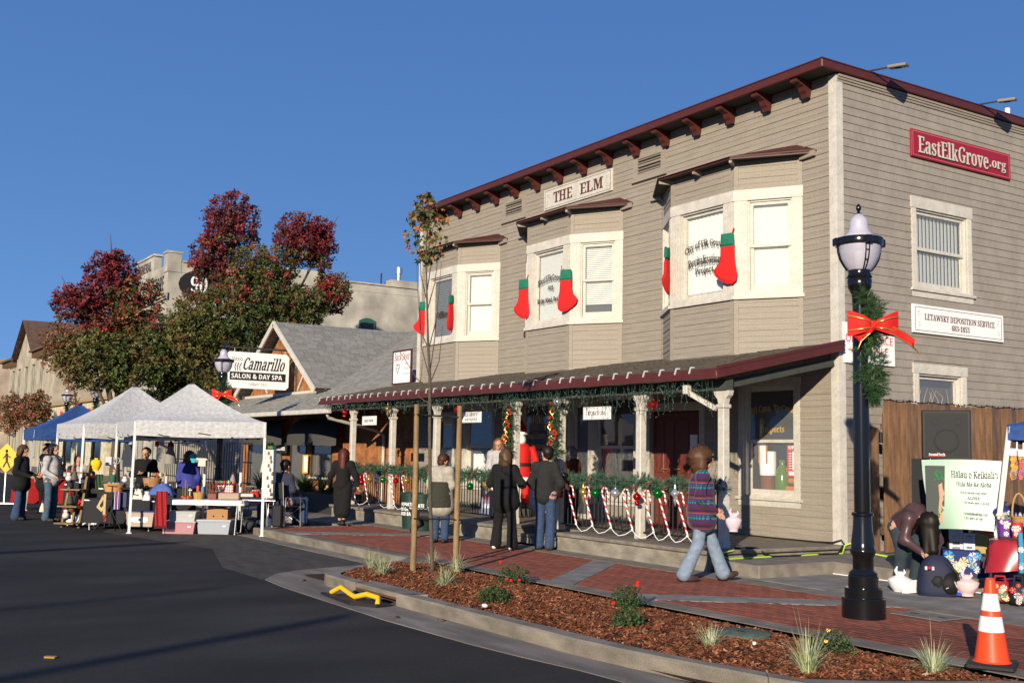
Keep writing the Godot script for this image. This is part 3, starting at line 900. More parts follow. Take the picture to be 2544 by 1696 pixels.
func bay(e: Node, cx: float, k: int) -> void:
	var A := Vector2(cx - 1.8, 0.0)
	var B := Vector2(cx - 0.815, 0.63)
	var C := Vector2(cx + 0.815, 0.63)
	var D := Vector2(cx + 1.8, 0.0)
	var b := MB.new()
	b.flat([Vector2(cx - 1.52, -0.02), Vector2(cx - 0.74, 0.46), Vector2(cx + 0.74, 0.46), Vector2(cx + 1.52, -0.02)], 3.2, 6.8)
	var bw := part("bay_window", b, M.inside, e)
	var faces := [[A, B], [B, C], [C, D]]
	for f in 3:
		var p: Vector2 = faces[f][0]
		var q: Vector2 = faces[f][1]
		var W := p.distance_to(q)
		var ux := Vector3(q.x - p.x, 0, q.y - p.y) / W
		var fr := Transform3D(Basis(ux, Vector3.UP, ux.cross(Vector3.UP)), Vector3(p.x, 0, p.y))
		var o := [0.25, W - 0.25, 4.46, 6.06] if f == 1 else [0.24, W - 0.17, 4.46, 6.06]
		if f == 0: o = [0.17, W - 0.24, 4.46, 6.06]
		b = MB.new()
		sheath(b, fr, 0.0, W, 3.1, 6.78, -0.13, -0.002, [o])
		part("wall", b, M.siding, bw)
		clad(bw, fr, 0.08, W - 0.08, 3.0, 4.36, 0.2, [], M.siding, true)
		clad(bw, fr, 0.08, W - 0.08, 6.25, 6.76, 0.2, [], M.siding, true)
		b = MB.new(); b.xf = fr
		for x in [[0.0, 0.08], [W - 0.08, W]]:
			b.mm(Vector3(x[0], 3.0, 0), Vector3(x[1], 4.36, 0.024)); b.mm(Vector3(x[0], 6.25, 0), Vector3(x[1], 6.76, 0.024))
		part("corner_strip", b, M.siding, bw)
		b = MB.new(); b.xf = fr
		b.mm(Vector3(-0.012, 6.06, 0), Vector3(W + 0.012, 6.25, 0.036)) # head
		b.mm(Vector3(-0.03, 4.34, 0), Vector3(W + 0.03, 4.4, 0.065)); b.mm(Vector3(0, 4.4, 0), Vector3(W, 4.46, 0.03)) # sill
		for x in [[0.0, o[0]], [o[1], W]]:
			b.mm(Vector3(x[0], 4.46, 0), Vector3(x[1], 6.06, 0.02))
			for g in [0.1, 0.38, 0.66]:
				b.mm(Vector3(lerpf(x[0], x[1], g), 4.46, 0.02), Vector3(lerpf(x[0], x[1], g + 0.2), 6.06, 0.027))
		part("casing", b, M.white_trim, bw)
		var bl := "closed"
		if f == 1: bl = ["vertical", "closed", "open"][k]
		elif k == 1: bl = "half"
		window(bw, fr, o[0], o[1], o[2], o[3], f != 1, bl, 0.1)
		if f == 1:
			var g := mat("window_letters", Color(0.06, 0.03, 0.02), 0.5)
			var L: Array = [[["City of Elk Grove", 5.35, 1.02, 0.17, 0.1], ["Revitalization", 5.12, 0.85, 0.16, 0.05], ["Project", 4.96, 0.48, 0.15, 0.0]], [["EastElkGrove", 5.36, 0.95, 0.14, 0.09], [".org", 5.21, 0.22, 0.12, 0.0], ["Kathy Mind, Realtor", 4.95, 0.98, 0.14, 0.0]], [["Offices", 5.1, 0.6, 0.18, 0.0]]][k]
			for t in L: text(bw, "lettering", t[0], font("Droid Serif", 700), t[2], t[3], fr * at3(W / 2, t[1], -0.052), g, 0.003, 0.0, t[4])
	# shallow hipped roof with a maroon edge
	var R := []
	for g in [0.0, 0.24]:
		R.append([Vector2(cx - 1.8 - g * 1.5, -0.01), Vector2(cx - 0.815 - g * 0.6, 0.63 + g), Vector2(cx + 0.815 + g * 0.6, 0.63 + g), Vector2(cx + 1.8 + g * 1.5, -0.01)])
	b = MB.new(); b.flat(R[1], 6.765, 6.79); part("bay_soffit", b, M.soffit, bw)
	b = MB.new()
	for i in 3:
		var a := Vector3(R[1][i].x, 6.745, R[1][i].y)
		var c := Vector3(R[1][i + 1].x, 6.745, R[1][i + 1].y)
		var up := Vector3(0, 0.055, 0)
		b.quad(a, c, c + up, a + up)
		b.quad(a + up, c + up, Vector3(clampf(c.x, cx - 1.7, cx + 1.7), 6.98, 0.0), Vector3(clampf(a.x, cx - 1.7, cx + 1.7), 6.98, 0.0))
	part("bay_roof", b, M.maroon, bw)
	b = MB.new()
	for w in [[R[0][0], R[1][0]], [R[0][1], R[1][1]], [R[0][2], R[1][2]], [R[0][3], R[1][3]], [(R[0][1] + R[0][2]) / 2, (R[1][1] + R[1][2]) / 2]]:
		var a := Vector3(w[0].x, 6.72, w[0].y)
		var c := Vector3(lerpf(w[0].x, w[1].x, 0.9), 6.735, lerpf(w[0].y, w[1].y, 0.9))
		if absf(c.z) < 0.05: a.z = 0.06; c.z = 0.06
		b.bar(a, c, 0.05, 0.09)
	part("bay_bracket", b, M.siding, bw)

func courses(b: MB, e0: Vector3, e1: Vector3, r0: Vector3, r1: Vector3, rows: int, w: float, c: Color, lift := 0.02) -> void: # shingles laid from the eave e0-e1 up to the ridge r0-r1
	var nn := (e1 - e0).cross(r0 - e0).normalized()
	for k in rows:
		var t0 := float(k) / rows
		var t1 := minf((k + 1.2) / rows, 1.0)
		var a := e0.lerp(r0, t0)
		var a2 := e1.lerp(r1, t0)
		var d := e0.lerp(r0, t1)
		var d2 := e1.lerp(r1, t1)
		var L := a.distance_to(a2)
		var s := 0.0
		while s < L - 0.01:
			var q := minf(s + w * rn(0.8, 1.3), L)
			var u0 := s / L
			var u1 := (q - 0.008) / L
			var up := nn * (lift + rn(0, 0.008))
			b.col = c * rn(0.82, 1.12); b.col.a = 1.0
			b.quad(a.lerp(a2, u0) + up, a.lerp(a2, u1) + up, d.lerp(d2, u1) + nn * 0.004, d.lerp(d2, u0) + nn * 0.004)
			b.quad(a.lerp(a2, u0), a.lerp(a2, u1), a.lerp(a2, u1) + up, a.lerp(a2, u0) + up)
			s = q
	b.col = Color.WHITE

func opening(parent: Node, x0: float, x1: float, y0: float, y1: float, m: Material, called := "window") -> Node: # dark glazed recess in a wall at z = 0
	var b := MB.new()
	frame_box(b, x0, x1, y0, y1, 0.07, -0.1, 0.02)
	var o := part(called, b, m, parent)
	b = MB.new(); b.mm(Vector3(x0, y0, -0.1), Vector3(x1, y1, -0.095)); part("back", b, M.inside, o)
	b = MB.new(); b.quad(Vector3(x0 + 0.07, y0 + 0.07, -0.03), Vector3(x1 - 0.07, y0 + 0.07, -0.03), Vector3(x1 - 0.07, y1 - 0.07, -0.03), Vector3(x0 + 0.07, y1 - 0.07, -0.03))
	part("pane", b, M.glass, o)
	return o

func orange_building() -> void:
	mat("stucco", Color(0.58, 0.23, 0.085), 0.9, "stain", Vector3(0.5, 0.5, 0.5), "blotch", Vector3.ONE * 1.5, 0.3, "grain")
	mat("awning_cloth", Color(0.085, 0.08, 0.075), 0.9, "soft", Vector3.ONE, "grain", Vector3.ONE * 3)
	mat("frame_dark", Color(0.035, 0.03, 0.025), 0.6)
	var e := thing("salon_building", "low orange stucco salon with grey shingle roofs, a steep front gable and dark awnings", "building")
	var g := Color(0.36, 0.35, 0.32)
	var holes := [[-21.9, -20.2, 0.75, 2.35], [-23.75, -22.3, 0.1, 2.35], [-25.9, -24.5, 0.75, 2.35], [-28.0, -26.4, 0.1, 2.35], [-19.0, -18.2, 0.6, 2.2]]
	var b := MB.new()
	sheath(b, Transform3D(), -28.6, -14.66, 0.0, 3.3, -0.25, 0.0, holes.slice(0, 4))
	b.mm(Vector3(-28.6, 0.0, -12), Vector3(-28.4, 4.0, -0.251)); b.mm(Vector3(-28.3, 0, -12), Vector3(-14.7, 3.3, -11.8))
	part("wall", b, M.stucco, e)
	for k in 4:
		var h: Array = holes[k]
		opening(e, h[0], h[1], h[2], h[3], M.frame_dark, "door" if k % 2 else "window")
	b = MB.new(); b.bbox(Vector3(-21.05, 0.72, 0.05), Vector3(1.9, 0.07, 0.14), 0.01); b.bbox(Vector3(-25.2, 0.72, 0.05), Vector3(1.6, 0.07, 0.14), 0.01)
	part("sill", b, M.white_trim, e)
	# roofs
	b = MB.new(); courses(b, Vector3(-28.7, 2.74, 2.02), Vector3(-15.75, 2.74, 2.02), Vector3(-28.7, 3.49, 0.0), Vector3(-14.66, 3.49, 0.0), 16, 0.3, g)
	part("lower_roof", b, M.shingle_grey, e, "stuff")
	b = MB.new(); courses(b, Vector3(-28.7, 3.49, 0.0), Vector3(-14.66, 3.49, 0.0), Vector3(-28.7, 6.2, -5.3), Vector3(-14.66, 6.2, -5.3), 40, 0.3, g)
	b.quad(Vector3(-14.66, 6.2, -5.3), Vector3(-28.7, 6.2, -5.3), Vector3(-28.7, 3.3, -11.9), Vector3(-14.66, 3.3, -11.9))
	part("main_roof", b, M.shingle_grey, e, "stuff")
	b = MB.new()
	courses(b, Vector3(-20.75, 3.58, 0.45), Vector3(-20.75, 3.58, -4.2), Vector3(-24.64, 6.05, 0.45), Vector3(-24.64, 6.05, -5.6), 30, 0.3, g * 0.92)
	courses(b, Vector3(-28.53, 3.58, -4.2), Vector3(-28.53, 3.58, 0.45), Vector3(-24.64, 6.05, -5.6), Vector3(-24.64, 6.05, 0.45), 30, 0.3, g)
	part("gable_roof", b, M.shingle_grey, e, "stuff")
	b = MB.new(); b.prism([Vector2(-28.3, 3.4), Vector2(-20.95, 3.4), Vector2(-24.64, 5.92)], -0.1, 0.02); part("gable_wall", b, M.stucco, e)
	b = MB.new()
	b.bar(Vector3(-20.72, 3.5, 0.47), Vector3(-24.64, 5.99, 0.47), 0.05, 0.2); b.bar(Vector3(-28.56, 3.5, 0.47), Vector3(-24.64, 5.99, 0.47), 0.05, 0.2)
	b.mm(Vector3(-28.4, 3.42, 0.02), Vector3(-20.8, 3.56, 0.1))
	b.bar(Vector3(-23.2, 3.6, 0.06), Vector3(-22.3, 4.55, 0.06), 0.03, 0.07); b.bar(Vector3(-26.1, 3.6, 0.06), Vector3(-27.0, 4.5, 0.06), 0.03, 0.07)
	part("bargeboard", b, M.white_trim, e)
	b = MB.new(); b.bar(Vector3(-20.77, 3.51, 0.44), Vector3(-20.77, 3.51, -4.2), 0.06, 0.08); part("eave_board", b, M.frame_dark, e)
	b = MB.new()
	b.bbox(Vector3(-22.2, 2.68, 2.06), Vector3(13.0, 0.13, 0.12), 0.015)
	b.tube([Vector3(-16.0, 2.62, 2.0), Vector3(-16.0, 2.5, 1.98), Vector3(-16.4, 2.2, 0.3), Vector3(-16.4, 2.05, 0.08), Vector3(-16.4, 0.1, 0.08)], 0.05, 6)
	part("gutter_pipe", b, M.white_trim, e)
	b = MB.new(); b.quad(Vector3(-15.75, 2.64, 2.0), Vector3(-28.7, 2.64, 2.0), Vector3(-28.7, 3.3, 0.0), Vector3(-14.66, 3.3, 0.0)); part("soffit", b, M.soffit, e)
	# dome awnings with scalloped edges
	for w in [[-22.95, -19.1], [-27.7, -23.7]]:
		b = MB.new()
		var rows := []
		for i in 8:
			var a := i / 7.0 * PI * 0.5
			var row := []
			for j in 33:
				var u := j / 32.0
				var rx: float = (w[1] - w[0]) / 2
				var cxx: float = (w[0] + w[1]) / 2
				var s := sin(a)
				var edge := pow(absf(u * 2 - 1), 4.0)
				row.append(Vector3(cxx + (u * 2 - 1) * rx * (0.82 + 0.18 * s), 1.95 + 0.68 * cos(a), 0.03 + 0.75 * s * (1.0 - 0.55 * edge)))
			rows.append(row)
		for q in 2:
			var last := []
			for j in 33: last.append(rows[7][j] + Vector3(0, -0.09 * (q + 1) - (0.03 * absf(sin(j / 32.0 * PI * 9)) if q == 1 else 0.0), 0))
			rows.append(last)
		b.grid(rows)
		part("awning", b, M.awning_cloth, e)
	# far wall faded patch of a painted-over sign
	b = MB.new(); b.bbox(Vector3(-24.1, 1.65, 0.2), Vector3(0.95, 0.36, 0.06), 0.01)
	var sg := solo("hanging_sign", b, M.black, "small black sign board with white letters hung under the dark awning", "sign")
	text(sg, "lettering", "Garden", font("Droid Serif", 700), 0.8, 0.17, at3(-24.1, 1.66, 0.231), M.white, 0.004)

func far_buildings() -> void:
	mat("white_brick", Color(0.74, 0.68, 0.57), 0.85, "stain", Vector3(0.12, 0.12, 0.12), "grain", Vector3(0.5, 5.0, 0.5), 0.4, "grain")
	mat("beige_wall", Color(0.7, 0.6, 0.45), 0.85, "blotch", Vector3.ONE * 0.1, "grain", Vector3(0.3, 4, 0.3))
	mat("roof_brown", Color(0.22, 0.13, 0.08), 0.9, "grain", Vector3(0.5, 2, 0.5), "blotch", Vector3.ONE * 0.3)
	mat("teal", Color(0.03, 0.09, 0.07), 0.5)
	var e := thing("store_building", "tall white painted brick store with stepped parapet and dark lettering behind the red trees", "building")
	var b := MB.new()
	b.mm(Vector3(-50, 0, -26), Vector3(-40.5, 9.95, 0)); b.mm(Vector3(-50, 9.95, -26), Vector3(-40.8, 10.1, -0.35))
	part("wall", b, M.white_brick, e)
	b = MB.new()
	b.mm(Vector3(-46.6, 9.951, -0.35), Vector3(-43.1, 11.05, 0.02)); b.mm(Vector3(-50.0, 9.951, -0.35), Vector3(-49.2, 10.85, 0.03))
	b.mm(Vector3(-41.15, 9.951, -0.6), Vector3(-40.46, 10.85, 0.05)); b.mm(Vector3(-43.099, 9.951, -0.3), Vector3(-41.151, 10.3, 0.0))
	b.mm(Vector3(-40.8, 9.951, -9.0), Vector3(-40.48, 10.45, -0.61)); b.mm(Vector3(-40.8, 9.951, -8.0), Vector3(-40.47, 10.75, -5.0)); b.mm(Vector3(-40.8, 9.951, -26), Vector3(-40.48, 10.35, -9.001))
	b.mm(Vector3(-41.3, 10.351, -13.4), Vector3(-40.46, 10.75, -11.8))
	part("parapet", b, M.white_brick, e)
	b = MB.new()
	for k in 3: b.mm(Vector3(-50.05, 8.6 + k * 0.12, 0.0), Vector3(-40.4, 8.71 + k * 0.12, 0.1 + k * 0.07))
	for r in [[-41.2, -40.42, 10.851, 10.95, -0.65, 0.1], [-46.7, -43.0, 11.051, 11.15, -0.4, 0.08], [-40.85, -40.4, 10.451, 10.53, -5.0, -0.66], [-40.85, -40.4, 10.351, 10.43, -26.0, -9.05]]: b.mm(Vector3(r[0], r[2], r[4]), Vector3(r[1], r[3], r[5]))
	part("cornice", b, M.white_brick, e)
	var X := Basis(Vector3(0, 0, -1), Vector3.UP, Vector3.RIGHT)
	b = MB.new(); b.xf = Transform3D(X * Basis(Vector3(1, 0, 0), Vector3(0, 0, 1), Vector3(0, -1, 0)) , Vector3(-40.49, 9.42, -1.75))
	b.lathe([Vector2(0, -0.01), Vector2(0.75, -0.01), Vector2(0.75, 0.02), Vector2(0, 0.02)], 28, Vector3.ZERO, 0.1, func(an, _y): return 1.0 / sqrt(pow(sin(an) / 1.65, 2) + pow(cos(an), 2)))
	var ov := part("oval_sign", b, M.black, e)
	text(ov, "lettering", "90", font("Droid Serif", 700, true), 0.8, 0.75, Transform3D(X, Vector3(-40.46, 9.45, -1.5)), M.white, 0.01)
	text(e, "lettering", "B", font("Droid Serif", 700), 0.55, 0.62, Transform3D(X, Vector3(-40.498, 8.26, -0.75)), M.black, 0.01)
	text(e, "lettering", "R", font("Droid Serif", 700), 0.55, 0.62, Transform3D(X, Vector3(-40.498, 7.3, -0.75)), M.black, 0.01)
	text(e, "lettering", "STORE", font("Droid Sans", 700), 1.9, 0.75, at3(-42.1, 9.45, 0.003), M.frame_dark, 0.01)
	text(e, "lettering", "GENERAL", font("Droid Sans", 700), 2.6, 0.5, at3(-44.85, 10.6, 0.024), M.frame_dark, 0.01)
	for w in [[-10.0, -10.95, 7.2, 8.4], [-3.2, -4.0, 6.1, 7.7], [-4.6, -5.3, 6.1, 7.7]]:
		b = MB.new()
		b.xf = Transform3D(X, Vector3(-40.5, 0, 0))
		frame_box(b, -w[0], -w[1], w[2], w[3], 0.1, -0.02, 0.05)
		var pl := []
		for k in 9: pl.append(Vector2(lerpf(-w[1], -w[0], k / 8.0), w[3] + 0.16 * sin(PI * k / 8.0)))
		b.prism(pl, 0.0, 0.05)
		var wd := part("window", b, M.teal, e)
		b = MB.new(); b.xf = Transform3D(X, Vector3(-40.5, 0, 0)); b.mm(Vector3(-w[0] + 0.1, w[2] + 0.1, 0.001), Vector3(-w[1] - 0.1, w[3] - 0.1, 0.02)); part("pane", b, M.black_gloss, wd)
	for k in 3:
		opening(e, -49.0 + k * 2.8, -47.8 + k * 2.8, 5.2, 7.8, M.teal)
		opening(e, -49.3 + k * 2.9, -47.3 + k * 2.9, 0.3, 3.2, M.teal)
	b = MB.new(); b.tube([Vector3(-41.2, 10.7, -12.6), Vector3(-41.2, 11.35, -12.6)], 0.12, 10); b.tube([Vector3(-41.2, 11.2, -12.6), Vector3(-41.2, 11.55, -12.6)], 0.19, 10)
	part("flue", b, M.metal, e)
	b = MB.new(); b.bar(Vector3(-40.9, 10.3, -11.4), Vector3(-40.9, 11.1, -11.4), 0.06, 0.06); part("vent_pipe", b, M.frame_dark, e)
	# Victorian hall at the far left
	e = thing("hall_building", "beige two-storey clapboard hall with a steep brown gable roof and tall narrow windows", "building")
	b = MB.new()
	b.mm(Vector3(-88.5, 0, -25), Vector3(-68.0, 8.4, 0)); b.prism([Vector2(-84.5, 8.4), Vector2(-75.5, 8.4), Vector2(-80.1, 11.0)], -20, 0.0)
	part("wall", b, M.beige_wall, e)
	b = MB.new()
	courses(b, Vector3(-75.2, 8.3, 0.5), Vector3(-75.2, 8.3, -20), Vector3(-80.1, 11.2, 0.5), Vector3(-80.1, 11.2, -20), 10, 1.2, Color.WHITE)
	courses(b, Vector3(-85.0, 8.3, -20), Vector3(-85.0, 8.3, 0.5), Vector3(-80.1, 11.2, -20), Vector3(-80.1, 11.2, 0.5), 10, 1.2, Color.WHITE)
	courses(b, Vector3(-75.3, 8.45, 0.6), Vector3(-67.8, 8.45, 0.6), Vector3(-75.3, 10.8, -6.0), Vector3(-67.8, 10.8, -6.0), 10, 1.2, Color.WHITE)
	courses(b, Vector3(-90.0, 8.45, 0.6), Vector3(-84.8, 8.45, 0.6), Vector3(-88.0, 9.6, -4.0), Vector3(-84.8, 9.6, -4.0), 6, 1.2, Color.WHITE)
	part("roof", b, M.roof_brown, e)
	b = MB.new(); b.bbox(Vector3(-71.5, 8.38, 0.5), Vector3(7.6, 0.16, 0.3), 0.02); b.bbox(Vector3(-87.3, 8.38, 0.5), Vector3(5.4, 0.16, 0.3), 0.02)
	for k in 13: b.mm(Vector3(-75.1 + k * 0.58, 7.9, 0.0), Vector3(-74.95 + k * 0.58, 8.29, 0.45))
	for k in 9: b.mm(Vector3(-89.7 + k * 0.58, 7.9, 0.0), Vector3(-89.55 + k * 0.58, 8.29, 0.45))
	part("eave", b, M.roof_brown, e)
	for x in [-86.2, -83.2, -79.8, -76.6, -73.2]:
		var wd := opening(e, x - 0.35, x + 0.35, 4.6, 7.5, M.teal)
		b = MB.new(); b.bbox(Vector3(x, 7.6, 0.05), Vector3(1.0, 0.16, 0.14), 0.02); part("lintel", b, M.beige_wall, wd)
	for k in 6: opening(e, -87.5 + k * 3.1, -86.3 + k * 3.1, 0.6, 3.4, M.teal)
	b = MB.new(); b.mm(Vector3(-88.6, 4.0, 0.0), Vector3(-67.9, 4.2, 0.12)); part("belt_course", b, M.beige_wall, e)
	# low cream shop between them
	e = thing("cream_shop", "low cream shop with a flat tan parapet between the beige hall and the white brick store", "building")
	b = MB.new(); b.mm(Vector3(-66.5, 0, -15), Vector3(-50.4, 4.1, 0.3)); part("wall", b, mat("cream_wall", Color(0.68, 0.6, 0.42), 0.85, "blotch", Vector3.ONE * 0.3), e)
	b = MB.new(); b.bbox(Vector3(-58.4, 4.2, 0.3), Vector3(16.4, 0.18, 0.35), 0.02); part("coping", b, mat("tan", Color(0.32, 0.22, 0.12), 0.85), e)
	for k in 4:
		b = MB.new(); b.mm(Vector3(-65.5 + k * 4.0, 0.5, 0.3), Vector3(-63.3 + k * 4.0, 3.1, 0.33))
		var wd := part("window", b, M.teal, e)
		b = MB.new(); b.mm(Vector3(-65.4 + k * 4.0, 0.6, 0.331), Vector3(-63.4 + k * 4.0, 3.0, 0.34)); part("pane", b, M.black_gloss, wd)
	# more of the street beyond
	e = thing("distant_house", "pale pinkish wall of the farthest building at the left edge", "building")
	b = MB.new(); b.mm(Vector3(-140, 0, -20), Vector3(-98, 9.0, 0)); part("wall", b, mat("pink_wall", Color(0.55, 0.43, 0.33), 0.9, "blotch", Vector3.ONE * 0.1), e)
	b = MB.new(); b.mm(Vector3(-140.2, 9.0, -20.2), Vector3(-97.8, 9.3, 0.3)); part("coping", b, M.tan, e)
	for k in 8: opening(e, -138 + k * 5.0, -136.4 + k * 5.0, 5.0, 7.2, M.teal)
	b = MB.new(); b.tube([Vector3(0, 0, 0), Vector3(0, 9.5, 0)], [0.16, 0.11], 8)
	solo("utility_pole", b, M.frame_dark, "dark pole at the far left edge in front of the pale wall", "pole", Vector3(-88.5, -0.15, 6.6))

func spray_mesh(n: int, size: float, w: float) -> ArrayMesh: # a twig end with a few folded leaves
	var b := MB.new()
	for k in n:
		var q := Basis(Vector3.UP, TAU * k / n + rn(-0.5, 0.5)) * Basis(Vector3.RIGHT, rn(-1.0, 0.9))
		b.xf = Transform3D(q, Vector3(rn(-0.5, 0.5), rn(-0.5, 0.5), rn(-0.5, 0.5)) * size)
		var s := size * rn(0.7, 1.15)
		var l := Vector3(-w * s, 0.12 * s, s * 0.45)
		var r := Vector3(w * s, 0.12 * s, s * 0.45)
		b.tri(Vector3.ZERO, Vector3(0, 0, s), l)
		b.tri(Vector3.ZERO, r, Vector3(0, 0, s))
	return b.mesh(false)

var leaf_sets := [
	[Color(0.13, 0.016, 0.022), Color(0.2, 0.026, 0.03), Color(0.08, 0.012, 0.02), Color(0.15, 0.04, 0.028), Color(0.055, 0.035, 0.018)],
	[Color(0.22, 0.022, 0.02), Color(0.15, 0.04, 0.02), Color(0.06, 0.07, 0.02), Color(0.2, 0.08, 0.03), Color(0.3, 0.03, 0.03)],
	[Color(0.05, 0.075, 0.018), Color(0.035, 0.055, 0.014), Color(0.08, 0.1, 0.025), Color(0.1, 0.06, 0.02), Color(0.045, 0.06, 0.02)],
	[Color(0.085, 0.095, 0.022), Color(0.06, 0.075, 0.018), Color(0.12, 0.11, 0.03), Color(0.13, 0.07, 0.025), Color(0.05, 0.06, 0.016)],
	[Color(0.2, 0.085, 0.04), Color(0.26, 0.1, 0.05), Color(0.13, 0.07, 0.03), Color(0.1, 0.085, 0.03), Color(0.3, 0.07, 0.05)]]

func tree(called: String, label: String, at: Vector3, blobs: Array, trunk: float, spread: float, grp: String, leafsize := 0.13) -> Node3D:
	# blobs: [sideways, height, half width, half height, colours, count]; sideways is along the street-front diagonal
	var o := thing(called, label, "tree", at, 0.0, grp)
	var R := Vector3(0.537, 0, -0.843)
	var Dp := Vector3(0.843, 0, 0.537)
	var b := MB.new()
	var top := 0.0
	for q in blobs: top = maxf(top, q[1])
	var fork := Vector3(0, top * 0.24, 0)
	b.tube([Vector3(0, 0, 0), Vector3(rn(-0.05, 0.05), top * 0.12, 0), fork], [trunk * 1.25, trunk, trunk * 0.85], 8)
	var xs := []
	var cs := []
	for q in blobs:
		var dz := rn(-0.55, 0.55) * spread
		var ce: Vector3 = R * q[0] + Vector3(0, q[1], 0) + Dp * dz
		var dp: float = (q[2] + q[3]) * 0.55
		# limb to the clump and twigs inside it
		var mid: Vector3 = fork.lerp(ce, 0.5) + Vector3(0, 0.25, 0) - R * q[0] * 0.12
		b.tube([fork, mid, ce, ce + (ce - mid) * 0.35], [trunk * 0.5, trunk * 0.33, trunk * 0.18, 0.012], 6)
		for t in 7:
			var d := Vector3(rn(-1, 1), rn(-0.3, 1.2), rn(-1, 1)).normalized()
			var tip: Vector3 = ce + R * d.x * q[2] * 1.05 + Vector3(0, d.y * q[3] * 1.1, 0) + Dp * d.z * dp
			b.tube([ce.lerp(mid, rn(0.0, 0.5)), ce.lerp(tip, 0.5) + Vector3(0, 0.08, 0), tip], [trunk * 0.12, 0.018, 0.006], 4)
		var made := 0
		var tries := 0
		while made < q[5] and tries < q[5] * 6:
			tries += 1
			var d := Vector3(rng.randfn(), rng.randfn(), rng.randfn()).normalized() * pow(rng.randf(), 0.4)
			var p: Vector3 = ce + R * d.x * q[2] * 1.08 + Vector3(0, d.y * q[3] * 1.08, 0) + Dp * d.z * dp
			var den := fnz.get_noise_3dv((p + at) * 1.9) + 0.5 * fnz.get_noise_3dv((p + at) * 4.3)
			if den < -0.04: continue
			made += 1
			var pal: Array = leaf_sets[q[4]]
			# autumn turns the tips first: sprays high in the crown redden
			if q[4] in [2, 3] and p.y > top * 0.68 and rng.randf() < 0.35: pal = leaf_sets[1]
			elif q[4] == 0 and p.y < ce.y - q[3] * 0.4 and rng.randf() < 0.4: pal = leaf_sets[2]
			var ix := int(clampf((fnz.get_noise_3dv((p + at) * 0.9 + Vector3(50, 0, 0)) + 0.6) * 3.6 + rn(-0.9, 0.9), 0, 4))
			var c: Color = pal[ix] * rn(0.7, 1.3)
			c.a = 1.0
			var s := rn(0.75, 1.3)
			xs.append(Transform3D(Basis.from_euler(Vector3(rn(-0.9, 0.9), rn(0, TAU), rn(-0.9, 0.9))).scaled(Vector3.ONE * s), p))
			cs.append(c)
	part("trunk", b, M.bark, o)
	multi("crown", spray_mesh(6, leafsize, 0.36), M.leaf, xs, cs, o)
	return o

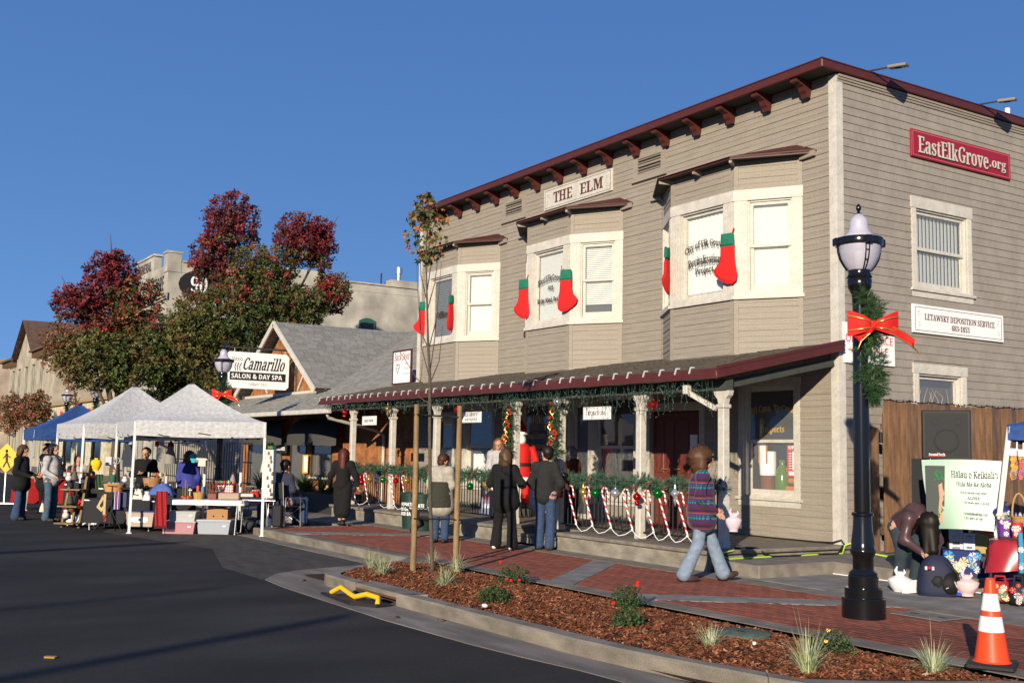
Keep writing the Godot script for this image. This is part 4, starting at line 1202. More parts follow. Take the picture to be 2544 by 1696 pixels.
func trees() -> void:
	tree("pear_tree", "taller red-topped tree with a dark green lower crown behind the grey gable roof", Vector3(-31, -0.15, -1), [[-1.08, 10.8, 1.09, 1.37, 0, 900], [-1.73, 9.34, 0.84, 1.09, 0, 600], [1.8, 10.31, 1.09, 1.09, 0, 800], [2.66, 10.15, 0.56, 1.09, 0, 350], [3.03, 8.27, 0.74, 0.84, 1, 500], [0.43, 8.93, 1.32, 1.02, 2, 800], [-0.03, 7.22, 1.97, 1.41, 2, 1700], [1.9, 7.53, 1.23, 0.84, 2, 800], [-2.21, 6.47, 1.09, 1.58, 3, 1000], [-0.99, 4.98, 1.85, 1.09, 3, 1200]], 0.2, 1.3, "red and green autumn trees")
	tree("pear_tree", "wider red and olive tree in front of the white brick store", Vector3(-35, -0.15, 3.2), [[-0.71, 8.71, 1.08, 1.19, 0, 750], [-1.7, 7.59, 1.08, 0.83, 0, 600], [0.5, 7.81, 1.05, 1.05, 1, 450], [-2.3, 7.91, 0.47, 0.36, 0, 110], [-0.68, 9.45, 0.32, 0.61, 0, 110], [-0.21, 6.85, 1.66, 0.9, 1, 900], [-0.84, 5.24, 1.71, 1.19, 3, 1200], [0.88, 5.18, 1.62, 1.44, 2, 1500], [-2.32, 5.75, 0.76, 1.12, 4, 260], [2.06, 5.75, 1.05, 1.44, 2, 900], [2.3, 4.2, 0.9, 0.8, 2, 600]], 0.2, 1.3, "red and green autumn trees")
	tree("street_tree", "small rust-leaved street tree at the far left edge, left one of the pair", Vector3(-63, 0, 3.3), [[0.1, 3.46, 0.82, 1.31, 4, 520]], 0.06, 0.3, "small rust-leaved street trees", 0.15)
	tree("street_tree", "small rust-leaved street tree before the beige hall, right one of the pair", Vector3(-57, 0, 3.3), [[0.56, 3.48, 0.86, 1.21, 4, 560]], 0.06, 0.3, "small rust-leaved street trees", 0.15)
	tree("street_tree", "thin sparse street tree with a bare stem in front of the beige hall", Vector3(-42.6, 0, 3.3), [[-0.26, 5.11, 0.49, 1.15, 4, 210], [-0.1, 3.6, 0.3, 0.5, 4, 40]], 0.05, 0.2, "small rust-leaved street trees", 0.13)
	# the newly planted maple in the mulch, its leaves one by one
	var o := thing("maple_sapling", "slender young maple with a tuft of green and orange leaves on a long bare stem", "tree", Vector3(-1.42, 0, 6.5))
	var R := Vector3(0.537, 0, -0.843)
	var V := func(s: float, y: float, d := 0.0) -> Vector3: return R * s + Vector3(0.843, 0, 0.537) * d + Vector3(0, y, 0)
	var b := MB.new()
	b.tube([V.call(-0.06, -0.05), V.call(-0.12, 1.0), V.call(-0.15, 1.9), V.call(-0.17, 2.7), V.call(-0.21, 3.2), V.call(-0.235, 3.7), V.call(-0.27, 4.38), V.call(-0.25, 5.2)], [0.03, 0.026, 0.024, 0.021, 0.017, 0.014, 0.01, 0.004], 8)
	var br := [[-0.21, 3.1, -0.33, 3.35, -0.4, 4.25], [-0.17, 2.75, -0.12, 3.2, -0.09, 3.75], [-0.2, 3.05, -0.1, 3.5, -0.05, 4.3], [-0.235, 3.6, -0.14, 4.0, -0.08, 4.6], [-0.16, 2.5, -0.35, 2.65, -0.62, 3.07], [-0.16, 2.6, -0.04, 2.9, 0.0, 3.4], [-0.24, 3.75, -0.33, 4.1, -0.37, 4.7], [-0.26, 4.3, -0.2, 4.7, -0.12, 5.0], [-0.15, 2.3, -0.32, 2.4, -0.28, 2.95], [-0.24, 3.9, -0.2, 4.3, -0.12, 4.75], [-0.17, 2.65, -0.3, 3.1, -0.36, 3.9]]
	for q in br:
		var dz := rn(-0.12, 0.12)
		b.tube([V.call(q[0], q[1]), V.call(q[2], q[3], dz), V.call(q[4], q[5], dz * 1.6)], [0.009, 0.007, 0.003], 5)
	part("trunk", b, M.bark, o)
	var lm := []
	for k in 4: lm.append(vmat("maple_leaf_%d" % k, 0.6))
	var shapes := []
	for k in 12:
		b = MB.new()
		b.col = [Color(0.11, 0.115, 0.03), Color(0.07, 0.085, 0.025), Color(0.16, 0.14, 0.035), Color(0.3, 0.12, 0.03), Color(0.06, 0.07, 0.02), Color(0.13, 0.1, 0.03)][k % 6]
		if k == 11: b.col = Color(0.4, 0.1, 0.04)
		var ring := []
		var rad := [1.0, 0.4, 0.86, 0.38, 0.6, 0.3, 0.2, 0.3, 0.6, 0.38, 0.86, 0.4]
		for i in 12:
			var a := TAU * i / 12.0
			ring.append(Vector3(sin(a) * rad[i], -0.25 * rad[i] * rad[i] + 0.12 * sin(a * 3.0 + k), cos(a) * rad[i]) * 0.062)
		for i in 12: b.tri(Vector3(0, 0.006, 0), ring[i], ring[(i + 1) % 12])
		shapes.append(b.mesh(false))
	for i in 330:
		var u := rng.randf()
		var y := 4.32 + 0.98 * u
		var wide := 0.33 * sqrt(maxf(sin(PI * clampf(0.12 + u * 0.86, 0, 1)), 0.05))
		if u > 0.75: wide *= 0.8
		var a := rn(0, TAU)
		var rr := wide * sqrt(rng.randf())
		var p: Vector3 = V.call(-0.24 - 0.05 * u + cos(a) * rr, y, sin(a) * rr)
		if fnz.get_noise_3dv(p * 5.0) < -0.22: continue
		var l := part("leaf", shapes[rng.randi() % 12], M.leaf, o)
		l.transform = Transform3D(Basis.from_euler(Vector3(rn(0.3, 1.5), rn(0, TAU), rn(-0.5, 0.5))).scaled(Vector3.ONE * rn(0.75, 1.25)), p)
	for k in 2:
		b = MB.new()
		b.tube([Vector3(0, -0.05, 0), Vector3(0.005, 1.1, 0.0), Vector3([-0.02, 0.02][k], 2.29, 0.0)], [0.042, 0.04, 0.036], 9)
		solo("tree_stake", b, M.stake_wood, ["round wooden tree stake left of the young maple", "round wooden tree stake right of the young maple"][k], "stake", [Vector3(-1.5, 0, 6.83), Vector3(-1.4, 0, 6.22)][k], 0.0, "stakes of the young maple")
		b = MB.new()
		var y: float = [2.14, 0.72][k]
		b.tube([Vector3(-1.52, y + 0.01, 6.88), Vector3(-1.46, y, 6.6), Vector3(-1.42, y, 6.5), Vector3(-1.42, y, 6.4), Vector3(-1.38, y - 0.01, 6.17)], 0.012, 6)
		b.tube([Vector3(-1.45, y + 0.01, 6.86), Vector3(-1.53, y, 6.55), Vector3(-1.36, y - 0.01, 6.25)], 0.01, 6)
		solo("tree_tie", b, M.black, ["upper black rubber tie between the two stakes", "lower black rubber tie between the two stakes"][k], "tie")

func blade(b: MB, p: Vector3, dir: Vector3, L: float, w: float, droop: float, segs := 5) -> void:
	var side := dir.cross(Vector3.UP)
	side.y = 0
	side = side.normalized() * w * 0.5
	if side.length() < 1e-5: side = Vector3(w * 0.5, 0, 0)
	var q := p
	var d := dir.normalized()
	var last := [q - side, q + side]
	for k in segs:
		q += d * L / segs
		d = (d + Vector3(0, -droop / segs, 0)).normalized()
		var t := 1.0 - float(k + 1) / segs
		var s := side * (0.35 + 0.65 * t if k < segs - 1 else 0.05)
		var cur := [q - s, q + s]
		b.quad(last[0], last[1], cur[1], cur[0])
		last = cur

func grass_clump(label: String, at: Vector3, n: int, h: float, stalks: int, spread := 1.0) -> void:
	var b := MB.new()
	for i in n:
		var a := rn(0, TAU)
		var out := pow(rng.randf(), 0.8) * 1.05 * spread
		b.col = [Color(0.3, 0.35, 0.18), Color(0.52, 0.52, 0.36), Color(0.22, 0.28, 0.1), Color(0.44, 0.46, 0.28)][rng.randi() % 4]
		blade(b, Vector3(sin(a) * 0.05 * rng.randf(), -0.02, cos(a) * 0.05 * rng.randf()), Vector3(sin(a) * out, 1.0, cos(a) * out), h * rn(0.65, 1.2) * (1.0 + out * 0.35), rn(0.005, 0.009), rn(0.2, 1.1) + out * 0.9)
	for i in stalks:
		var a := rn(0, TAU)
		b.col = Color(0.4, 0.33, 0.2)
		blade(b, Vector3.ZERO, Vector3(sin(a) * 0.3, 1, cos(a) * 0.3), h * rn(1.6, 1.95), 0.004, 0.15)
	solo("grass_clump", b, M.leaf, label, "grass plant", at, 0.0, "variegated grass clumps in the mulch")

func rose(label: String, at: Vector3, r: float, h: float, flowers: Array, col := Color(0.035, 0.07, 0.022)) -> void:
	var o := thing("rose_bush", label, "bush", at, 0.0, "low bushes in the mulch")
	var b := MB.new()
	for i in 14:
		var a := rn(0, TAU)
		b.col = Color(0.12, 0.09, 0.04)
		b.tube([Vector3(0, -0.03, 0), Vector3(sin(a) * r * 0.4, h * 0.5, cos(a) * r * 0.4), Vector3(sin(a) * r * 0.9, h * rn(0.6, 1.0), cos(a) * r * 0.9)], [0.006, 0.004, 0.002], 4)
	part("stem", b, M.needle, o)
	b = MB.new()
	for i in 760:
		var d := Vector3(rng.randfn(), absf(rng.randfn()), rng.randfn()).normalized() * pow(rng.randf(), 0.35)
		var p := Vector3(d.x * r, d.y * h + 0.01, d.z * r)
		b.col = col * rn(0.5, 1.7); b.col.a = 1.0
		b.xf = Transform3D(Basis.from_euler(Vector3(rn(-1, 1), rn(0, TAU), rn(-1, 1))), p)
		var s := rn(0.018, 0.034)
		b.tri(Vector3.ZERO, Vector3(s * 0.45, 0.004, s * 0.5), Vector3(0, 0, s)); b.tri(Vector3.ZERO, Vector3(0, 0, s), Vector3(-s * 0.45, 0.004, s * 0.5))
	part("foliage", b, M.leaf, o)
	for f in flowers:
		b = MB.new()
		for k in 9:
			var a := TAU * k / 9.0 * 2.0
			b.ball(Vector3(sin(a) * 0.011, 0.004 * k * 0.5, cos(a) * 0.011), Vector3(0.012, 0.009, 0.012), 6, 4)
		var fl := part("flower", b, f[3] if f.size() > 3 else M.felt_red, o)
		fl.position = Vector3(f[0], f[1], f[2])

func planting() -> void:
	# mulch bed
	var poly := PackedVector2Array([Vector2(-2.75, 5.87), Vector2(7.0, 5.87), Vector2(6.9, 6.05), Vector2(6.57, 6.68), Vector2(6.33, 7.11), Vector2(6.06, 7.48), Vector2(5.7, 7.54), Vector2(5.0, 7.68), Vector2(4.4, 7.76), Vector2(3.3, 7.82), Vector2(0.6, 7.84), Vector2(0.6, 7.72), Vector2(-0.85, 7.72), Vector2(-0.85, 7.84), Vector2(-1.62, 7.83), Vector2(-1.9, 7.72), Vector2(-2.2, 7.38), Vector2(-2.55, 6.9), Vector2(-2.72, 6.4)])
	var hgt := func(x: float, z: float) -> float:
		return -0.055 + 0.07 * sin(PI * clampf((z - 5.85) / 2.0, 0, 1)) + 0.018 * fnz.get_noise_2d(x * 2.0, z * 2.0) + 0.01 * fnz.get_noise_2d(x * 7.0, z * 7.0)
	var b := MB.new()
	var rows := []
	for i in 34:
		var z := 5.86 + i * 0.061
		var row := []
		for j in 120:
			var x := -2.85 + j * 0.083
			row.append(Vector3(x, hgt.call(x, z) if Geometry2D.is_point_in_polygon(Vector2(x, z), poly) else -0.12, z))
		rows.append(row)
	rows.reverse()
	b.grid(rows)
	struct("planting_soil", b, M.soil)
	b = MB.new()
	b.quad(Vector3(-0.5, 0, 0.1), Vector3(0.5, 0.02, 0.12), Vector3(0.48, 0.05, -0.1), Vector3(-0.5, 0.02, -0.12))
	b.quad(Vector3(-0.5, -0.02, 0.1), Vector3(0.5, -0.03, 0.12), Vector3(0.5, 0.02, 0.12), Vector3(-0.5, 0, 0.1))
	var xs := []
	var cs := []
	var tone := [Color(0.17, 0.05, 0.02), Color(0.25, 0.085, 0.033), Color(0.1, 0.03, 0.013), Color(0.21, 0.06, 0.022), Color(0.33, 0.14, 0.06)]
	while xs.size() < 34000:
		var x := rn(-2.75, 7.0)
		var z := rn(5.87, 7.84)
		if not Geometry2D.is_point_in_polygon(Vector2(x, z), poly): continue
		var L := rn(0.018, 0.07)
		var w := rn(0.03, 0.11)
		xs.append(Transform3D(Basis.from_euler(Vector3(rn(-0.5, 0.5), rn(0, TAU), rn(-0.6, 0.6))) * Basis.from_scale(Vector3(L, L * 0.6, w)), Vector3(x, hgt.call(x, z) + rn(0.0, 0.02), z)))
		var c: Color = tone[rng.randi() % 5] * rn(0.6, 1.25)
		if rng.randf() < 0.012: c = Color(0.5, 0.33, 0.2)
		c.a = 1.0
		cs.append(c)
	var mu := multi("mulch", b.mesh(false), M.chip, xs, cs, self, "stuff")
	mu.set_meta("label", "red-brown bark mulch filling the kerbed planting bed"); mu.set_meta("category", "mulch")
	# variegated grasses
	grass_clump("pale grass clump at the rounded end of the bed, rear one of two", Vector3(-2.16, 0, 7.13), 110, 0.25, 4)
	grass_clump("pale grass clump at the rounded end of the bed, front one of two", Vector3(-1.36, 0, 7.36), 130, 0.27, 2)
	grass_clump("pale grass clump in front of the right-hand stake", Vector3(0.0, 0, 7.17), 140, 0.25, 0)
	grass_clump("pale grass clump half hidden behind the left-hand stake", Vector3(-2.5, 0, 6.0), 90, 0.2, 2)
	grass_clump("pale grass clump just behind the right-hand stake", Vector3(-1.3, 0, 6.25), 110, 0.27, 4)
	grass_clump("small pale grass clump beside the green valve cover", Vector3(4.7, 0, 7.14), 90, 0.21, 0, 0.9)
	grass_clump("largest pale grass clump with tall dry stalks in front of the lamp post", Vector3(5.93, 0, 7.26), 130, 0.3, 5, 0.8)
	grass_clump("bushy pale grass clump left of the traffic cone", Vector3(6.39, 0, 6.36), 170, 0.24, 3, 1.0)
	rose("low rose bush with a row of red blooms beside the maple's shadow", Vector3(0.08, 0, 6.22), 0.25, 0.24, [[0.1, 0.06, 0.16], [0.16, 0.05, 0.13], [0.24, 0.06, 0.06], [-0.22, 0.24, 0.05]])
	rose("low green bush without blooms near the kerb, left of the others", Vector3(1.46, 0, 7.36), 0.2, 0.17, [])
	rose("low rose bush with a red spray, where the concrete strip meets the bed", Vector3(2.48, 0, 6.28), 0.2, 0.25, [[0.1, 0.27, -0.06], [0.11, 0.24, -0.05]])
	rose("low rose bush with one red bloom, in front of the other on the strip side", Vector3(3.54, 0, 7.12), 0.17, 0.2, [[-0.13, 0.21, 0.08]])
	rose("low bush with tiny yellow buds behind the largest grass clump", Vector3(5.42, 0, 6.42), 0.22, 0.19, [[0.1, 0.12, 0.17, M.ribbon_gold], [0.02, 0.19, 0.05, M.ribbon_gold]], Color(0.05, 0.075, 0.025))
	# raised planter with strappy green plants before the salon
	b = MB.new(); b.bbox(Vector3(-15.7, 0.24, 2.1), Vector3(3.7, 0.5, 1.0), 0.02)
	solo("raised_planter", b, M.frame_dark, "low dark planter wall between the salon and the end of the porch", "planter")
	for k in 7:
		b = MB.new()
		for i in 120:
			var a := rn(0, TAU)
			b.col = [Color(0.12, 0.17, 0.025), Color(0.2, 0.24, 0.04), Color(0.07, 0.12, 0.02)][i % 3]
			blade(b, Vector3(rn(-0.1, 0.1), 0, rn(-0.1, 0.1)), Vector3(sin(a) * rn(0.2, 1.0), 1.0, cos(a) * rn(0.2, 1.0)), rn(0.4, 0.7), 0.03, rn(0.6, 1.8))
		if k < 5:
			solo("lily_plant", b, M.leaf, ["strappy plant at the left end of the low planter", "second strappy plant from the left in the low planter", "middle strappy plant of the low planter", "second strappy plant from the right in the low planter", "strappy plant at the right end of the low planter"][k], "plant", Vector3(-17.2 + k * 0.75, 0.47, 2.1 + 0.2 * (k % 2)), 0.0, "strappy plants before the salon")
		else:
			solo("lily_plant", b, M.leaf, ["strappy green plant seen under the tent beside the far lamp post", "strappy green plant low by the salon door"][k - 5], "plant", [Vector3(-18.2, 0.5, 3.0), Vector3(-19.5, 0.3, 2.2)][k - 5])
	# green valve cover and a pale stone in the mulch
	b = MB.new(); b.lathe([Vector2(0.27, -0.03), Vector2(0.27, 0.035), Vector2(0.25, 0.045), Vector2(0, 0.047)], 20, Vector3.ZERO, 0.5)
	var vb := solo("valve_cover", b, mat("valve_green", Color(0.13, 0.17, 0.12), 0.7, "stain", Vector3.ONE * 2), "dusty green round irrigation valve cover sunk in the mulch", "valve cover", Vector3(4.43, 0.0, 6.5))
	b = MB.new(); b.mm(Vector3(-0.05, 0.046, -0.008), Vector3(0.05, 0.052, 0.008)); part("lift_slot", b, M.black, vb)
	b = MB.new(); b.ball(Vector3.ZERO, Vector3(0.04, 0.02, 0.024), 8, 5)
	solo("pebble", b, M.white, "pale oval stone lying at the edge of the mulch", "stone", Vector3(1.86, 0.03, 7.72), 0.5)
	b = MB.new(); b.ball(Vector3.ZERO, Vector3(0.017, 0.017, 0.017), 8, 6)
	solo("white_ball", b, M.white, "tiny white ball lying on the mulch near the valve cover", "ball", Vector3(4.98, 0.05, 6.88))

# ---------- evergreen garlands ----------
var sprig: ArrayMesh

func garland(called: String, parent: Node, path: Array, rad: Array, n: int, tones := [Color(0.025, 0.06, 0.032), Color(0.05, 0.1, 0.055), Color(0.035, 0.085, 0.03), Color(0.08, 0.13, 0.08)], sc := 1.0) -> MultiMeshInstance3D:
	if sprig == null:
		var b := MB.new()
		for i in 16:
			var a := i * 2.4
			var y := 0.07 * i / 16.0
			blade(b, Vector3(0, y, 0), Vector3(sin(a), 0.9, cos(a)), 0.042, 0.0055, 0.0, 1)
		b.tube([Vector3.ZERO, Vector3(0, 0.09, 0)], 0.003, 3)
		sprig = b.mesh(false)
	var xs := []
	var cs := []
	for i in n:
		var f := rng.randf() * (path.size() - 1)
		var k := mini(int(f), path.size() - 2)
		var p: Vector3 = path[k].lerp(path[k + 1], f - k)
		var r: float = lerpf(rad[k], rad[k + 1], f - k)
		var d := Vector3(rng.randfn(), rng.randfn(), rng.randfn()).normalized()
		p += d * r * rn(0.25, 1.0) * (0.85 + 0.3 * fnz.get_noise_3dv(p * 9.0))
		var bas := Basis(Quaternion(Vector3.UP, (d + Vector3(rn(-0.5, 0.5), rn(-0.6, 0.4), rn(-0.5, 0.5))).normalized())) * Basis(Vector3.UP, rn(0, TAU))
		xs.append(Transform3D(bas.scaled(Vector3.ONE * rn(0.7, 1.3) * sc), p))
		var c: Color = tones[rng.randi() % tones.size()] * rn(0.6, 1.3)
		c.a = 1
		cs.append(c)
	return multi(called, sprig, M.needle, xs, cs, parent)

# ---------- street lamps ----------
func bow_mesh() -> Array:
	var b := MB.new()
	var gd := MB.new()
	for s in [-1.0, 1.0]:
		for side in [1.0, -1.0]:
			var rows := []
			for i in 9:
				var u := i / 8.0
				var row := []
				for j in 7:
					var v := j / 6.0 * 2 - 1
					var hh := lerpf(0.035, 0.145, pow(u, 0.8)) * (1.0 if u < 0.97 else 0.97)
					row.append(Vector3(s * 0.27 * u, v * hh + 0.02 * u, side * 0.075 * sin(PI * pow(u, 0.7)) * (1.0 - 0.25 * v * v) + 0.004 * side))
				rows.append(row)
			if s * side > 0: rows.reverse()
			b.grid(rows)
		for v in [-0.55, 0.55]:
			var pts := []
			for i in 9:
				var u := i / 8.0
				pts.append(Vector3(s * 0.27 * u, v * lerpf(0.035, 0.145, pow(u, 0.8)) + 0.02 * u, 0.077 * sin(PI * pow(u, 0.7)) * (1.0 - 0.25 * v * v) + 0.009))
			gd.tube(pts, 0.008, 4)
	b.ball(Vector3(0, 0, 0.01), Vector3(0.05, 0.06, 0.055), 10, 7)
	for tl in [[0.46, -0.24, 0.03], [-0.2, -0.2, 0.02]]:
		var rows := []
		for i in 9:
			var u := i / 8.0
			var c := Vector3(tl[0] * u, tl[1] * u * u - 0.02 * sin(u * 5.0), tl[2] + 0.03 * sin(u * 6.0))
			rows.append([c + Vector3(0.035, -0.075, 0) * (0.4 + 0.6 * u), c + Vector3(0, 0, 0.012) + (Vector3(-0.05, 0, 0) * signf(tl[0]) if i == 8 else Vector3.ZERO), c + Vector3(-0.02, 0.075, 0) * (0.4 + 0.6 * u)])
		b.grid(rows)
		gd.tube([rows[0][2], rows[3][2], rows[6][2], rows[8][2]], 0.008, 4)
		gd.tube([rows[0][0], rows[3][0], rows[6][0], rows[8][0]], 0.008, 4)
	return [b, gd]

func lamps() -> void:
	var gl := mat("lamp_globe", Color(0.5, 0.48, 0.58), 0.3)
	gl.transparency = BaseMaterial3D.TRANSPARENCY_ALPHA; gl.albedo_color.a = 0.72; gl.clearcoat_enabled = true; gl.clearcoat = 0.6
	var o := thing("street_lamp", "nearest black street lamp with a ribbed clear globe, beside the plaza", "street lamp", Vector3(4.11, 0, 4.42), 0.0, "black acorn street lamps")
	var b := MB.new()
	b.lathe([Vector2(0.225, 0), Vector2(0.225, 0.2), Vector2(0.215, 0.21), Vector2(0.193, 0.213), Vector2(0.193, 0.3), Vector2(0.186, 0.308), Vector2(0.155, 0.311), Vector2(0.155, 0.425), Vector2(0.145, 0.44), Vector2(0.148, 0.452), Vector2(0.14, 0.47), Vector2(0.122, 0.485), Vector2(0.108, 0.5)], 28, Vector3.ZERO, 0.5)
	part("base", b, M.black_gloss, o)
	b = MB.new()
	b.lathe([Vector2(0.108, 0.5), Vector2(0.108, 0.63), Vector2(0.118, 0.645), Vector2(0.134, 0.68), Vector2(0.134, 0.7), Vector2(0.122, 0.72), Vector2(0.12, 0.78), Vector2(0.1, 0.95), Vector2(0.096, 1.05), Vector2(0.113, 1.06), Vector2(0.113, 1.085), Vector2(0.085, 1.1), Vector2(0.078, 3.2), Vector2(0.078, 3.36)], 24, Vector3.ZERO, 0.6, func(an, y): return 1.0 - 0.035 * absf(sin(an * 8.0)) if y > 1.1 and y < 3.4 else 1.0)
	part("shaft", b, M.black_gloss, o)
	b = MB.new()
	b.lathe([Vector2(0.078, 3.3), Vector2(0.085, 3.42), Vector2(0.125, 3.5), Vector2(0.132, 3.58), Vector2(0.118, 3.6), Vector2(0.128, 3.625), Vector2(0.118, 3.65), Vector2(0.122, 3.685), Vector2(0.05, 3.69)], 24, Vector3.ZERO, 0.7)
	for k in 12: b.ball(Vector3(sin(TAU * k / 12) * 0.127, 3.612, cos(TAU * k / 12) * 0.127), Vector3.ONE * 0.01, 5, 4)
	part("cup", b, M.black_gloss, o)
	b = MB.new()
	var rib := func(an, _y): return 1.0 + 0.008 * cos(an * 24.0)
	b.lathe([Vector2(0.125, 3.69), Vector2(0.16, 3.73), Vector2(0.2, 3.81), Vector2(0.22, 3.88), Vector2(0.232, 3.96), Vector2(0.232, 3.98)], 96, Vector3.ZERO, 1.0, rib)
	b.lathe([Vector2(0.175, 4.03), Vector2(0.17, 4.06), Vector2(0.125, 4.1), Vector2(0.104, 4.14), Vector2(0.1, 4.18), Vector2(0.102, 4.21), Vector2(0.09, 4.25), Vector2(0.055, 4.29), Vector2(0.028, 4.31)], 96, Vector3.ZERO, 1.0, rib)
	part("globe", b, gl, o)
	b = MB.new(); b.lathe([Vector2(0.05, 3.69), Vector2(0.055, 3.9), Vector2(0.045, 3.95), Vector2(0, 3.96)], 12); part("lamp_holder", b, M.white, o)
	b = MB.new()
	b.lathe([Vector2(0.235, 3.955), Vector2(0.252, 3.955), Vector2(0.256, 3.97), Vector2(0.256, 4.02), Vector2(0.25, 4.035), Vector2(0.178, 4.045), Vector2(0.178, 4.02), Vector2(0.235, 4.01)], 48, Vector3.ZERO, 0.5, func(an, _y): return 1.0 + 0.008 * signf(cos(an * 24.0)))
	for k in 4:
		var a := TAU * (k + 0.5) / 4 + 0.3
		b.bbox(Vector3(sin(a) * 0.255, 3.99, cos(a) * 0.255), Vector3(0.08, 0.085, 0.06), 0.008, Basis(Vector3.UP, a))
		for s in [-0.08, 0.08]:
			var pts := []
			for q in [[0.24, 3.96], [0.234, 3.88], [0.212, 3.8], [0.172, 3.73], [0.13, 3.68]]: pts.append(Vector3(sin(a + s) * q[0], q[1], cos(a + s) * q[0]))
			b.tube(pts, 0.007, 5)
		for q in [[0.235, 3.88], [0.205, 3.78]]: b.bar(Vector3(sin(a - 0.08) * q[0], q[1], cos(a - 0.08) * q[0]), Vector3(sin(a + 0.08) * q[0], q[1], cos(a + 0.08) * q[0]), 0.008, 0.008)
	b.lathe([Vector2(0.032, 4.3), Vector2(0.032, 4.31), Vector2(0.012, 4.335), Vector2(0.028, 4.36), Vector2(0.026, 4.395), Vector2(0.01, 4.42), Vector2(0, 4.425)], 12, Vector3.ZERO, 0.9)
	part("cage", b, M.black_gloss, o)
	var spots := [Vector3(-17.4, 0, 4.5), Vector3(-37.9, 0, 3.5), Vector3(-44.2, 0, 3.5)]
	for k in 3: dup(o, ["black street lamp behind the tents, beside the hair salon sign", "far street lamp beyond the white tents, right of two", "far street lamp beyond the white tents, left of two"][k], spots[k])
	var R := Vector3(0.537, 0, -0.843)
	var N := Vector3(0.843, 0, 0.537)
	var bw := bow_mesh()
	var all := [o.position] + spots
	for k in 4:
		var w := thing("wreath", ["evergreen teardrop swag tied to the nearest lamp post", "evergreen swag on the lamp post beside the hair salon sign", "evergreen swag on the farther right lamp post", "evergreen swag on the farthest left lamp post"][k], "wreath", all[k], 0.0, "evergreen swags on the lamp posts")
		var path := [R * 0.0 + N * 0.06 + Vector3(0, 3.44, 0), R * 0.1 + N * 0.08 + Vector3(0, 3.25, 0), R * 0.14 + N * 0.08 + Vector3(0, 3.12, 0), R * 0.06 + N * 0.09 + Vector3(0, 2.98, 0), R * 0.09 + N * 0.08 + Vector3(0, 2.75, 0), R * 0.1 + N * 0.08 + Vector3(0, 2.58, 0), R * 0.1 + N * 0.07 + Vector3(0, 2.42, 0), R * 0.13 + N * 0.06 + Vector3(0, 2.28, 0)]
		garland("foliage", w, path, [0.07, 0.15, 0.14, 0.13, 0.2, 0.19, 0.13, 0.03], 900 if k == 0 else 260, [Color(0.02, 0.06, 0.02), Color(0.035, 0.09, 0.03), Color(0.05, 0.11, 0.04), Color(0.03, 0.075, 0.025)], 1.0 if k == 0 else 1.7)
		var bo := thing("ribbon_bow", ["large red ribbon bow with gold edges on the nearest lamp post", "red ribbon bow on the lamp post beside the hair salon sign", "red ribbon bow on the farther right lamp post", "red ribbon bow on the farthest left lamp post"][k], "bow", all[k] + N * 0.24 + R * 0.06 + Vector3(0, 3.06, 0), deg_to_rad(57.5), "red bows on the lamp posts")
		part("ribbon", bw[0], M.crimson, bo)
		part("gold_edge", bw[1], M.ribbon_gold, bo)

func orn_mesh(kind: String) -> ArrayMesh:
	var b := MB.new()
	var pr := []
	if kind == "ball": pr = [[0, -0.075], [0.04, -0.065], [0.068, -0.03], [0.075, 0.0], [0.068, 0.03], [0.04, 0.062], [0.016, 0.074], [0.016, 0.095], [0, 0.096]]
	elif kind == "onion": pr = [[0, -0.13], [0.006, -0.1], [0.02, -0.07], [0.06, -0.035], [0.088, 0.0], [0.085, 0.03], [0.055, 0.065], [0.018, 0.08], [0.018, 0.1], [0, 0.101]]
	elif kind == "spindle": pr = [[0, -0.2], [0.006, -0.17], [0.022, -0.12], [0.03, -0.09], [0.02, -0.06], [0.035, -0.04], [0.072, -0.005], [0.07, 0.02], [0.03, 0.06], [0.016, 0.09], [0.02, 0.12], [0.01, 0.15], [0, 0.16]]
	else: pr = [[0, -0.14], [0.03, -0.13], [0.045, -0.1], [0.03, -0.07], [0.014, -0.055], [0.045, -0.04], [0.07, 0.0], [0.06, 0.035], [0.02, 0.065], [0.014, 0.085], [0, 0.086]]
	var q := []
	for p in pr: q.append(Vector2(p[0], p[1]))
	b.lathe(q, 18, Vector3.ZERO, 1.2)
	b.tube([Vector3(0, 0.08, 0), Vector3(0, 0.24, 0)], 0.003, 3)
	return b.mesh(false)

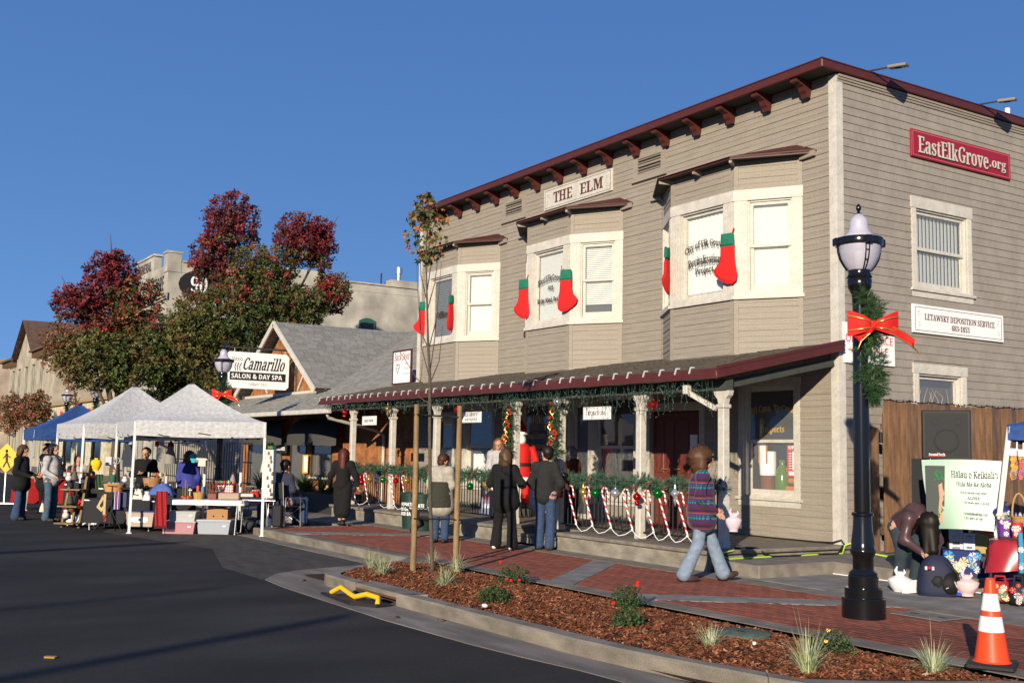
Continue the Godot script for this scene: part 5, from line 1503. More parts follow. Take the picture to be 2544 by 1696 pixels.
func porch_things() -> void:
	# iron railings between the posts
	var runs := [[-13.26, -11.19, "leftmost"], [-11.04, -9.06, "second from the left"], [-8.9, -5.89, "third, beside the steps"], [-4.22, -2.11, "right of the steps"], [-1.95, -0.18, "last, at the right-hand post"]]
	for r in runs:
		var o := thing("porch_railing", "black iron porch railing, %s of the five lengths between posts" % r[2], "railing", Vector3(r[0], 0.3, 2.42), 0.0, "black iron railings of the porch")
		var L: float = r[1] - r[0]
		var b := MB.new()
		b.bbox(Vector3(L / 2, 0.9, 0), Vector3(L, 0.035, 0.045), 0.006); b.bbox(Vector3(L / 2, 0.11, 0), Vector3(L, 0.025, 0.03), 0.004)
		part("rail", b, M.iron, o)
		b = MB.new(); b.bbox(Vector3(0, 0.5, 0), Vector3(0.017, 0.78, 0.017), 0.003)
		var bm := b.mesh()
		var n := int(L / 0.108)
		for k in n:
			var q := part("baluster", bm, M.iron, o)
			q.position.x = (k + 0.5) * L / n
	# evergreen garland along the rails with brown cones
	for k in 2:
		var x0: float = [-13.3, -4.22][k]
		var x1: float = [-5.9, 0.02][k]
		var o := thing("garland", ["evergreen garland along the railing left of the steps", "evergreen garland along the railing right of the steps"][k], "garland")
		var path := []
		var rad := []
		var n := int((x1 - x0) / 0.2)
		for i in n + 1:
			path.append(Vector3(lerpf(x0, x1, float(i) / n), 1.19 + 0.035 * sin(i * 1.3) + 0.02 * sin(i * 2.9), 2.48))
			rad.append(0.115 + 0.025 * sin(i * 2.1))
		garland("foliage", o, path, rad, int((x1 - x0) * 330), [Color(0.03, 0.085, 0.05), Color(0.05, 0.12, 0.075), Color(0.09, 0.16, 0.11), Color(0.03, 0.075, 0.045), Color(0.065, 0.125, 0.07)], 1.05)
		for i in int((x1 - x0) * 2.2):
			var b := MB.new()
			for j in 10: b.ball(Vector3(rn(-0.03, 0.03), rn(-0.03, 0.03), rn(-0.02, 0.03)), Vector3(0.02, 0.014, 0.02), 5, 4)
			var pc := part("pine_cone", b, mat("cone_brown", Color(0.15, 0.045, 0.03), 0.8) if not M.has("cone_brown") else M.cone_brown, o)
			pc.position = Vector3(rn(x0 + 0.1, x1 - 0.1), rn(1.1, 1.27), 2.59)
	for k in 2:
		var x: float = [-5.83, -4.29][k]
		var o := thing("garland", ["evergreen garland with red berries down the post left of the steps", "evergreen garland with red bows and gold ribbon down the post right of the steps"][k], "garland")
		var path := []
		for i in 9: path.append(Vector3(x + 0.03 * sin(i * 2.0), 2.6 - i * 0.13, 2.53))
		garland("foliage", o, path, [0.13, 0.11, 0.1, 0.1, 0.09, 0.11, 0.1, 0.1, 0.05], 420)
		var b := MB.new()
		for i in 16:
			var c := Vector3(x + rn(-0.09, 0.09), rn(1.65, 2.55), 2.6 + rn(-0.02, 0.04))
			for j in 5: b.ball(c + Vector3(rn(-0.025, 0.025), rn(-0.02, 0.02), rn(0, 0.02)), Vector3.ONE * 0.017, 6, 4)
		part("berries", b, M.crimson, o)
		b = MB.new()
		for i in 10:
			var c := Vector3(x + rn(-0.07, 0.07), rn(1.75, 2.5), 2.63)
			b.tube([c, c + Vector3(rn(-0.06, 0.06), -0.05, 0.03), c + Vector3(rn(-0.06, 0.06), -0.11, 0.0)], 0.012, 4)
		part("gold_ribbon", b, M.ribbon_gold, o)
	# glass ornaments
	var om := {}
	for k in ["ball", "onion", "spindle", "drop"]: om[k] = orn_mesh(k)
	var all := [
		[-13.42, 2.6, "red", "drop", "red double ornament hanging from the eave at the left end of the porch"], [-10.97, 2.62, "gold", "spindle", "gold spindle ornament hanging from the eave above the left part of the porch"], [-7.7, 2.52, "red", "onion", "red ornament hanging from the eave beside the small middle sign"], [-4.11, 2.58, "silver", "onion", "silver ornament hanging from the eave at the steps"], [-1.47, 2.46, "red", "onion", "large red ornament hanging from the eave above the maroon door"],
		[-12.53, 0.96, "green", "ball", "green ball ornament at the far left of the railing"], [-12.32, 1.01, "red", "ball", "upper red ball ornament at the far left of the railing"], [-12.28, 0.9, "red", "ball", "lower red ball ornament at the far left of the railing"], [-11.84, 0.97, "gold", "onion", "gold ornament below the left garland next to the red pair"], [-11.42, 1.03, "silver", "drop", "silver ornament below the left garland"], [-11.1, 0.99, "green", "ball", "green ornament beside the second porch post"], [-10.45, 0.98, "red", "spindle", "red spindle ornament below the left garland"], [-9.93, 1.0, "gold", "onion", "gold ornament above the green bins"], [-8.94, 1.03, "green", "onion", "green ornament between the two tree stakes"], [-7.14, 0.98, "green", "ball", "green ornament behind the woman with the olive jacket"], [-6.5, 1.02, "gold", "onion", "gold ornament above the sandwich board"],
		[-4.0, 0.96, "red", "ball", "red ball ornament beside the man's hip"], [-3.3, 1.02, "gold", "spindle", "gold spindle ornament below the right garland"], [-2.95, 1.01, "green", "onion", "left green ornament below the right garland"], [-2.41, 1.03, "silver", "onion", "round silver ornament below the right garland"], [-1.85, 1.0, "red", "drop", "red drop ornament hanging on the post right of the silver one"], [-1.34, 1.07, "green", "onion", "right green ornament below the right garland"], [-0.93, 1.09, "silver", "spindle", "silver spindle ornament just left of the walking woman"], [-0.2, 1.07, "red", "drop", "red double ornament just right of the walking woman"]]
	for a in all:
		solo("ornament", om[a[3]], M["orn_" + a[2]], a[4], "ornament", Vector3(a[0], a[1] - 0.02, 2.64), 0.0, "glass ornaments on the porch")
	# candy canes leaning in the railing, joined by a white cord
	var cb := MB.new()
	var pts := []
	for i in 14: pts.append(Vector3(0.26 - 0.26 * i / 13.0, 0.56 * i / 13.0, 0))
	for i in 10:
		var a := PI * (i + 1) / 10.0
		pts.append(Vector3(0.075 - 0.075 * cos(a) - 0.02 * (i + 1) / 10.0 * 0, 0.56 + 0.09 * sin(a), 0))
	for i in 4: pts.append(Vector3(0.153 + 0.01 * i, 0.53 - 0.03 * i, 0))
	var fine := []
	for i in pts.size() - 1:
		for j in 3: fine.append(pts[i].lerp(pts[i + 1], j / 3.0))
	for i in fine.size() - 1:
		var d: Vector3 = (fine[i + 1] - fine[i]).normalized()
		var x := Vector3.BACK.cross(d).normalized()
		for k in 8:
			var c0 := []
			for e in [[i, k], [i, k + 1], [i + 1, k + 1], [i + 1, k]]:
				var a: float = TAU * e[1] / 8.0
				var w := x * cos(a) + Vector3.BACK * sin(a)
				c0.append([fine[e[0]] + w * 0.0145, w])
			cb.col = Color(0.5, 0.02, 0.02) if fposmod(i * 0.13 + k / 8.0, 1.0) < 0.42 else Color(0.75, 0.74, 0.72)
			cb.squad([c0[0][0], c0[1][0], c0[2][0], c0[3][0]], [c0[0][1], c0[1][1], c0[2][1], c0[3][1]])
	var cm := cb.mesh(false)
	var canes := [[-3.78, "first candy cane right of the steps"], [-3.31, "second candy cane right of the steps"], [-2.8, "third candy cane right of the steps"], [-2.24, "fourth candy cane, leaning at the post"], [-1.71, "first candy cane right of that post"], [-1.34, "second candy cane right of that post"], [-0.92, "candy cane partly behind the walking woman"], [-0.42, "candy cane right of the walking woman"], [-12.9, "leftmost candy cane on the left railing"], [-12.2, "second candy cane on the left railing"], [-11.6, "third candy cane on the left railing"], [-10.8, "candy cane right of the second porch post"], [-10.2, "candy cane behind the green bins"], [-9.6, "candy cane right of the green bins"], [-6.35, "candy cane beside the sandwich board"]]
	var cord := MB.new()
	for c in canes:
		solo("candy_cane", cm, M.paint, "striped red and white " + c[1], "candy cane", Vector3(c[0], 0.45, 2.62), 0.0, "striped candy cane lights along the railing")
	for k in canes.size() - 1:
		if absf(canes[k][0] - canes[k + 1][0]) > 2.0: continue
		var a := Vector3(minf(canes[k][0], canes[k + 1][0]) + 0.26, 0.45, 2.63)
		var e := Vector3(maxf(canes[k][0], canes[k + 1][0]) + 0.26, 0.45, 2.63)
		cord.tube([a, a.lerp(e, 0.25) + Vector3(0, -0.07, 0.03), a.lerp(e, 0.5) + Vector3(0, -0.11, 0.05), a.lerp(e, 0.75) + Vector3(0, -0.08, 0.03), e], 0.008, 4)
		cord.ball(a, Vector3.ONE * 0.022, 6, 4)
	solo("white_cable", cord, M.white, "white cord sagging between the feet of the candy canes", "cord")
	# icicle lights under the eave
	var o := thing("icicle_lights", "green-wired icicle lights hanging from the whole porch eave", "light string")
	var wire := MB.new()
	var bulb := MB.new()
	var x := -14.6
	while x < 0.0:
		var L := rn(0.05, 0.16) if x < -11.5 else (rn(0.08, 0.3) if x < -6.5 else rn(0.1, 0.52))
		if rng.randf() < 0.6:
			var pp := []
			var n := 4
			for i in n + 1: pp.append(Vector3(x + rn(-0.03, 0.03), 2.79 - L * i / n, 2.73 + rn(-0.03, 0.03)))
			wire.tube(pp, 0.0045, 3, false)
			for i in range(1, n + 1):
				var t: Vector3 = pp[i] + Vector3(rn(-0.05, 0.05), -0.03, rn(-0.03, 0.03))
				wire.tube([pp[i], t], 0.004, 3, false)
				bulb.ball(t, Vector3(0.004, 0.01, 0.004), 4, 3)
		x += rn(0.02, 0.07)
	var run := []
	for i in 60: run.append(Vector3(-14.7 + i * 0.247, 2.79 + 0.012 * sin(i * 1.7), 2.785))
	wire.tube(run, 0.006, 4)
	part("wire", wire, mat("wire_green", Color(0.012, 0.05, 0.035), 0.5), o)
	part("bulb", bulb, mat("bulb_glass", Color(0.4, 0.45, 0.4), 0.2), o)
	var clip := MB.new()
	for i in 38:
		var cx := -14.65 + i * 0.385 + rn(-0.05, 0.05)
		clip.box(Vector3(cx, 2.93, 2.785), Vector3(0.016, 0.1, 0.02), Basis(Vector3.BACK, -0.4)); clip.box(Vector3(cx + 0.03, 2.975, 2.76), Vector3(0.05, 0.016, 0.04))
	part("clip", clip, mat("clip_plastic", Color(0.55, 0.53, 0.56), 0.4), o)
	# small shop signs under the eave
	var sg := [[-12.46, 2.36, [["BACK DOOR", 0.0]], "leftmost small white shop sign under the porch eave"], [-7.55, 2.36, [["ELK GROVE'S", 0.05], ["ANTIQUES", -0.05]], "middle small white shop sign under the porch eave"], [-3.26, 2.36, [["MI CASA TU CASA", 0.0]], "right-hand small white shop sign under the porch eave"]]
	for s in sg:
		var t := thing("shop_sign", s[3], "sign", Vector3(s[0], s[1], 2.4), 0.0, "small signs under the porch eave")
		var b := MB.new(); b.bbox(Vector3.ZERO, Vector3(0.78, 0.22, 0.025), 0.004); part("board", b, M.white, t)
		b = MB.new(); frame_box(b, -0.37, 0.37, -0.095, 0.095, 0.005, 0.012, 0.0145); part("border", b, M.black, t)
		for l in s[2]: text(t, "lettering", l[0], font("Droid Serif", 700), 0.5, 0.07, at3(0, l[1], 0.0127), M.frame_dark, 0.003)
		b = MB.new()
		for q in [-0.3, 0.3]: b.tube([Vector3(q, 0.11, 0), Vector3(q, 0.27, 0)], 0.004, 4)
		part("hook", b, M.iron, t)
	# sandwich board on the porch
	var sb := thing("sandwich_board", "blue and white folding sandwich board offering free something, on the porch left of the steps", "sign", Vector3(-8.35, 0.3, 1.35), 0.35)
	for s in 2:
		var b := MB.new(); b.xf = Transform3D(Basis(Vector3.RIGHT, [-0.2, 0.2][s]), Vector3(0, 0, [0.12, -0.12][s])); b.bbox(Vector3(0, 0.36, 0), Vector3(0.52, 0.72, 0.02), 0.004)
		var pn := part("panel", b, [mat("board_blue", Color(0.17, 0.19, 0.3), 0.6), M.white][s], sb)
		if s == 0:
			for l in [["MAKE A", 0.52], ["FREE", 0.36], ["ORNAMENT", 0.2]]:
				text(pn, "lettering", l[0], font("Droid Sans", 700), 0.4, 0.1, b.xf * at3(0, l[1], 0.011), [M.white, M.crimson][1 if l[0] == "FREE" else 0], 0.003)
	# life-size Santa figure
	var sa := thing("santa_figure", "life-size Santa figure in red with white cuffs standing on the porch between the garlanded posts", "statue", Vector3(-7.8, 0.3, 1.0), 0.9)
	var b := MB.new(); b.bbox(Vector3(0, 0.09, 0), Vector3(0.5, 0.18, 0.45), 0.01); part("pedestal", b, M.black, sa)
	b = MB.new()
	b.lathe([Vector2(0.16, 0.75), Vector2(0.23, 0.78), Vector2(0.22, 1.0), Vector2(0.21, 1.2), Vector2(0.23, 1.35), Vector2(0.19, 1.5), Vector2(0.08, 1.6), Vector2(0, 1.61)], 14, Vector3.ZERO, 0.8)
	for s in [-1.0, 1.0]:
		b.tube([Vector3(s * 0.1, 0.22, 0.02), Vector3(s * 0.1, 0.55, 0.0), Vector3(s * 0.1, 0.85, 0)], [0.085, 0.09, 0.11], 8)
		b.tube([Vector3(s * 0.22, 1.48, 0), Vector3(s * 0.32, 1.2, 0.02), Vector3(s * 0.3, 0.95, 0.1)], [0.085, 0.075, 0.07], 8)
	b.lathe([Vector2(0.13, 1.76), Vector2(0.11, 1.88), Vector2(0.05, 2.0), Vector2(0.01, 2.06)], 10)
	part("suit", b, M.crimson, sa)
	b = MB.new()
	b.ball(Vector3(0, 1.62, 0.07), Vector3(0.12, 0.13, 0.09), 10, 7); b.lathe([Vector2(0.125, 1.73), Vector2(0.145, 1.75), Vector2(0.145, 1.79), Vector2(0.12, 1.8)], 12)
	for s in [-1.0, 1.0]: b.ball(Vector3(s * 0.3, 0.92, 0.11), Vector3(0.09, 0.07, 0.09), 8, 5)
	b.lathe([Vector2(0.22, 0.74), Vector2(0.245, 0.76), Vector2(0.245, 0.83), Vector2(0.22, 0.84)], 14)
	part("white_fur", b, M.white, sa)
	b = MB.new(); b.ball(Vector3(0, 1.68, 0.02), Vector3(0.095, 0.11, 0.1), 10, 8); part("face", b, mat("skin_face", Color(0.5, 0.27, 0.17), 0.6), sa)
	b = MB.new(); b.lathe([Vector2(0.218, 1.06), Vector2(0.23, 1.07), Vector2(0.23, 1.13), Vector2(0.215, 1.14)], 14)
	for s in [-1.0, 1.0]: b.bbox(Vector3(s * 0.1, 0.24, 0.05), Vector3(0.12, 0.12, 0.26), 0.03)
	part("belt_and_boots", b, M.black, sa)
	# two green donation bins
	for k in 2:
		var t := thing("donation_bin", ["dark green plastic donation bin with white lettering on the brick sidewalk", "second dark green donation bin, half hidden behind the left tree stake"][k], "bin", [Vector3(-9.08, 0, 2.93), Vector3(-8.45, 0, 3.0)][k], 0.55, "green donation bins")
		b = MB.new()
		b.lathe([Vector2(0, 0), Vector2(0.19, 0), Vector2(0.195, 0.03), Vector2(0.235, 0.68), Vector2(0.25, 0.685), Vector2(0.255, 0.75), Vector2(0.245, 0.765), Vector2(0.225, 0.765), Vector2(0.22, 0.7), Vector2(0, 0.69)], 28, Vector3.ZERO, 0.6)
		part("tub", b, mat("bin_green", Color(0.012, 0.034, 0.026), 0.45) if k == 0 else M.bin_green, t)
		b = MB.new(); b.tube([Vector3(-0.2, 0.05, -0.14), Vector3(0.2, 0.05, -0.14)], 0.045, 10); part("wheel", b, M.black, t)
		for l in [["DONATE", 0.52, 0.3], ["ELK GROVE", 0.42, 0.4], ["FOOD BANK", 0.32, 0.4]]:
			text(t, "lettering", l[0], font("Droid Sans", 700), l[2], 0.075, at3(0, l[1], 0), M.white, 0.003, 0.0, 0.0, 0.0, 0.222 + (l[1] - 0.42) * 0.06)
	# extension cords trailing off the porch end
	b = MB.new()
	b.tube([Vector3(0.14, 0.3, 2.45), Vector3(0.2, 0.27, 2.8), Vector3(0.22, 0.19, 2.62), Vector3(0.17, 0.187, 2.2), Vector3(0.16, 0.187, 1.6), Vector3(0.19, 0.187, 1.1), Vector3(0.15, 0.187, 0.6), Vector3(0.2, 0.187, 0.2), Vector3(0.12, 0.3, 0.05), Vector3(0.3, 0.4, -0.1), Vector3(0.42, 0.3, -0.1), Vector3(0.5, 0.2, -0.12), Vector3(0.8, 0.187, -0.1), Vector3(1.1, 0.25, -0.3), Vector3(1.6, 0.22, -0.4), Vector3(2.0, 0.187, -0.3)], 0.013, 6)
	solo("extension_cord", b, mat("cord_lime", Color(0.4, 0.6, 0.06), 0.5), "bright yellow-green extension cord trailing along the end of the porch", "cord")
	b = MB.new()
	b.tube([Vector3(-0.05, 0.315, 2.25), Vector3(0.05, 0.315, 1.9), Vector3(0.14, 0.25, 1.85), Vector3(0.17, 0.19, 1.7), Vector3(0.2, 0.19, 1.2), Vector3(0.15, 0.19, 0.8), Vector3(0.2, 0.19, 0.3), Vector3(0.14, 0.3, 0.12)], 0.014, 5)
	b.tube([Vector3(-1.9, 0.315, 0.12), Vector3(-1.4, 0.315, 0.15), Vector3(-0.9, 0.315, 0.1), Vector3(-0.4, 0.32, 0.12), Vector3(-0.1, 0.33, 0.08), Vector3(0.06, 0.38, 0.06), Vector3(0.1, 0.28, 0.0)], 0.013, 5)
	solo("light_cable", b, M.black, "dark string of small lights lying along the porch floor and step", "cable")
	# goods in the display window
	b = MB.new(); b.mm(Vector3(-2.3, 0.3, -0.75), Vector3(-0.8, 0.93, -0.2)); solo("display_shelf", b, M.inside_floor, "low display shelf inside the right-hand shop window", "shelf")
	b = MB.new(); b.lathe([Vector2(0.11, 0), Vector2(0.13, 0.1), Vector2(0.13, 0.4), Vector2(0.08, 0.55), Vector2(0.05, 0.6), Vector2(0.06, 0.68), Vector2(0.05, 0.68), Vector2(0.03, 0.6)], 16, Vector3.ZERO, 0.9)
	solo("green_bottle", b, mat("bottle_green", Color(0.06, 0.13, 0.015), 0.15), "tall olive green glass bottle in the shop window", "bottle", Vector3(-1.58, 0.932, -0.36))
	b = MB.new(); b.lathe([Vector2(0.12, 0), Vector2(0.13, 0.4), Vector2(0.135, 0.41), Vector2(0.11, 0.41)], 14)
	var cn := solo("churn", b, mat("red_brown", Color(0.14, 0.035, 0.015), 0.5), "brown and white stoneware churn left of the green bottle", "churn", Vector3(-1.86, 0.932, -0.3))
	b = MB.new(); b.lathe([Vector2(0.14, 0.411), Vector2(0.15, 0.6), Vector2(0.145, 0.82), Vector2(0.12, 0.83), Vector2(0, 0.83)], 14); part("upper_jar", b, M.white, cn)
	b = MB.new(); b.bbox(Vector3(0, 0.12, 0), Vector3(0.34, 0.24, 0.25), 0.02); b.bbox(Vector3(0, 0.36, 0), Vector3(0.28, 0.16, 0.2), 0.03); b.bbox(Vector3(-0.02, 0.52, 0), Vector3(0.36, 0.16, 0.2), 0.05)
	solo("orange_pottery", b, mat("terracotta", Color(0.5, 0.14, 0.025), 0.35), "stack of orange pottery boxes right of the green bottle", "pottery", Vector3(-1.22, 0.932, -0.34))
	b = MB.new(); frame_box(b, -0.1, 0.1, 0, 0.38, 0.025, 0, 0.02); var nt := solo("framed_notice", b, M.terracotta, "small orange-framed paper notice inside the shop window", "notice", Vector3(-1.86, 1.55, -0.19))
	b = MB.new(); b.mm(Vector3(-0.075, 0.025, 0.003), Vector3(0.075, 0.355, 0.008)); part("paper", b, M.white, nt)
	var hs := thing("hours_sign", "red and white OPEN opening-hours card in the shop window", "sign", Vector3(-1.13, 1.33, -0.185))
	b = MB.new(); b.bbox(Vector3(0, 0.29, 0), Vector3(0.34, 0.58, 0.006), 0.001); part("card", b, M.crimson, hs)
	text(hs, "lettering", "OPEN", font("Droid Sans", 700), 0.26, 0.08, at3(0, 0.51, 0.0035), M.white, 0.003)
	b = MB.new(); b.mm(Vector3(-0.05, 0.12, 0.0035), Vector3(0.09, 0.43, 0.005)); b.mm(Vector3(-0.13, 0.03, 0.0035), Vector3(0.13, 0.095, 0.005)); part("white_panel", b, M.white, hs)
	b = MB.new()
	for k in 7: b.mm(Vector3(-0.13, 0.14 + k * 0.042, 0.0035), Vector3(-0.07, 0.153 + k * 0.042, 0.005))
	part("day_rows", b, M.white, hs)

func wall_signs() -> void:
	var X := Basis(Vector3(0, 0, -1), Vector3.UP, Vector3.RIGHT)
	var scroll := func(b: MB, w: float, h: float) -> void: # little scrollwork in the corners
		for sx in [-1.0, 1.0]:
			for sy in [-1.0, 1.0]:
				for k in 2:
					var pts := []
					for i in 12:
						var a := i * 0.6
						var r := 0.012 + 0.004 * i
						pts.append(Vector3(sx * (w * 0.5 - 0.1 - 0.02 * k + cos(a) * r * (0.5 + 0.2 * k)), sy * (h * 0.5 - 0.09 - 0.05 * k + sin(a) * r * 0.8), 0.014))
					b.tube(pts, 0.003, 3)
	var t := thing("name_sign", "long white name board with brown capital letters high on the front wall", "sign", Vector3(-7.21, 7.41, 0.035))
	var b := MB.new(); b.bbox(Vector3.ZERO, Vector3(2.54, 0.48, 0.04), 0.006); part("board", b, M.white_trim, t)
	b = MB.new(); frame_box(b, -1.22, 1.22, -0.205, 0.205, 0.009, 0.02, 0.0225); part("border", b, M.frame_dark, t)
	b = MB.new(); b.xf.origin.z = 0.008; scroll.call(b, 2.44, 0.46); part("scrollwork", b, M.metal, t)
	for l in [["THE", -0.52, 0.72], ["ELM", 0.55, 0.82]]: text(t, "lettering", l[0], font("Droid Serif", 700), l[2], 0.245, at3(l[1], 0, 0.0205), mat("brown_letter", Color(0.085, 0.03, 0.026), 0.6), 0.008)
	t = thing("web_sign", "dark red sign with a white web address high on the side wall", "sign", Vector3(0.04, 7.14, -3.27), PI / 2)
	b = MB.new(); b.bbox(Vector3.ZERO, Vector3(2.87, 0.49, 0.035), 0.005); part("board", b, mat("sign_red", Color(0.27, 0.012, 0.03), 0.5), t)
	b = MB.new(); frame_box(b, -1.395, 1.395, -0.215, 0.215, 0.008, 0.0176, 0.0195); part("border", b, mat("pale_red", Color(0.5, 0.2, 0.15), 0.5), t)
	for s in 2:
		var mt: Material = [M.black, M.white_trim][s]
		var off: Vector3 = [Vector3(0.022, -0.022, 0.018), Vector3(0, 0, 0.024)][s]
		text(t, "lettering", "EastElkGrove", font("Droid Serif", 700), 2.0, 0.31, Transform3D(Basis(), Vector3(-0.26, 0.0, 0) + off), mt, 0.005)
		text(t, "lettering", ".org", font("Droid Serif", 700), 0.5, 0.2, Transform3D(Basis(), Vector3(1.03, -0.05, 0) + off), mt, 0.005)
	t = thing("office_sign", "white sign with scrolled corners and a phone number under the upper side window", "sign", Vector3(0.04, 4.065, -3.075), PI / 2)
	b = MB.new(); b.bbox(Vector3.ZERO, Vector3(2.56, 0.49, 0.035), 0.005); part("board", b, M.white, t)
	b = MB.new(); frame_box(b, -1.22, 1.22, -0.205, 0.205, 0.009, 0.0176, 0.02); part("border", b, M.frame_dark, t)
	b = MB.new(); b.xf.origin.z = 0.006; scroll.call(b, 2.46, 0.47); part("scrollwork", b, M.metal, t)
	text(t, "lettering", "LETAWSKY DEPOSITION SERVICE", font("Droid Serif", 700), 1.98, 0.105, at3(0.02, 0.045, 0.0177), M.brown_letter, 0.004)
	text(t, "lettering", "683-1853", font("Droid Serif", 700), 0.5, 0.1, at3(0.02, -0.1, 0.0177), M.brown_letter, 0.004)
	t = thing("rental_sign", "white office-space sign with red letters, half hidden behind the lamp's evergreen swag", "sign", Vector3(0.04, 3.53, -0.69), PI / 2)
	b = MB.new(); b.bbox(Vector3.ZERO, Vector3(1.26, 0.66, 0.02), 0.004); part("board", b, M.white, t)
	for l in [["COMMERCIAL", 0.22, 0.9, 0.07], ["OFFICE SPACE", 0.08, 1.16, 0.13], ["AVAILABLE", -0.1, 0.9, 0.12]]: text(t, "lettering", l[0], font("Droid Sans", 400), l[2], l[3], at3(0, l[1], 0.0105), M.crimson, 0.003)
	# Back Door board left of the front wall
	t = thing("shop_board", "maroon-framed white board with a heart outline at the porch roof's left end", "sign", Vector3(-15.32, 3.96, 0.1))
	b = MB.new(); b.bbox(Vector3.ZERO, Vector3(1.1, 0.92, 0.03), 0.004); part("board", b, M.white, t)
	b = MB.new(); frame_box(b, -0.57, 0.57, -0.48, 0.48, 0.045, -0.02, 0.03); part("frame", b, M.maroon, t)
	text(t, "lettering", "Back Door", font("Droid Serif", 400, true), 0.92, 0.22, at3(0.0, 0.3, 0.0155), mat("dark_red", Color(0.2, 0.02, 0.03), 0.6), 0.004, 0.15)
	for k in 3: text(t, "lettering", ["Crafts", "Florist", "Accessories"][k], font("Droid Serif", 400), [0.3, 0.3, 0.45][k], 0.07, at3(0.25, 0.1 - k * 0.14, 0.0155), M.metal, 0.003)
	b = MB.new()
	for s in [-1.0, 1.0]: b.tube([Vector3(-0.25, -0.17, 0.018), Vector3(-0.25 + s * 0.11, 0.0, 0.018), Vector3(-0.25 + s * 0.09, 0.1, 0.018), Vector3(-0.25 + s * 0.03, 0.09, 0.018), Vector3(-0.25, 0.03, 0.018)], 0.009, 5)
	b.tube([Vector3(-0.36, -0.02, 0.018), Vector3(-0.14, -0.02, 0.018)], 0.007, 4)
	part("heart_outline", b, M.black, t)
	# salon sign on its scrolled iron post
	t = thing("salon_sign", "white salon and day spa sign hanging from an iron post over the grey roof", "sign", Vector3(-23.4, 4.2, 1.39), PI / 2)
	b = MB.new(); b.prism([Vector2(-1.0, -0.6), Vector2(0.96, -0.6), Vector2(1.06, -0.5), Vector2(1.06, 0.5), Vector2(0.96, 0.6), Vector2(-1.0, 0.6), Vector2(-1.1, 0.5), Vector2(-1.1, -0.5)], -0.05, 0.05)
	part("board", b, M.white, t)
	b = MB.new(); b.mm(Vector3(-0.98, -0.33, 0.051), Vector3(0.95, -0.06, 0.056)); part("band", b, M.black, t)
	text(t, "lettering", "Camarillo", font("Droid Serif", 700, true), 1.42, 0.44, at3(0.2, 0.24, 0.051), M.black, 0.006, 0.25)
	text(t, "lettering", "SALON & DAY SPA", font("Droid Sans", 700), 1.75, 0.16, at3(-0.05, -0.195, 0.057), M.white, 0.004)
	text(t, "lettering", "Gilbert 1911", font("Droid Serif", 400), 0.65, 0.1, at3(0.0, -0.45, 0.051), M.metal, 0.003)
	b = MB.new()
	for k in 6: b.bar(Vector3(-0.92 + k * 0.06, 0.42, 0.055), Vector3(-0.88 + k * 0.065, 0.3, 0.055), 0.02, 0.006)
	for k in 3: b.tube([Vector3(-0.8 + k * 0.08, -0.02, 0.055), Vector3(-0.82 + k * 0.08, 0.12, 0.055), Vector3(-0.78 + k * 0.09, 0.24, 0.055)], 0.012, 4)
	part("emblem", b, M.black, t)
	var sp := thing("sign_post", "dark iron post with scrolled bracket carrying the salon sign", "post", Vector3(-23.4, 3.4, 0.02), PI / 2)
	b = MB.new(); b.tube([Vector3(0, 0, 0), Vector3(0, 1.62, 0)], 0.045, 8); b.bar(Vector3(0.1, 1.55, 0), Vector3(-2.7, 1.55, 0), 0.05, 0.06); b.bbox(Vector3(0, 0.02, 0), Vector3(0.25, 0.04, 0.25), 0.005); part("post", b, M.frame_dark, sp)
	b = MB.new()
	for q in [[-0.12, 1.2, 0.17], [-0.1, 0.85, 0.12], [-0.3, 1.38, 0.1]]:
		var pts := []
		for i in 20: pts.append(Vector3(q[0] + cos(i * 0.5) * q[2] * (1.0 - i * 0.035), q[1] + sin(i * 0.5) * q[2] * (1.0 - i * 0.035), 0))
		b.tube(pts, 0.012, 4)
	b.tube([Vector3(0, 0.6, 0), Vector3(-0.25, 1.1, 0), Vector3(-0.6, 1.5, 0)], 0.014, 4)
	part("scroll", b, M.frame_dark, sp)
	for s in [-0.45, -2.2]:
		b = MB.new(); b.tube([Vector3(s, 1.52, 0), Vector3(s, 1.38, 0)], 0.012, 4); part("chain", b, M.metal, sp)
	# two flat sign lights on arms above the side wall
	for k in 2:
		t = thing("sign_light", ["flat sign light on an arm over the side wall, nearer the corner", "flat sign light on an arm over the side wall, farther from the corner"][k], "wall light", Vector3(0.06, 8.16, -0.72 - k * 3.02), 0.0, "flat sign lights on the side roof edge")
		b = MB.new(); b.tube([Vector3(-0.02, -0.06, 0), Vector3(0.0, 0.0, 0), Vector3(0.32, 0.0, -0.12)], 0.016, 6); part("arm", b, M.frame_dark, t)
		b = MB.new(); b.bbox(Vector3(0.46, 0.0, -0.2), Vector3(0.3, 0.05, 0.3), 0.01, Basis(Vector3.UP, 0.45) * Basis(Vector3.RIGHT, 0.2)); part("housing", b, mat("grey_paint", Color(0.2, 0.19, 0.16), 0.6), t)
		b = MB.new(); b.box(Vector3(0.46, -0.03, -0.2), Vector3(0.1, 0.02, 0.1), Basis(Vector3.UP, 0.45) * Basis(Vector3.RIGHT, 0.2)); part("lens", b, M.black, t)
	b = MB.new(); b.tube([Vector3(0, 0, 0), Vector3(0, 0.22, 0)], 0.05, 8); solo("roof_pipe", b, M.white, "short white pipe standing on the roof edge at the far right", "pipe", Vector3(-0.1, 8.13, -4.9))
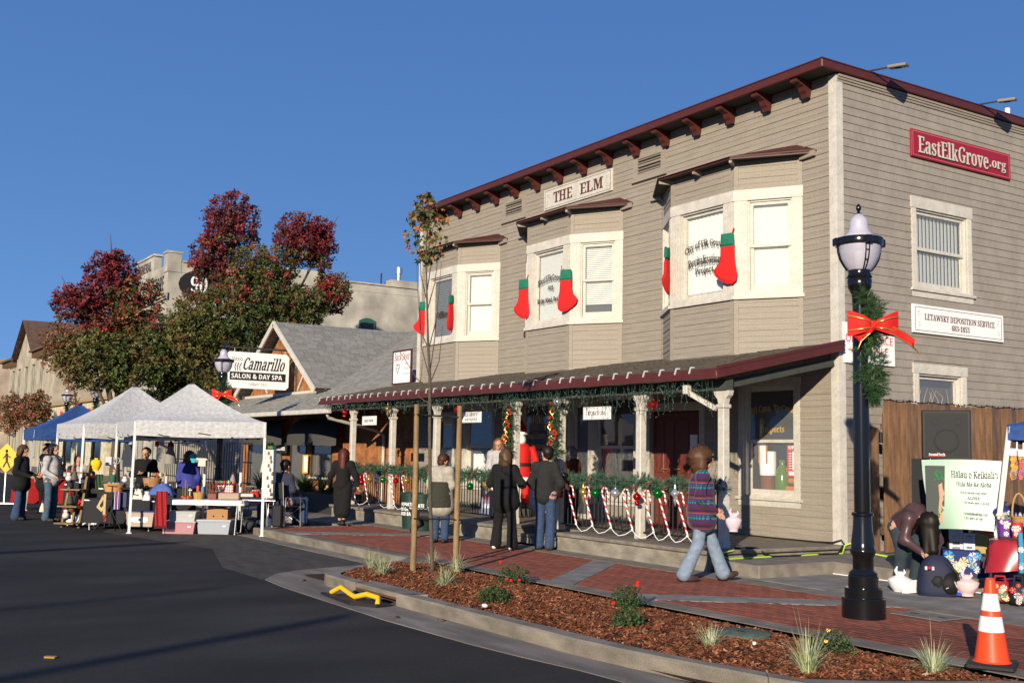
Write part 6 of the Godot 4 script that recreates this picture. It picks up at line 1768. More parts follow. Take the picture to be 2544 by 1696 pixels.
	# christmas stockings pinned to the bay corners
	var st := [[-13.05, 0.66, 1.2, 1, "leftmost stocking, on the left bay behind the young maple"], [-11.5, 0.72, -1.15, 1, "stocking at the right corner of the left bay's front window"], [-8.26, 0.72, 0.25, 1, "full-faced stocking left of the middle bay's front window"], [-6.6, 0.74, 0.45, -1, "stocking at the right corner of the middle bay's front window"], [-3.4, 0.7, -1.1, -1, "narrow stocking left of the right bay's front window"], [-1.78, 0.74, 0.25, 1, "stocking at the right corner of the right bay's front window"]]
	for s in st:
		t = thing("stocking", "red " + s[4], "stocking", Vector3(s[0], 5.52, s[1]), s[2], "red and green stockings on the bay windows")
		for q in 2:
			var poly := [[-0.15, 0.0], [0.15, 0.0], [0.16, -0.12], [0.165, -0.24], [-0.165, -0.24], [-0.16, -0.12]] if q == 0 else [[-0.163, -0.24], [0.163, -0.24], [0.17, -0.45], [0.2, -0.62], [0.23, -0.75], [0.21, -0.88], [0.12, -0.94], [-0.02, -0.93], [-0.17, -0.86], [-0.3, -0.76], [-0.33, -0.66], [-0.27, -0.6], [-0.19, -0.52], [-0.165, -0.4]]
			b = MB.new()
			var ce := Vector3()
			for p in poly: ce += Vector3(p[0] * s[3], p[1], 0)
			ce /= poly.size()
			for side in [1.0, -1.0]:
				for i in poly.size():
					var a := Vector3(poly[i][0] * s[3], poly[i][1], 0)
					var d := Vector3(poly[(i + 1) % poly.size()][0] * s[3], poly[(i + 1) % poly.size()][1], 0)
					var mid := ce + Vector3(0, 0, 0.045 * side)
					var a2 := a.lerp(ce, 0.25) + Vector3(0, 0, 0.03 * side)
					var d2 := d.lerp(ce, 0.25) + Vector3(0, 0, 0.03 * side)
					if side * s[3] < 0:
						b.quad(a, d, d2, a2); b.tri(a2, d2, mid)
					else:
						b.quad(d, a, a2, d2); b.tri(d2, a2, mid)
			part(["cuff", "foot"][q], b, [M.felt_green, M.felt_red][q], t)
		b = MB.new(); b.tube([Vector3(0.12 * s[3], 0.0, 0), Vector3(0.14 * s[3], 0.1, -0.03)], 0.012, 5); part("loop", b, M.felt_red, t)
		t.position.y = 5.5
		t.scale = Vector3(0.85, 0.95, 0.9)

# ---------- market goods: small things standing with their foot at the origin, facing +z ----------
func flower(b: MB, at: Vector3, r: float, c: Color) -> void:
	b.col = c
	for k in 5:
		var a := TAU * k / 5.0 + at.x * 9.0
		b.tri(at, at + Vector3(cos(a - 0.45), sin(a - 0.45), 0) * r, at + Vector3(cos(a + 0.45), sin(a + 0.45), 0) * r)
	b.col = Color(0.5, 0.35, 0.05)
	for k in 5: b.tri(at + Vector3(0, 0, 0.001), at + Vector3(cos(k * 1.256), sin(k * 1.256), 0.1) * r * 0.22, at + Vector3(cos(k * 1.256 + 1.256), sin(k * 1.256 + 1.256), 0.1) * r * 0.22)

func sack(b: MB, w: float, h: float, d: float, neck: float) -> void:
	var rows := []
	for i in 13:
		var v := i / 12.0
		var r := sin(PI * minf(v * 0.62 + 0.12, 0.95)) * 1.05
		if v > neck: r = lerpf(r, 0.22, minf((v - neck) / (1.0 - neck) * 1.6, 1.0)) + (0.25 * (v - 0.93) / 0.07 if v > 0.93 else 0.0)
		if i == 0: r = 0.6
		var row := []
		for j in 22:
			var a := TAU * j / 22.0
			var q := 1.0 + 0.09 * fnz.get_noise_3d(cos(a) * 1.7, v * 3.0, sin(a) * 1.7 + w * 40.0)
			row.append(Vector3(sin(a) * w * 0.5 * r * q, v * h, cos(a) * d * 0.5 * r * q))
		rows.append(row)
	b.grid(rows, true)

func goods(r: Array, turn: float) -> void:
	var w: float = r[7]
	var h: float = r[8]
	var d: float = r[9]
	var c: Color = r[10]
	var b := MB.new()
	var x := MB.new() # details in their own part
	var xn := ""
	b.col = c
	var dark := c * 0.35
	dark.a = 1
	match r[3]:
		"box": b.bbox(Vector3(0, h / 2, 0), Vector3(w, h, d), minf(minf(w, h), d) * 0.12)
		"cyl": b.lathe([Vector2(0, 0), Vector2(w * 0.46, 0), Vector2(w * 0.5, h * 0.1), Vector2(w * 0.5, h * 0.92), Vector2(w * 0.42, h), Vector2(0, h)], 16)
		"ball":
			b.ball(Vector3(0, h * 0.45, 0), Vector3(w * 0.5, h * 0.45, d * 0.5), 12, 8)
			b.tube([Vector3(-w * 0.3, h * 0.7, 0), Vector3(-w * 0.2, h * 1.1, 0), Vector3(w * 0.2, h * 1.1, 0), Vector3(w * 0.3, h * 0.7, 0)], 0.008, 5)
		"cushion":
			var rows := []
			for i in 9:
				var row := []
				for j in 15:
					var u := j / 14.0 * 2 - 1
					var v := i / 8.0 * 2 - 1
					row.append(Vector3(u * w * 0.5, h * (1.0 - pow(absf(u), 3.0)) * (1.0 - pow(absf(v), 3.0)) * (0.8 + 0.35 * fnz.get_noise_2d(u * 2.0 + w * 30.0, v * 2.0)), -v * d * 0.5))
				rows.append(row)
			rows.reverse(); b.grid(rows)
			xn = "fold"; x.col = Color(0.6, 0.58, 0.55)
			for k in 10: x.box(Vector3(rn(-0.3, 0.3) * w, h * 0.75, rn(-0.2, 0.2) * d), Vector3(0.03, 0.012, 0.03), Basis.from_euler(Vector3(rn(-1, 1), rn(-1, 1), 0)))
		"basket", "hoopbasket":
			var bh := h if r[3] == "basket" else h * 0.3
			for k in 7:
				var rr := lerpf(0.4, 0.5, k / 6.0)
				var ring := []
				for j in 17: ring.append(Vector3(sin(TAU * j / 16.0) * w * rr, bh * (0.08 + 0.14 * k), cos(TAU * j / 16.0) * d * rr))
				b.tube(ring, bh * 0.085, 5, false)
			b.lathe([Vector2(0, 0.02 * bh), Vector2(w * 0.38, 0.02 * bh), Vector2(w * 0.45, bh * 0.85), Vector2(0, bh * 0.8)], 12, Vector3.ZERO, 0.5, func(a, _y): return 1.0 / sqrt(pow(sin(a), 2) + pow(cos(a) * w / d, 2)))
			if r[3] == "hoopbasket":
				var hp := []
				for j in 11: hp.append(Vector3(-cos(PI * j / 10.0) * w * 0.48, bh + sin(PI * j / 10.0) * h * 0.7, 0))
				b.tube(hp, 0.012, 6)
			xn = "contents"
			for k in 14:
				x.col = [Color(0.5, 0.12, 0.04), Color(0.45, 0.3, 0.2), Color(0.1, 0.1, 0.35), Color(0.6, 0.5, 0.45)][k % 4]
				x.ball(Vector3(rn(-0.36, 0.36) * w, bh * rn(0.9, 1.08), rn(-0.3, 0.3) * d), Vector3(w, h, d) * rn(0.06, 0.12), 6, 4)
		"bin", "lidbin":
			b.prism([Vector2(-w * 0.45, 0), Vector2(w * 0.45, 0), Vector2(w * 0.5, h * 0.9), Vector2(-w * 0.5, h * 0.9)], -d / 2, d / 2)
			b.mm(Vector3(-w * 0.52, h * 0.86, -d * 0.53), Vector3(w * 0.52, h * 0.92, d * 0.53))
			xn = "lid"; x.col = Color(0.03, 0.05, 0.2) if r[3] == "lidbin" else Color(0.5, 0.5, 0.5)
			x.bbox(Vector3(0, h * 0.96, 0), Vector3(w * 1.05, h * 0.08, d * 1.06), 0.006)
			x.col = Color(0.75, 0.74, 0.7)
			if r[3] == "lidbin":
				x.xf = Transform3D(Basis.from_scale(Vector3(0.17, 0.055, 1)), Vector3(0, h * 0.45, d * 0.5 + 0.001)); x.prism([Vector2(-1, -0.6), Vector2(-0.7, -1), Vector2(0.7, -1), Vector2(1, -0.6), Vector2(1, 0.6), Vector2(0.7, 1), Vector2(-0.7, 1), Vector2(-1, 0.6)], 0, 0.003)
				x.xf = Transform3D(); x.col = Color(0.25, 0.08, 0.1); x.ball(Vector3(0, h * 0.45, d * 0.5 + 0.003), Vector3(0.035, 0.035, 0.003), 8, 4)
			else: x.box(Vector3(w * 0.33, h * 0.6, d * 0.5 + 0.012), Vector3(0.07, 0.03, 0.003))
		"carton":
			b.mm(Vector3(-w * 0.4, 0, -d / 2), Vector3(w * 0.5, h, d / 2)); b.box(Vector3(-w * 0.46, h * 0.72, 0), Vector3(w * 0.18, 0.008, d * 0.9), Basis(Vector3.BACK, 0.5))
			xn = "hand_hole"; x.col = Color(0.02, 0.012, 0.008)
			for s in [-0.1, 0.3]: x.ball(Vector3(w * s, h * 0.3, d / 2), Vector3(0.02, 0.018, 0.003), 10, 4)
		"drape", "cookies", "stripes":
			var rows := []
			for i in 13:
				var row := []
				for j in 17:
					var u := j / 16.0 - 0.5
					row.append(Vector3(u * w * (1.0 - 0.1 * i / 12.0 if r[3] == "drape" else 1.0), h * i / 12.0, d * 0.5 * (0.5 + 0.5 * sin(u * 14.0 + i * 0.3)) * (1.0 if r[3] != "cookies" else 0.4) + 0.01))
				rows.append(row)
			b.grid(rows)
			if r[3] == "drape":
				xn = "fringe"; x.col = dark
				for j in 20: x.box(Vector3((j / 19.0 - 0.5) * w * 0.98, -0.02, d * 0.25), Vector3(0.008, 0.06, 0.008))
			elif r[3] == "stripes":
				xn = "stripe"
				for j in 4:
					x.col = [Color(0.7, 0.7, 0.72), Color(0.5, 0.02, 0.03), Color(0.7, 0.7, 0.72), Color(0.4, 0.02, 0.03)][j]
					x.bbox(Vector3((j / 3.0 - 0.5) * w * 0.8, h / 2, d * 0.6 + 0.012), Vector3(w * 0.09, h, 0.006), 0.001)
			else:
				xn = "gingerbread_print"
				for k in 11:
					x.col = Color(0.42, 0.24, 0.13)
					var p := Vector3(rn(-0.32, 0.32) * w, h * (0.07 + 0.085 * k), d * 0.25 + 0.014)
					x.ball(p, Vector3(w * 0.12, h * 0.035, 0.004), 8, 4); x.ball(p + Vector3(0, h * 0.035, 0), Vector3(w * 0.08, h * 0.018, 0.004), 8, 4)
		"gingham":
			b.bbox(Vector3(0, h / 2, 0), Vector3(w, h, d), 0.012)
			xn = "check"
			x.col = Color(0.72, 0.62, 0.6)
			for k in int(w / 0.05): x.bbox(Vector3(-w / 2 + 0.03 + k * 0.05, h / 2, d / 2 + 0.002), Vector3(0.02, h * 0.96, 0.003), 0.0005)
			for k in int(h / 0.05): x.bbox(Vector3(0, 0.03 + k * 0.05, d / 2 + 0.003), Vector3(w * 0.97, 0.02, 0.003), 0.0005)
		"candles":
			for k in 9: b.ball(Vector3(sin(k * 0.7) * w * 0.4, 0.02 + 0.01 * (k % 3), cos(k * 0.7) * d * 0.4), Vector3(0.05, 0.03, 0.04), 7, 4)
			xn = "candle"
			for k in 4:
				x.col = [Color(0.04, 0.15, 0.06), Color(0.5, 0.1, 0.04), Color(0.04, 0.15, 0.06), Color(0.65, 0.5, 0.35)][k]
				x.tube([Vector3((k - 1.5) * w * 0.22, 0.02, 0), Vector3((k - 1.5) * w * 0.22, h * [0.75, 1.0, 0.85, 0.6][k], 0)], 0.013, 7)
		"twigs":
			for k in 26: b.tube([Vector3(rn(-0.3, 0.3) * w, 0, rn(-0.3, 0.3) * d), Vector3(rn(-0.5, 0.5) * w, h * rn(0.5, 1.0), rn(-0.5, 0.5) * d)], 0.007, 4)
			b.bbox(Vector3(0, h * 0.15, 0), Vector3(w * 0.7, h * 0.3, d * 0.7), 0.01)
		"hat":
			b.lathe([Vector2(0, 0.002), Vector2(w * 0.5, 0.012), Vector2(w * 0.5, 0.02), Vector2(w * 0.3, 0.02), Vector2(w * 0.26, h), Vector2(0, h)], 18)
			xn = "band"; x.col = Color(0.4, 0.3, 0.12)
			for k in 6: x.box(Vector3(-w * 0.2 + k * w * 0.08, h * 1.05, 0.02 * (k % 2)), Vector3(0.03, 0.015, 0.02), Basis.from_euler(Vector3(k, k * 2.0, 0)))
		"toys":
			for k in int(w / 0.045) + 2:
				b.col = [c, Color(0.5, 0.45, 0.4), Color(0.06, 0.2, 0.1), Color(0.5, 0.25, 0.05), Color(0.45, 0.05, 0.05)][k % 5]
				var q := Vector3(-w / 2 + k * 0.045, 0, rn(-0.4, 0.4) * d)
				if k % 2: b.ball(q + Vector3(0, h * 0.4, 0), Vector3(0.025, h * 0.45, 0.025), 7, 5)
				else: b.bbox(q + Vector3(0, h * 0.45, 0), Vector3(0.035, h * rn(0.7, 1.0), 0.03), 0.004)
		"snowman":
			b.ball(Vector3(0, h * 0.28, 0), Vector3(w * 0.45, h * 0.28, w * 0.4), 10, 7); b.ball(Vector3(0, h * 0.68, 0), Vector3(w * 0.3, h * 0.2, w * 0.3), 10, 7)
			xn = "hat"; x.col = Color(0.3, 0.02, 0.03); x.lathe([Vector2(w * 0.3, h * 0.8), Vector2(w * 0.18, h * 0.92), Vector2(0.005, h * 1.1)], 10)
		"santa":
			b.lathe([Vector2(w * 0.5, 0), Vector2(w * 0.42, h * 0.3), Vector2(w * 0.24, h * 0.6), Vector2(w * 0.2, h * 0.66)], 12)
			b.ball(Vector3(0, h * 0.7, 0), Vector3(w * 0.24, h * 0.1, w * 0.2), 9, 6)
			xn = "hat"; x.col = Color(0.16, 0.015, 0.02); x.lathe([Vector2(w * 0.26, h * 0.74), Vector2(w * 0.16, h * 0.88), Vector2(0.008, h)], 10)
		"sack": sack(b, w, h, d, 0.8)
		"sack2":
			sack(b, w, h, d, 0.55)
			xn = "flower_print"
			for k in 12: flower(x, Vector3(rn(-0.42, 0.42) * w, rn(0.1, 0.5) * h, d * 0.5 + 0.01), 0.028, Color(0.65, 0.62, 0.6))
		"hoops":
			for k in 3:
				var ring := []
				for j in 15: ring.append(Vector3((k - 1) * w * 0.3 + sin(TAU * j / 14.0) * w * 0.3, h * 0.5 + cos(TAU * j / 14.0) * h * 0.5, 0.01 * k))
				b.tube(ring, 0.006, 4, false)
			for k in 5: b.tube([Vector3(-w / 2 + w * k / 4.0, 0, 0), Vector3(-w / 2 + w * k / 4.0, h, 0)], 0.004, 4)
		"coat":
			b.prism([Vector2(-w * 0.5, 0), Vector2(w * 0.5, 0), Vector2(w * 0.42, h * 0.75), Vector2(w * 0.15, h), Vector2(-w * 0.15, h), Vector2(-w * 0.42, h * 0.75)], -d / 2, d / 2)
			b.tube([Vector3(-w * 0.4, h * 0.75, 0), Vector3(-w * 0.62, h * 0.3, 0.02)], [0.05, 0.035], 7); b.tube([Vector3(w * 0.4, h * 0.75, 0), Vector3(w * 0.62, h * 0.3, 0.02)], [0.05, 0.035], 7)
		"yoke":
			b.prism([Vector2(-w * 0.5, h * 0.3), Vector2(-w * 0.1, 0.05 * h), Vector2(w * 0.2, 0.3 * h), Vector2(w * 0.2, h), Vector2(0.0, h), Vector2(0.02 * w, h * 0.4), Vector2(-w * 0.12, h * 0.27), Vector2(-w * 0.27, h * 0.37), Vector2(0.02 * w, h * 0.75), Vector2(-0.06 * w, h * 0.95)], -0.02, 0.02)
			b.mm(Vector3(w * 0.0, -0.1 * h, -0.02), Vector3(w * 0.2, 0.35 * h, 0.015))
		"leaflet":
			b.bbox(Vector3(0, h / 2, 0), Vector3(w, h, 0.01), 0.002); b.mm(Vector3(-w * 0.4, 0, 0.006), Vector3(w * 0.4, 0.01, d))
			xn = "print"
			for k in 4:
				x.col = [Color(0.3, 0.02, 0.03), Color(0.35, 0.12, 0.12), Color(0.12, 0.12, 0.16), Color(0.2, 0.22, 0.3)][k]
				x.bbox(Vector3(0, h * [0.88, 0.8, 0.3, 0.14][k], 0.008), Vector3(w * [0.7, 0.6, 0.5, 0.55][k], h * [0.035, 0.03, 0.09, 0.1][k], 0.003), 0.001)
			for k in 5: x.col = Color(0.4, 0.4, 0.42); x.box(Vector3(0, h * (0.45 + k * 0.06), 0.0065), Vector3(w * 0.65, 0.004, 0.002))
		"papers":
			for k in 4: b.box(Vector3(0.01 * k, h / 2, -0.012 * k), Vector3(w, h, 0.003), Basis(Vector3.RIGHT, -0.75) * Basis(Vector3.BACK, 0.18 - 0.05 * k))
			xn = "edge"; x.col = Color(0.12, 0.1, 0.1); x.box(Vector3(-w * 0.45, h * 0.4, 0.012), Vector3(0.006, h, 0.003), Basis(Vector3.RIGHT, -0.75) * Basis(Vector3.BACK, 0.2))
		"plastic":
			sack(b, w, h * 0.8, d, 0.68)
			b.tube([Vector3(-0.02, h * 0.68, 0), Vector3(-0.05, h * 0.85, 0.01), Vector3(-0.03, h, 0)], [0.03, 0.025, 0.008], 6); b.tube([Vector3(0.02, h * 0.68, 0), Vector3(0.06, h * 0.8, 0.01), Vector3(0.05, h * 0.9, 0)], [0.03, 0.02, 0.006], 6)
		"backpack":
			var rows := []
			for i in 13:
				var v := i / 12.0
				var rr: float = [0.9, 1.0, 1.02, 1.0, 0.99, 0.97, 0.95, 0.92, 0.88, 0.8, 0.7, 0.56, 0.3][i]
				var row := []
				for j in 26:
					var a := TAU * j / 26.0
					var e := pow(pow(absf(sin(a)), 3.0) + pow(absf(cos(a)), 3.0), -1.0 / 3.0)
					row.append(Vector3(sin(a) * e * w * 0.48 * rr + w * 0.06 * v * 0, v * h, cos(a) * e * d * 0.5 * rr))
				rows.append(row)
			b.grid(rows, true)
			b.col = Color(0.01, 0.01, 0.011)
			sack(b, w * 0.55, h * 0.62, d * 1.05, 0.9)
			b.xf = Transform3D(Basis(Vector3.BACK, -0.15), Vector3(w * 0.2, 0, d * 0.16)); b.ball(Vector3(0, h * 0.33, 0.0), Vector3(w * 0.27, h * 0.36, d * 0.42), 14, 9); b.xf = Transform3D()
			xn = "strap"; x.col = Color(0.012, 0.012, 0.013)
			x.tube([Vector3(w * 0.2, h * 0.85, d * 0.3), Vector3(w * 0.46, h * 0.6, d * 0.4), Vector3(w * 0.52, h * 0.25, d * 0.35), Vector3(w * 0.56, 0.02, d * 0.2)], 0.018, 6)
			x.col = Color(0.55, 0.5, 0.5)
			for k in 3: x.bbox(Vector3(-w * 0.27 + k * 0.04, h * 0.7, d * 0.5), Vector3(0.03, 0.045 - 0.01 * (k % 2), 0.012), 0.003)
			x.col = Color(0.4, 0.03, 0.06); x.ball(Vector3(-w * 0.19, h * 0.7, d * 0.5), Vector3(0.022, 0.03, 0.012), 8, 5)
			x.col = Color(0.5, 0.5, 0.5); x.tube([Vector3(w * 0.38, h * 0.42, d * 0.62), Vector3(w * 0.44, h * 0.28, d * 0.58)], 0.008, 5); x.tube([Vector3(w * 0.18, h * 0.24, d * 0.62), Vector3(w * 0.24, h * 0.27, d * 0.62)], 0.006, 4)
		"ministock":
			b.prism([Vector2(-w * 0.3, h * 0.7), Vector2(-w * 0.25, h * 0.3), Vector2(-w * 0.45, h * 0.15), Vector2(-w * 0.3, 0), Vector2(w * 0.1, 0.03 * h), Vector2(w * 0.35, h * 0.3), Vector2(w * 0.38, h * 0.7)], -d / 2, d / 2)
			for k in 14: flower(b, Vector3(rn(-0.25, 0.3) * w, rn(0.06, 0.66) * h, d / 2 + 0.003), 0.022, [Color(0.5, 0.05, 0.03), Color(0.08, 0.12, 0.4), Color(0.6, 0.45, 0.05), Color(0.05, 0.2, 0.06)][k % 4])
			xn = "cuff"; x.col = Color(0.72, 0.7, 0.7); x.bbox(Vector3(0.02 * w, h * 0.72, 0), Vector3(w * 0.9, h * 0.2, d * 1.4), 0.01); x.tube([Vector3(w * 0.3, h * 0.8, 0), Vector3(w * 0.35, h, 0)], 0.01, 5)
		_: # cloth things printed with flowers
			var k := String(r[3]).right(1).to_int()
			if k in [3, 4]:
				var rows := []
				for i in 9:
					var row := []
					for j in 20:
						var a := TAU * j / 20.0
						var e := pow(pow(absf(sin(a)), 4.0) + pow(absf(cos(a)), 4.0), -0.25)
						row.append(Vector3(sin(a) * e * w * 0.5 * (1.0 - 0.12 * pow(absf(i / 4.0 - 1), 3)), h * 0.8 * i / 8.0, cos(a) * e * d * 0.5 * (1.0 - 0.3 * pow(absf(i / 4.0 - 1), 3))))
					rows.append(row)
				b.grid(rows, true)
				b.tube([Vector3(-w * 0.25, h * 0.75, d * 0.3), Vector3(-w * 0.2, h, d * 0.3), Vector3(w * 0.2, h, d * 0.3), Vector3(w * 0.25, h * 0.75, d * 0.3)], 0.015, 6)
			elif k in [5, 6]: b.lathe([Vector2(0, 0), Vector2(w * 0.42, 0), Vector2(w * 0.5, h), Vector2(w * 0.44, h), Vector2(w * 0.4, h * 0.8), Vector2(0, h * 0.8)], 16)
			else: b.bbox(Vector3(0, h / 2, 0), Vector3(w, h, d), 0.008)
			xn = "flower_print"
			var pal: Array = [[Color(0.04, 0.3, 0.65), Color(0.7, 0.68, 0.66), Color(0.6, 0.5, 0.3), Color(0.03, 0.22, 0.55)], [Color(0.04, 0.3, 0.65), Color(0.7, 0.68, 0.66), Color(0.6, 0.5, 0.3)], [Color(0.4, 0.04, 0.15)], [Color(0.6, 0.45, 0.2), Color(0.1, 0.2, 0.08), Color(0.65, 0.6, 0.5)], [Color(0.08, 0.15, 0.4), Color(0.5, 0.06, 0.05), Color(0.6, 0.55, 0.45)], [Color(0.7, 0.68, 0.68)], [Color(0.65, 0.6, 0.58)], [Color(0.6, 0.65, 0.65), Color(0.1, 0.4, 0.6)]][k]
			var n := 1 if k == 2 else (1 + int(w * h * (150.0 if k in [3, 4] else 110.0)))
			for i in n:
				var fr := 0.055 if k in [0, 2] else 0.032
				var fx := rn(-0.42, 0.42) * w
				var fz := d / 2 + 0.004
				if k in [5, 6]:
					fx = rn(-0.3, 0.3) * w
					fz = sqrt(maxf(w * w * 0.25 - fx * fx, 0.0)) * 0.98 + 0.004
				flower(x, Vector3(fx, rn(0.12, 0.88) * h * (0.8 if k in [3, 4] else 1.0), fz + 0.0006 * i), fr * rn(0.8, 1.3), pal[i % pal.size()])
	var at := Vector3(r[4], r[5], r[6])
	if xn == "":
		solo(r[0], b, M.goods, r[1], r[2], at, turn)
		return
	var o := thing(r[0], r[1], r[2], at, turn)
	part("body", b, M.goods, o)
	part(xn, x, M.goods, o)

func canopy(called: String, label: String, fl: Vector2, fr: Vector2, br: Vector2, bl: Vector2, y0: float, y1: float, top: float, m: Material, feet: Array, grp: String) -> Node3D:
	var ce := (fl + fr + br + bl) / 4.0
	var o := thing(called, label, "tent", Vector3(ce.x, -0.15, ce.y), 0.0, grp)
	var cs := [fl - ce, fr - ce, br - ce, bl - ce]
	y0 += 0.15; y1 += 0.15; top += 0.15
	var b := MB.new()
	for k in 4:
		var a := Vector3(cs[k].x, y1, cs[k].y)
		var c := Vector3(cs[(k + 1) % 4].x, y1, cs[(k + 1) % 4].y)
		var rows := []
		var out := Vector3(a.x + c.x, 0, a.z + c.z).normalized()
		for i in 13: # valance, slightly wavy
			pass
		for i in 5:
			var row := []
			for j in 25:
				var u := j / 24.0
				var p := a.lerp(c, u)
				var wv := 0.012 * sin(u * 21.0 + k) * (1.0 - i / 4.0) + 0.018 * fnz.get_noise_2d(u * 5.0 + k * 9.0, i * 1.3)
				row.append(Vector3(p.x, lerpf(y0, y1, i / 4.0) - 0.03 * sin(PI * u) * (1.0 - i / 4.0), p.z) + out * wv)
			rows.append(row)
		for i in range(1, 17):
			var t := i / 16.0
			var row := []
			for j in 25:
				var u := j / 24.0
				var e := a.lerp(c, u)
				var p := e * (1.0 - t); p.y = 0
				var ridge := y1 + (top - y1) * pow(t, 1.32)
				var sag := 0.1 * sin(PI * u) * sin(PI * t) * (1.0 - t * 0.5)
				var wr := 0.022 * fnz.get_noise_3d(u * 7.0, t * 9.0, k * 5.0) * sin(PI * u) * (1.0 - t)
				row.append(Vector3(p.x, ridge - sag + wr, p.z))
			rows.append(row)
		b.grid(rows)
	part("canopy", b, m, o)
	b = MB.new()
	for k in 4:
		var a := Vector3(cs[k].x, y0 + 0.04, cs[k].y) * Vector3(0.985, 1, 0.985)
		var c := Vector3(cs[(k + 1) % 4].x, y0 + 0.04, cs[(k + 1) % 4].y) * Vector3(0.985, 1, 0.985)
		var m1 := a.lerp(c, 0.25)
		var m2 := a.lerp(c, 0.5)
		var m3 := a.lerp(c, 0.75)
		m1.y -= 0.06; m3.y -= 0.06; m2.y += 0.02
		b.bar(a + Vector3(0, 0.12, 0), m1, 0.025, 0.025); b.bar(m1, m2, 0.025, 0.025); b.bar(m2, m3, 0.025, 0.025); b.bar(m3, c + Vector3(0, 0.12, 0), 0.025, 0.025)
		for q in [m1, m3]: b.box(q, Vector3(0.07, 0.04, 0.05))
	part("frame", b, M.frame_dark, o)
	for k in 4:
		b = MB.new()
		var f: Vector2 = (feet[k] if feet.size() > k else cs[k] + ce) - ce
		var t := Vector3(cs[k].x * 0.985, y1 - 0.02, cs[k].y * 0.985)
		var q := Vector3(f.x, 0.0, f.y)
		b.bar(q, t, 0.042, 0.042)
		b.box(q.lerp(t, 0.42), Vector3(0.055, 0.06, 0.055)); b.box(q + Vector3(0, 0.01, 0), Vector3(0.09, 0.02, 0.09))
		part("leg", b, M.white, o)
	return o

func table(label: String, c: Vector3, turn: float, w: float, d: float, clothm: Material, drop: float, grp := "") -> void:
	var o := thing("folding_table", label, "table", Vector3(c.x, -0.15, c.z), turn, grp)
	var h := c.y + 0.15
	var b := MB.new(); b.bbox(Vector3(0, h - 0.02, 0), Vector3(w, 0.03, d), 0.006); part("tabletop", b, M.metal, o)
	for s in [-1.0, 1.0]:
		b = MB.new()
		b.tube([Vector3(s * w * 0.42, 0.02, -d * 0.4), Vector3(s * w * 0.44, h - 0.04, -d * 0.38)], 0.014, 6); b.tube([Vector3(s * w * 0.42, 0.02, d * 0.4), Vector3(s * w * 0.44, h - 0.04, d * 0.38)], 0.014, 6); b.tube([Vector3(s * w * 0.42, 0.02, -d * 0.4), Vector3(s * w * 0.42, 0.02, d * 0.4)], 0.014, 6)
		part("leg_frame", b, M.metal, o)
	if clothm:
		b = MB.new()
		var rows := []
		for i in 12:
			var row := []
			for j in 40:
				var a := TAU * j / 40.0
				var e := pow(pow(absf(cos(a)), 14.0) + pow(absf(sin(a)), 14.0), -1.0 / 14.0)
				var k := minf(i / 4.0, 1.0)
				var dn := maxf(i - 4.0, 0.0) / 7.0 * drop
				var wv := (0.012 + 0.03 * dn / maxf(drop, 0.01)) * sin(a * 13.0) * (1.0 if i > 4 else 0.0)
				row.append(Vector3(cos(a) * e * (w * 0.5 * k + 0.012 + wv), h - dn + 0.004, sin(a) * e * (d * 0.5 * k + 0.012 + wv)))
			rows.append(row)
		b.grid(rows, true)
		var cl := solo("tablecloth", b, clothm, "cloth over " + label, "tablecloth", Vector3(c.x, -0.15, c.z), turn)
		cl.position.y += 0.001

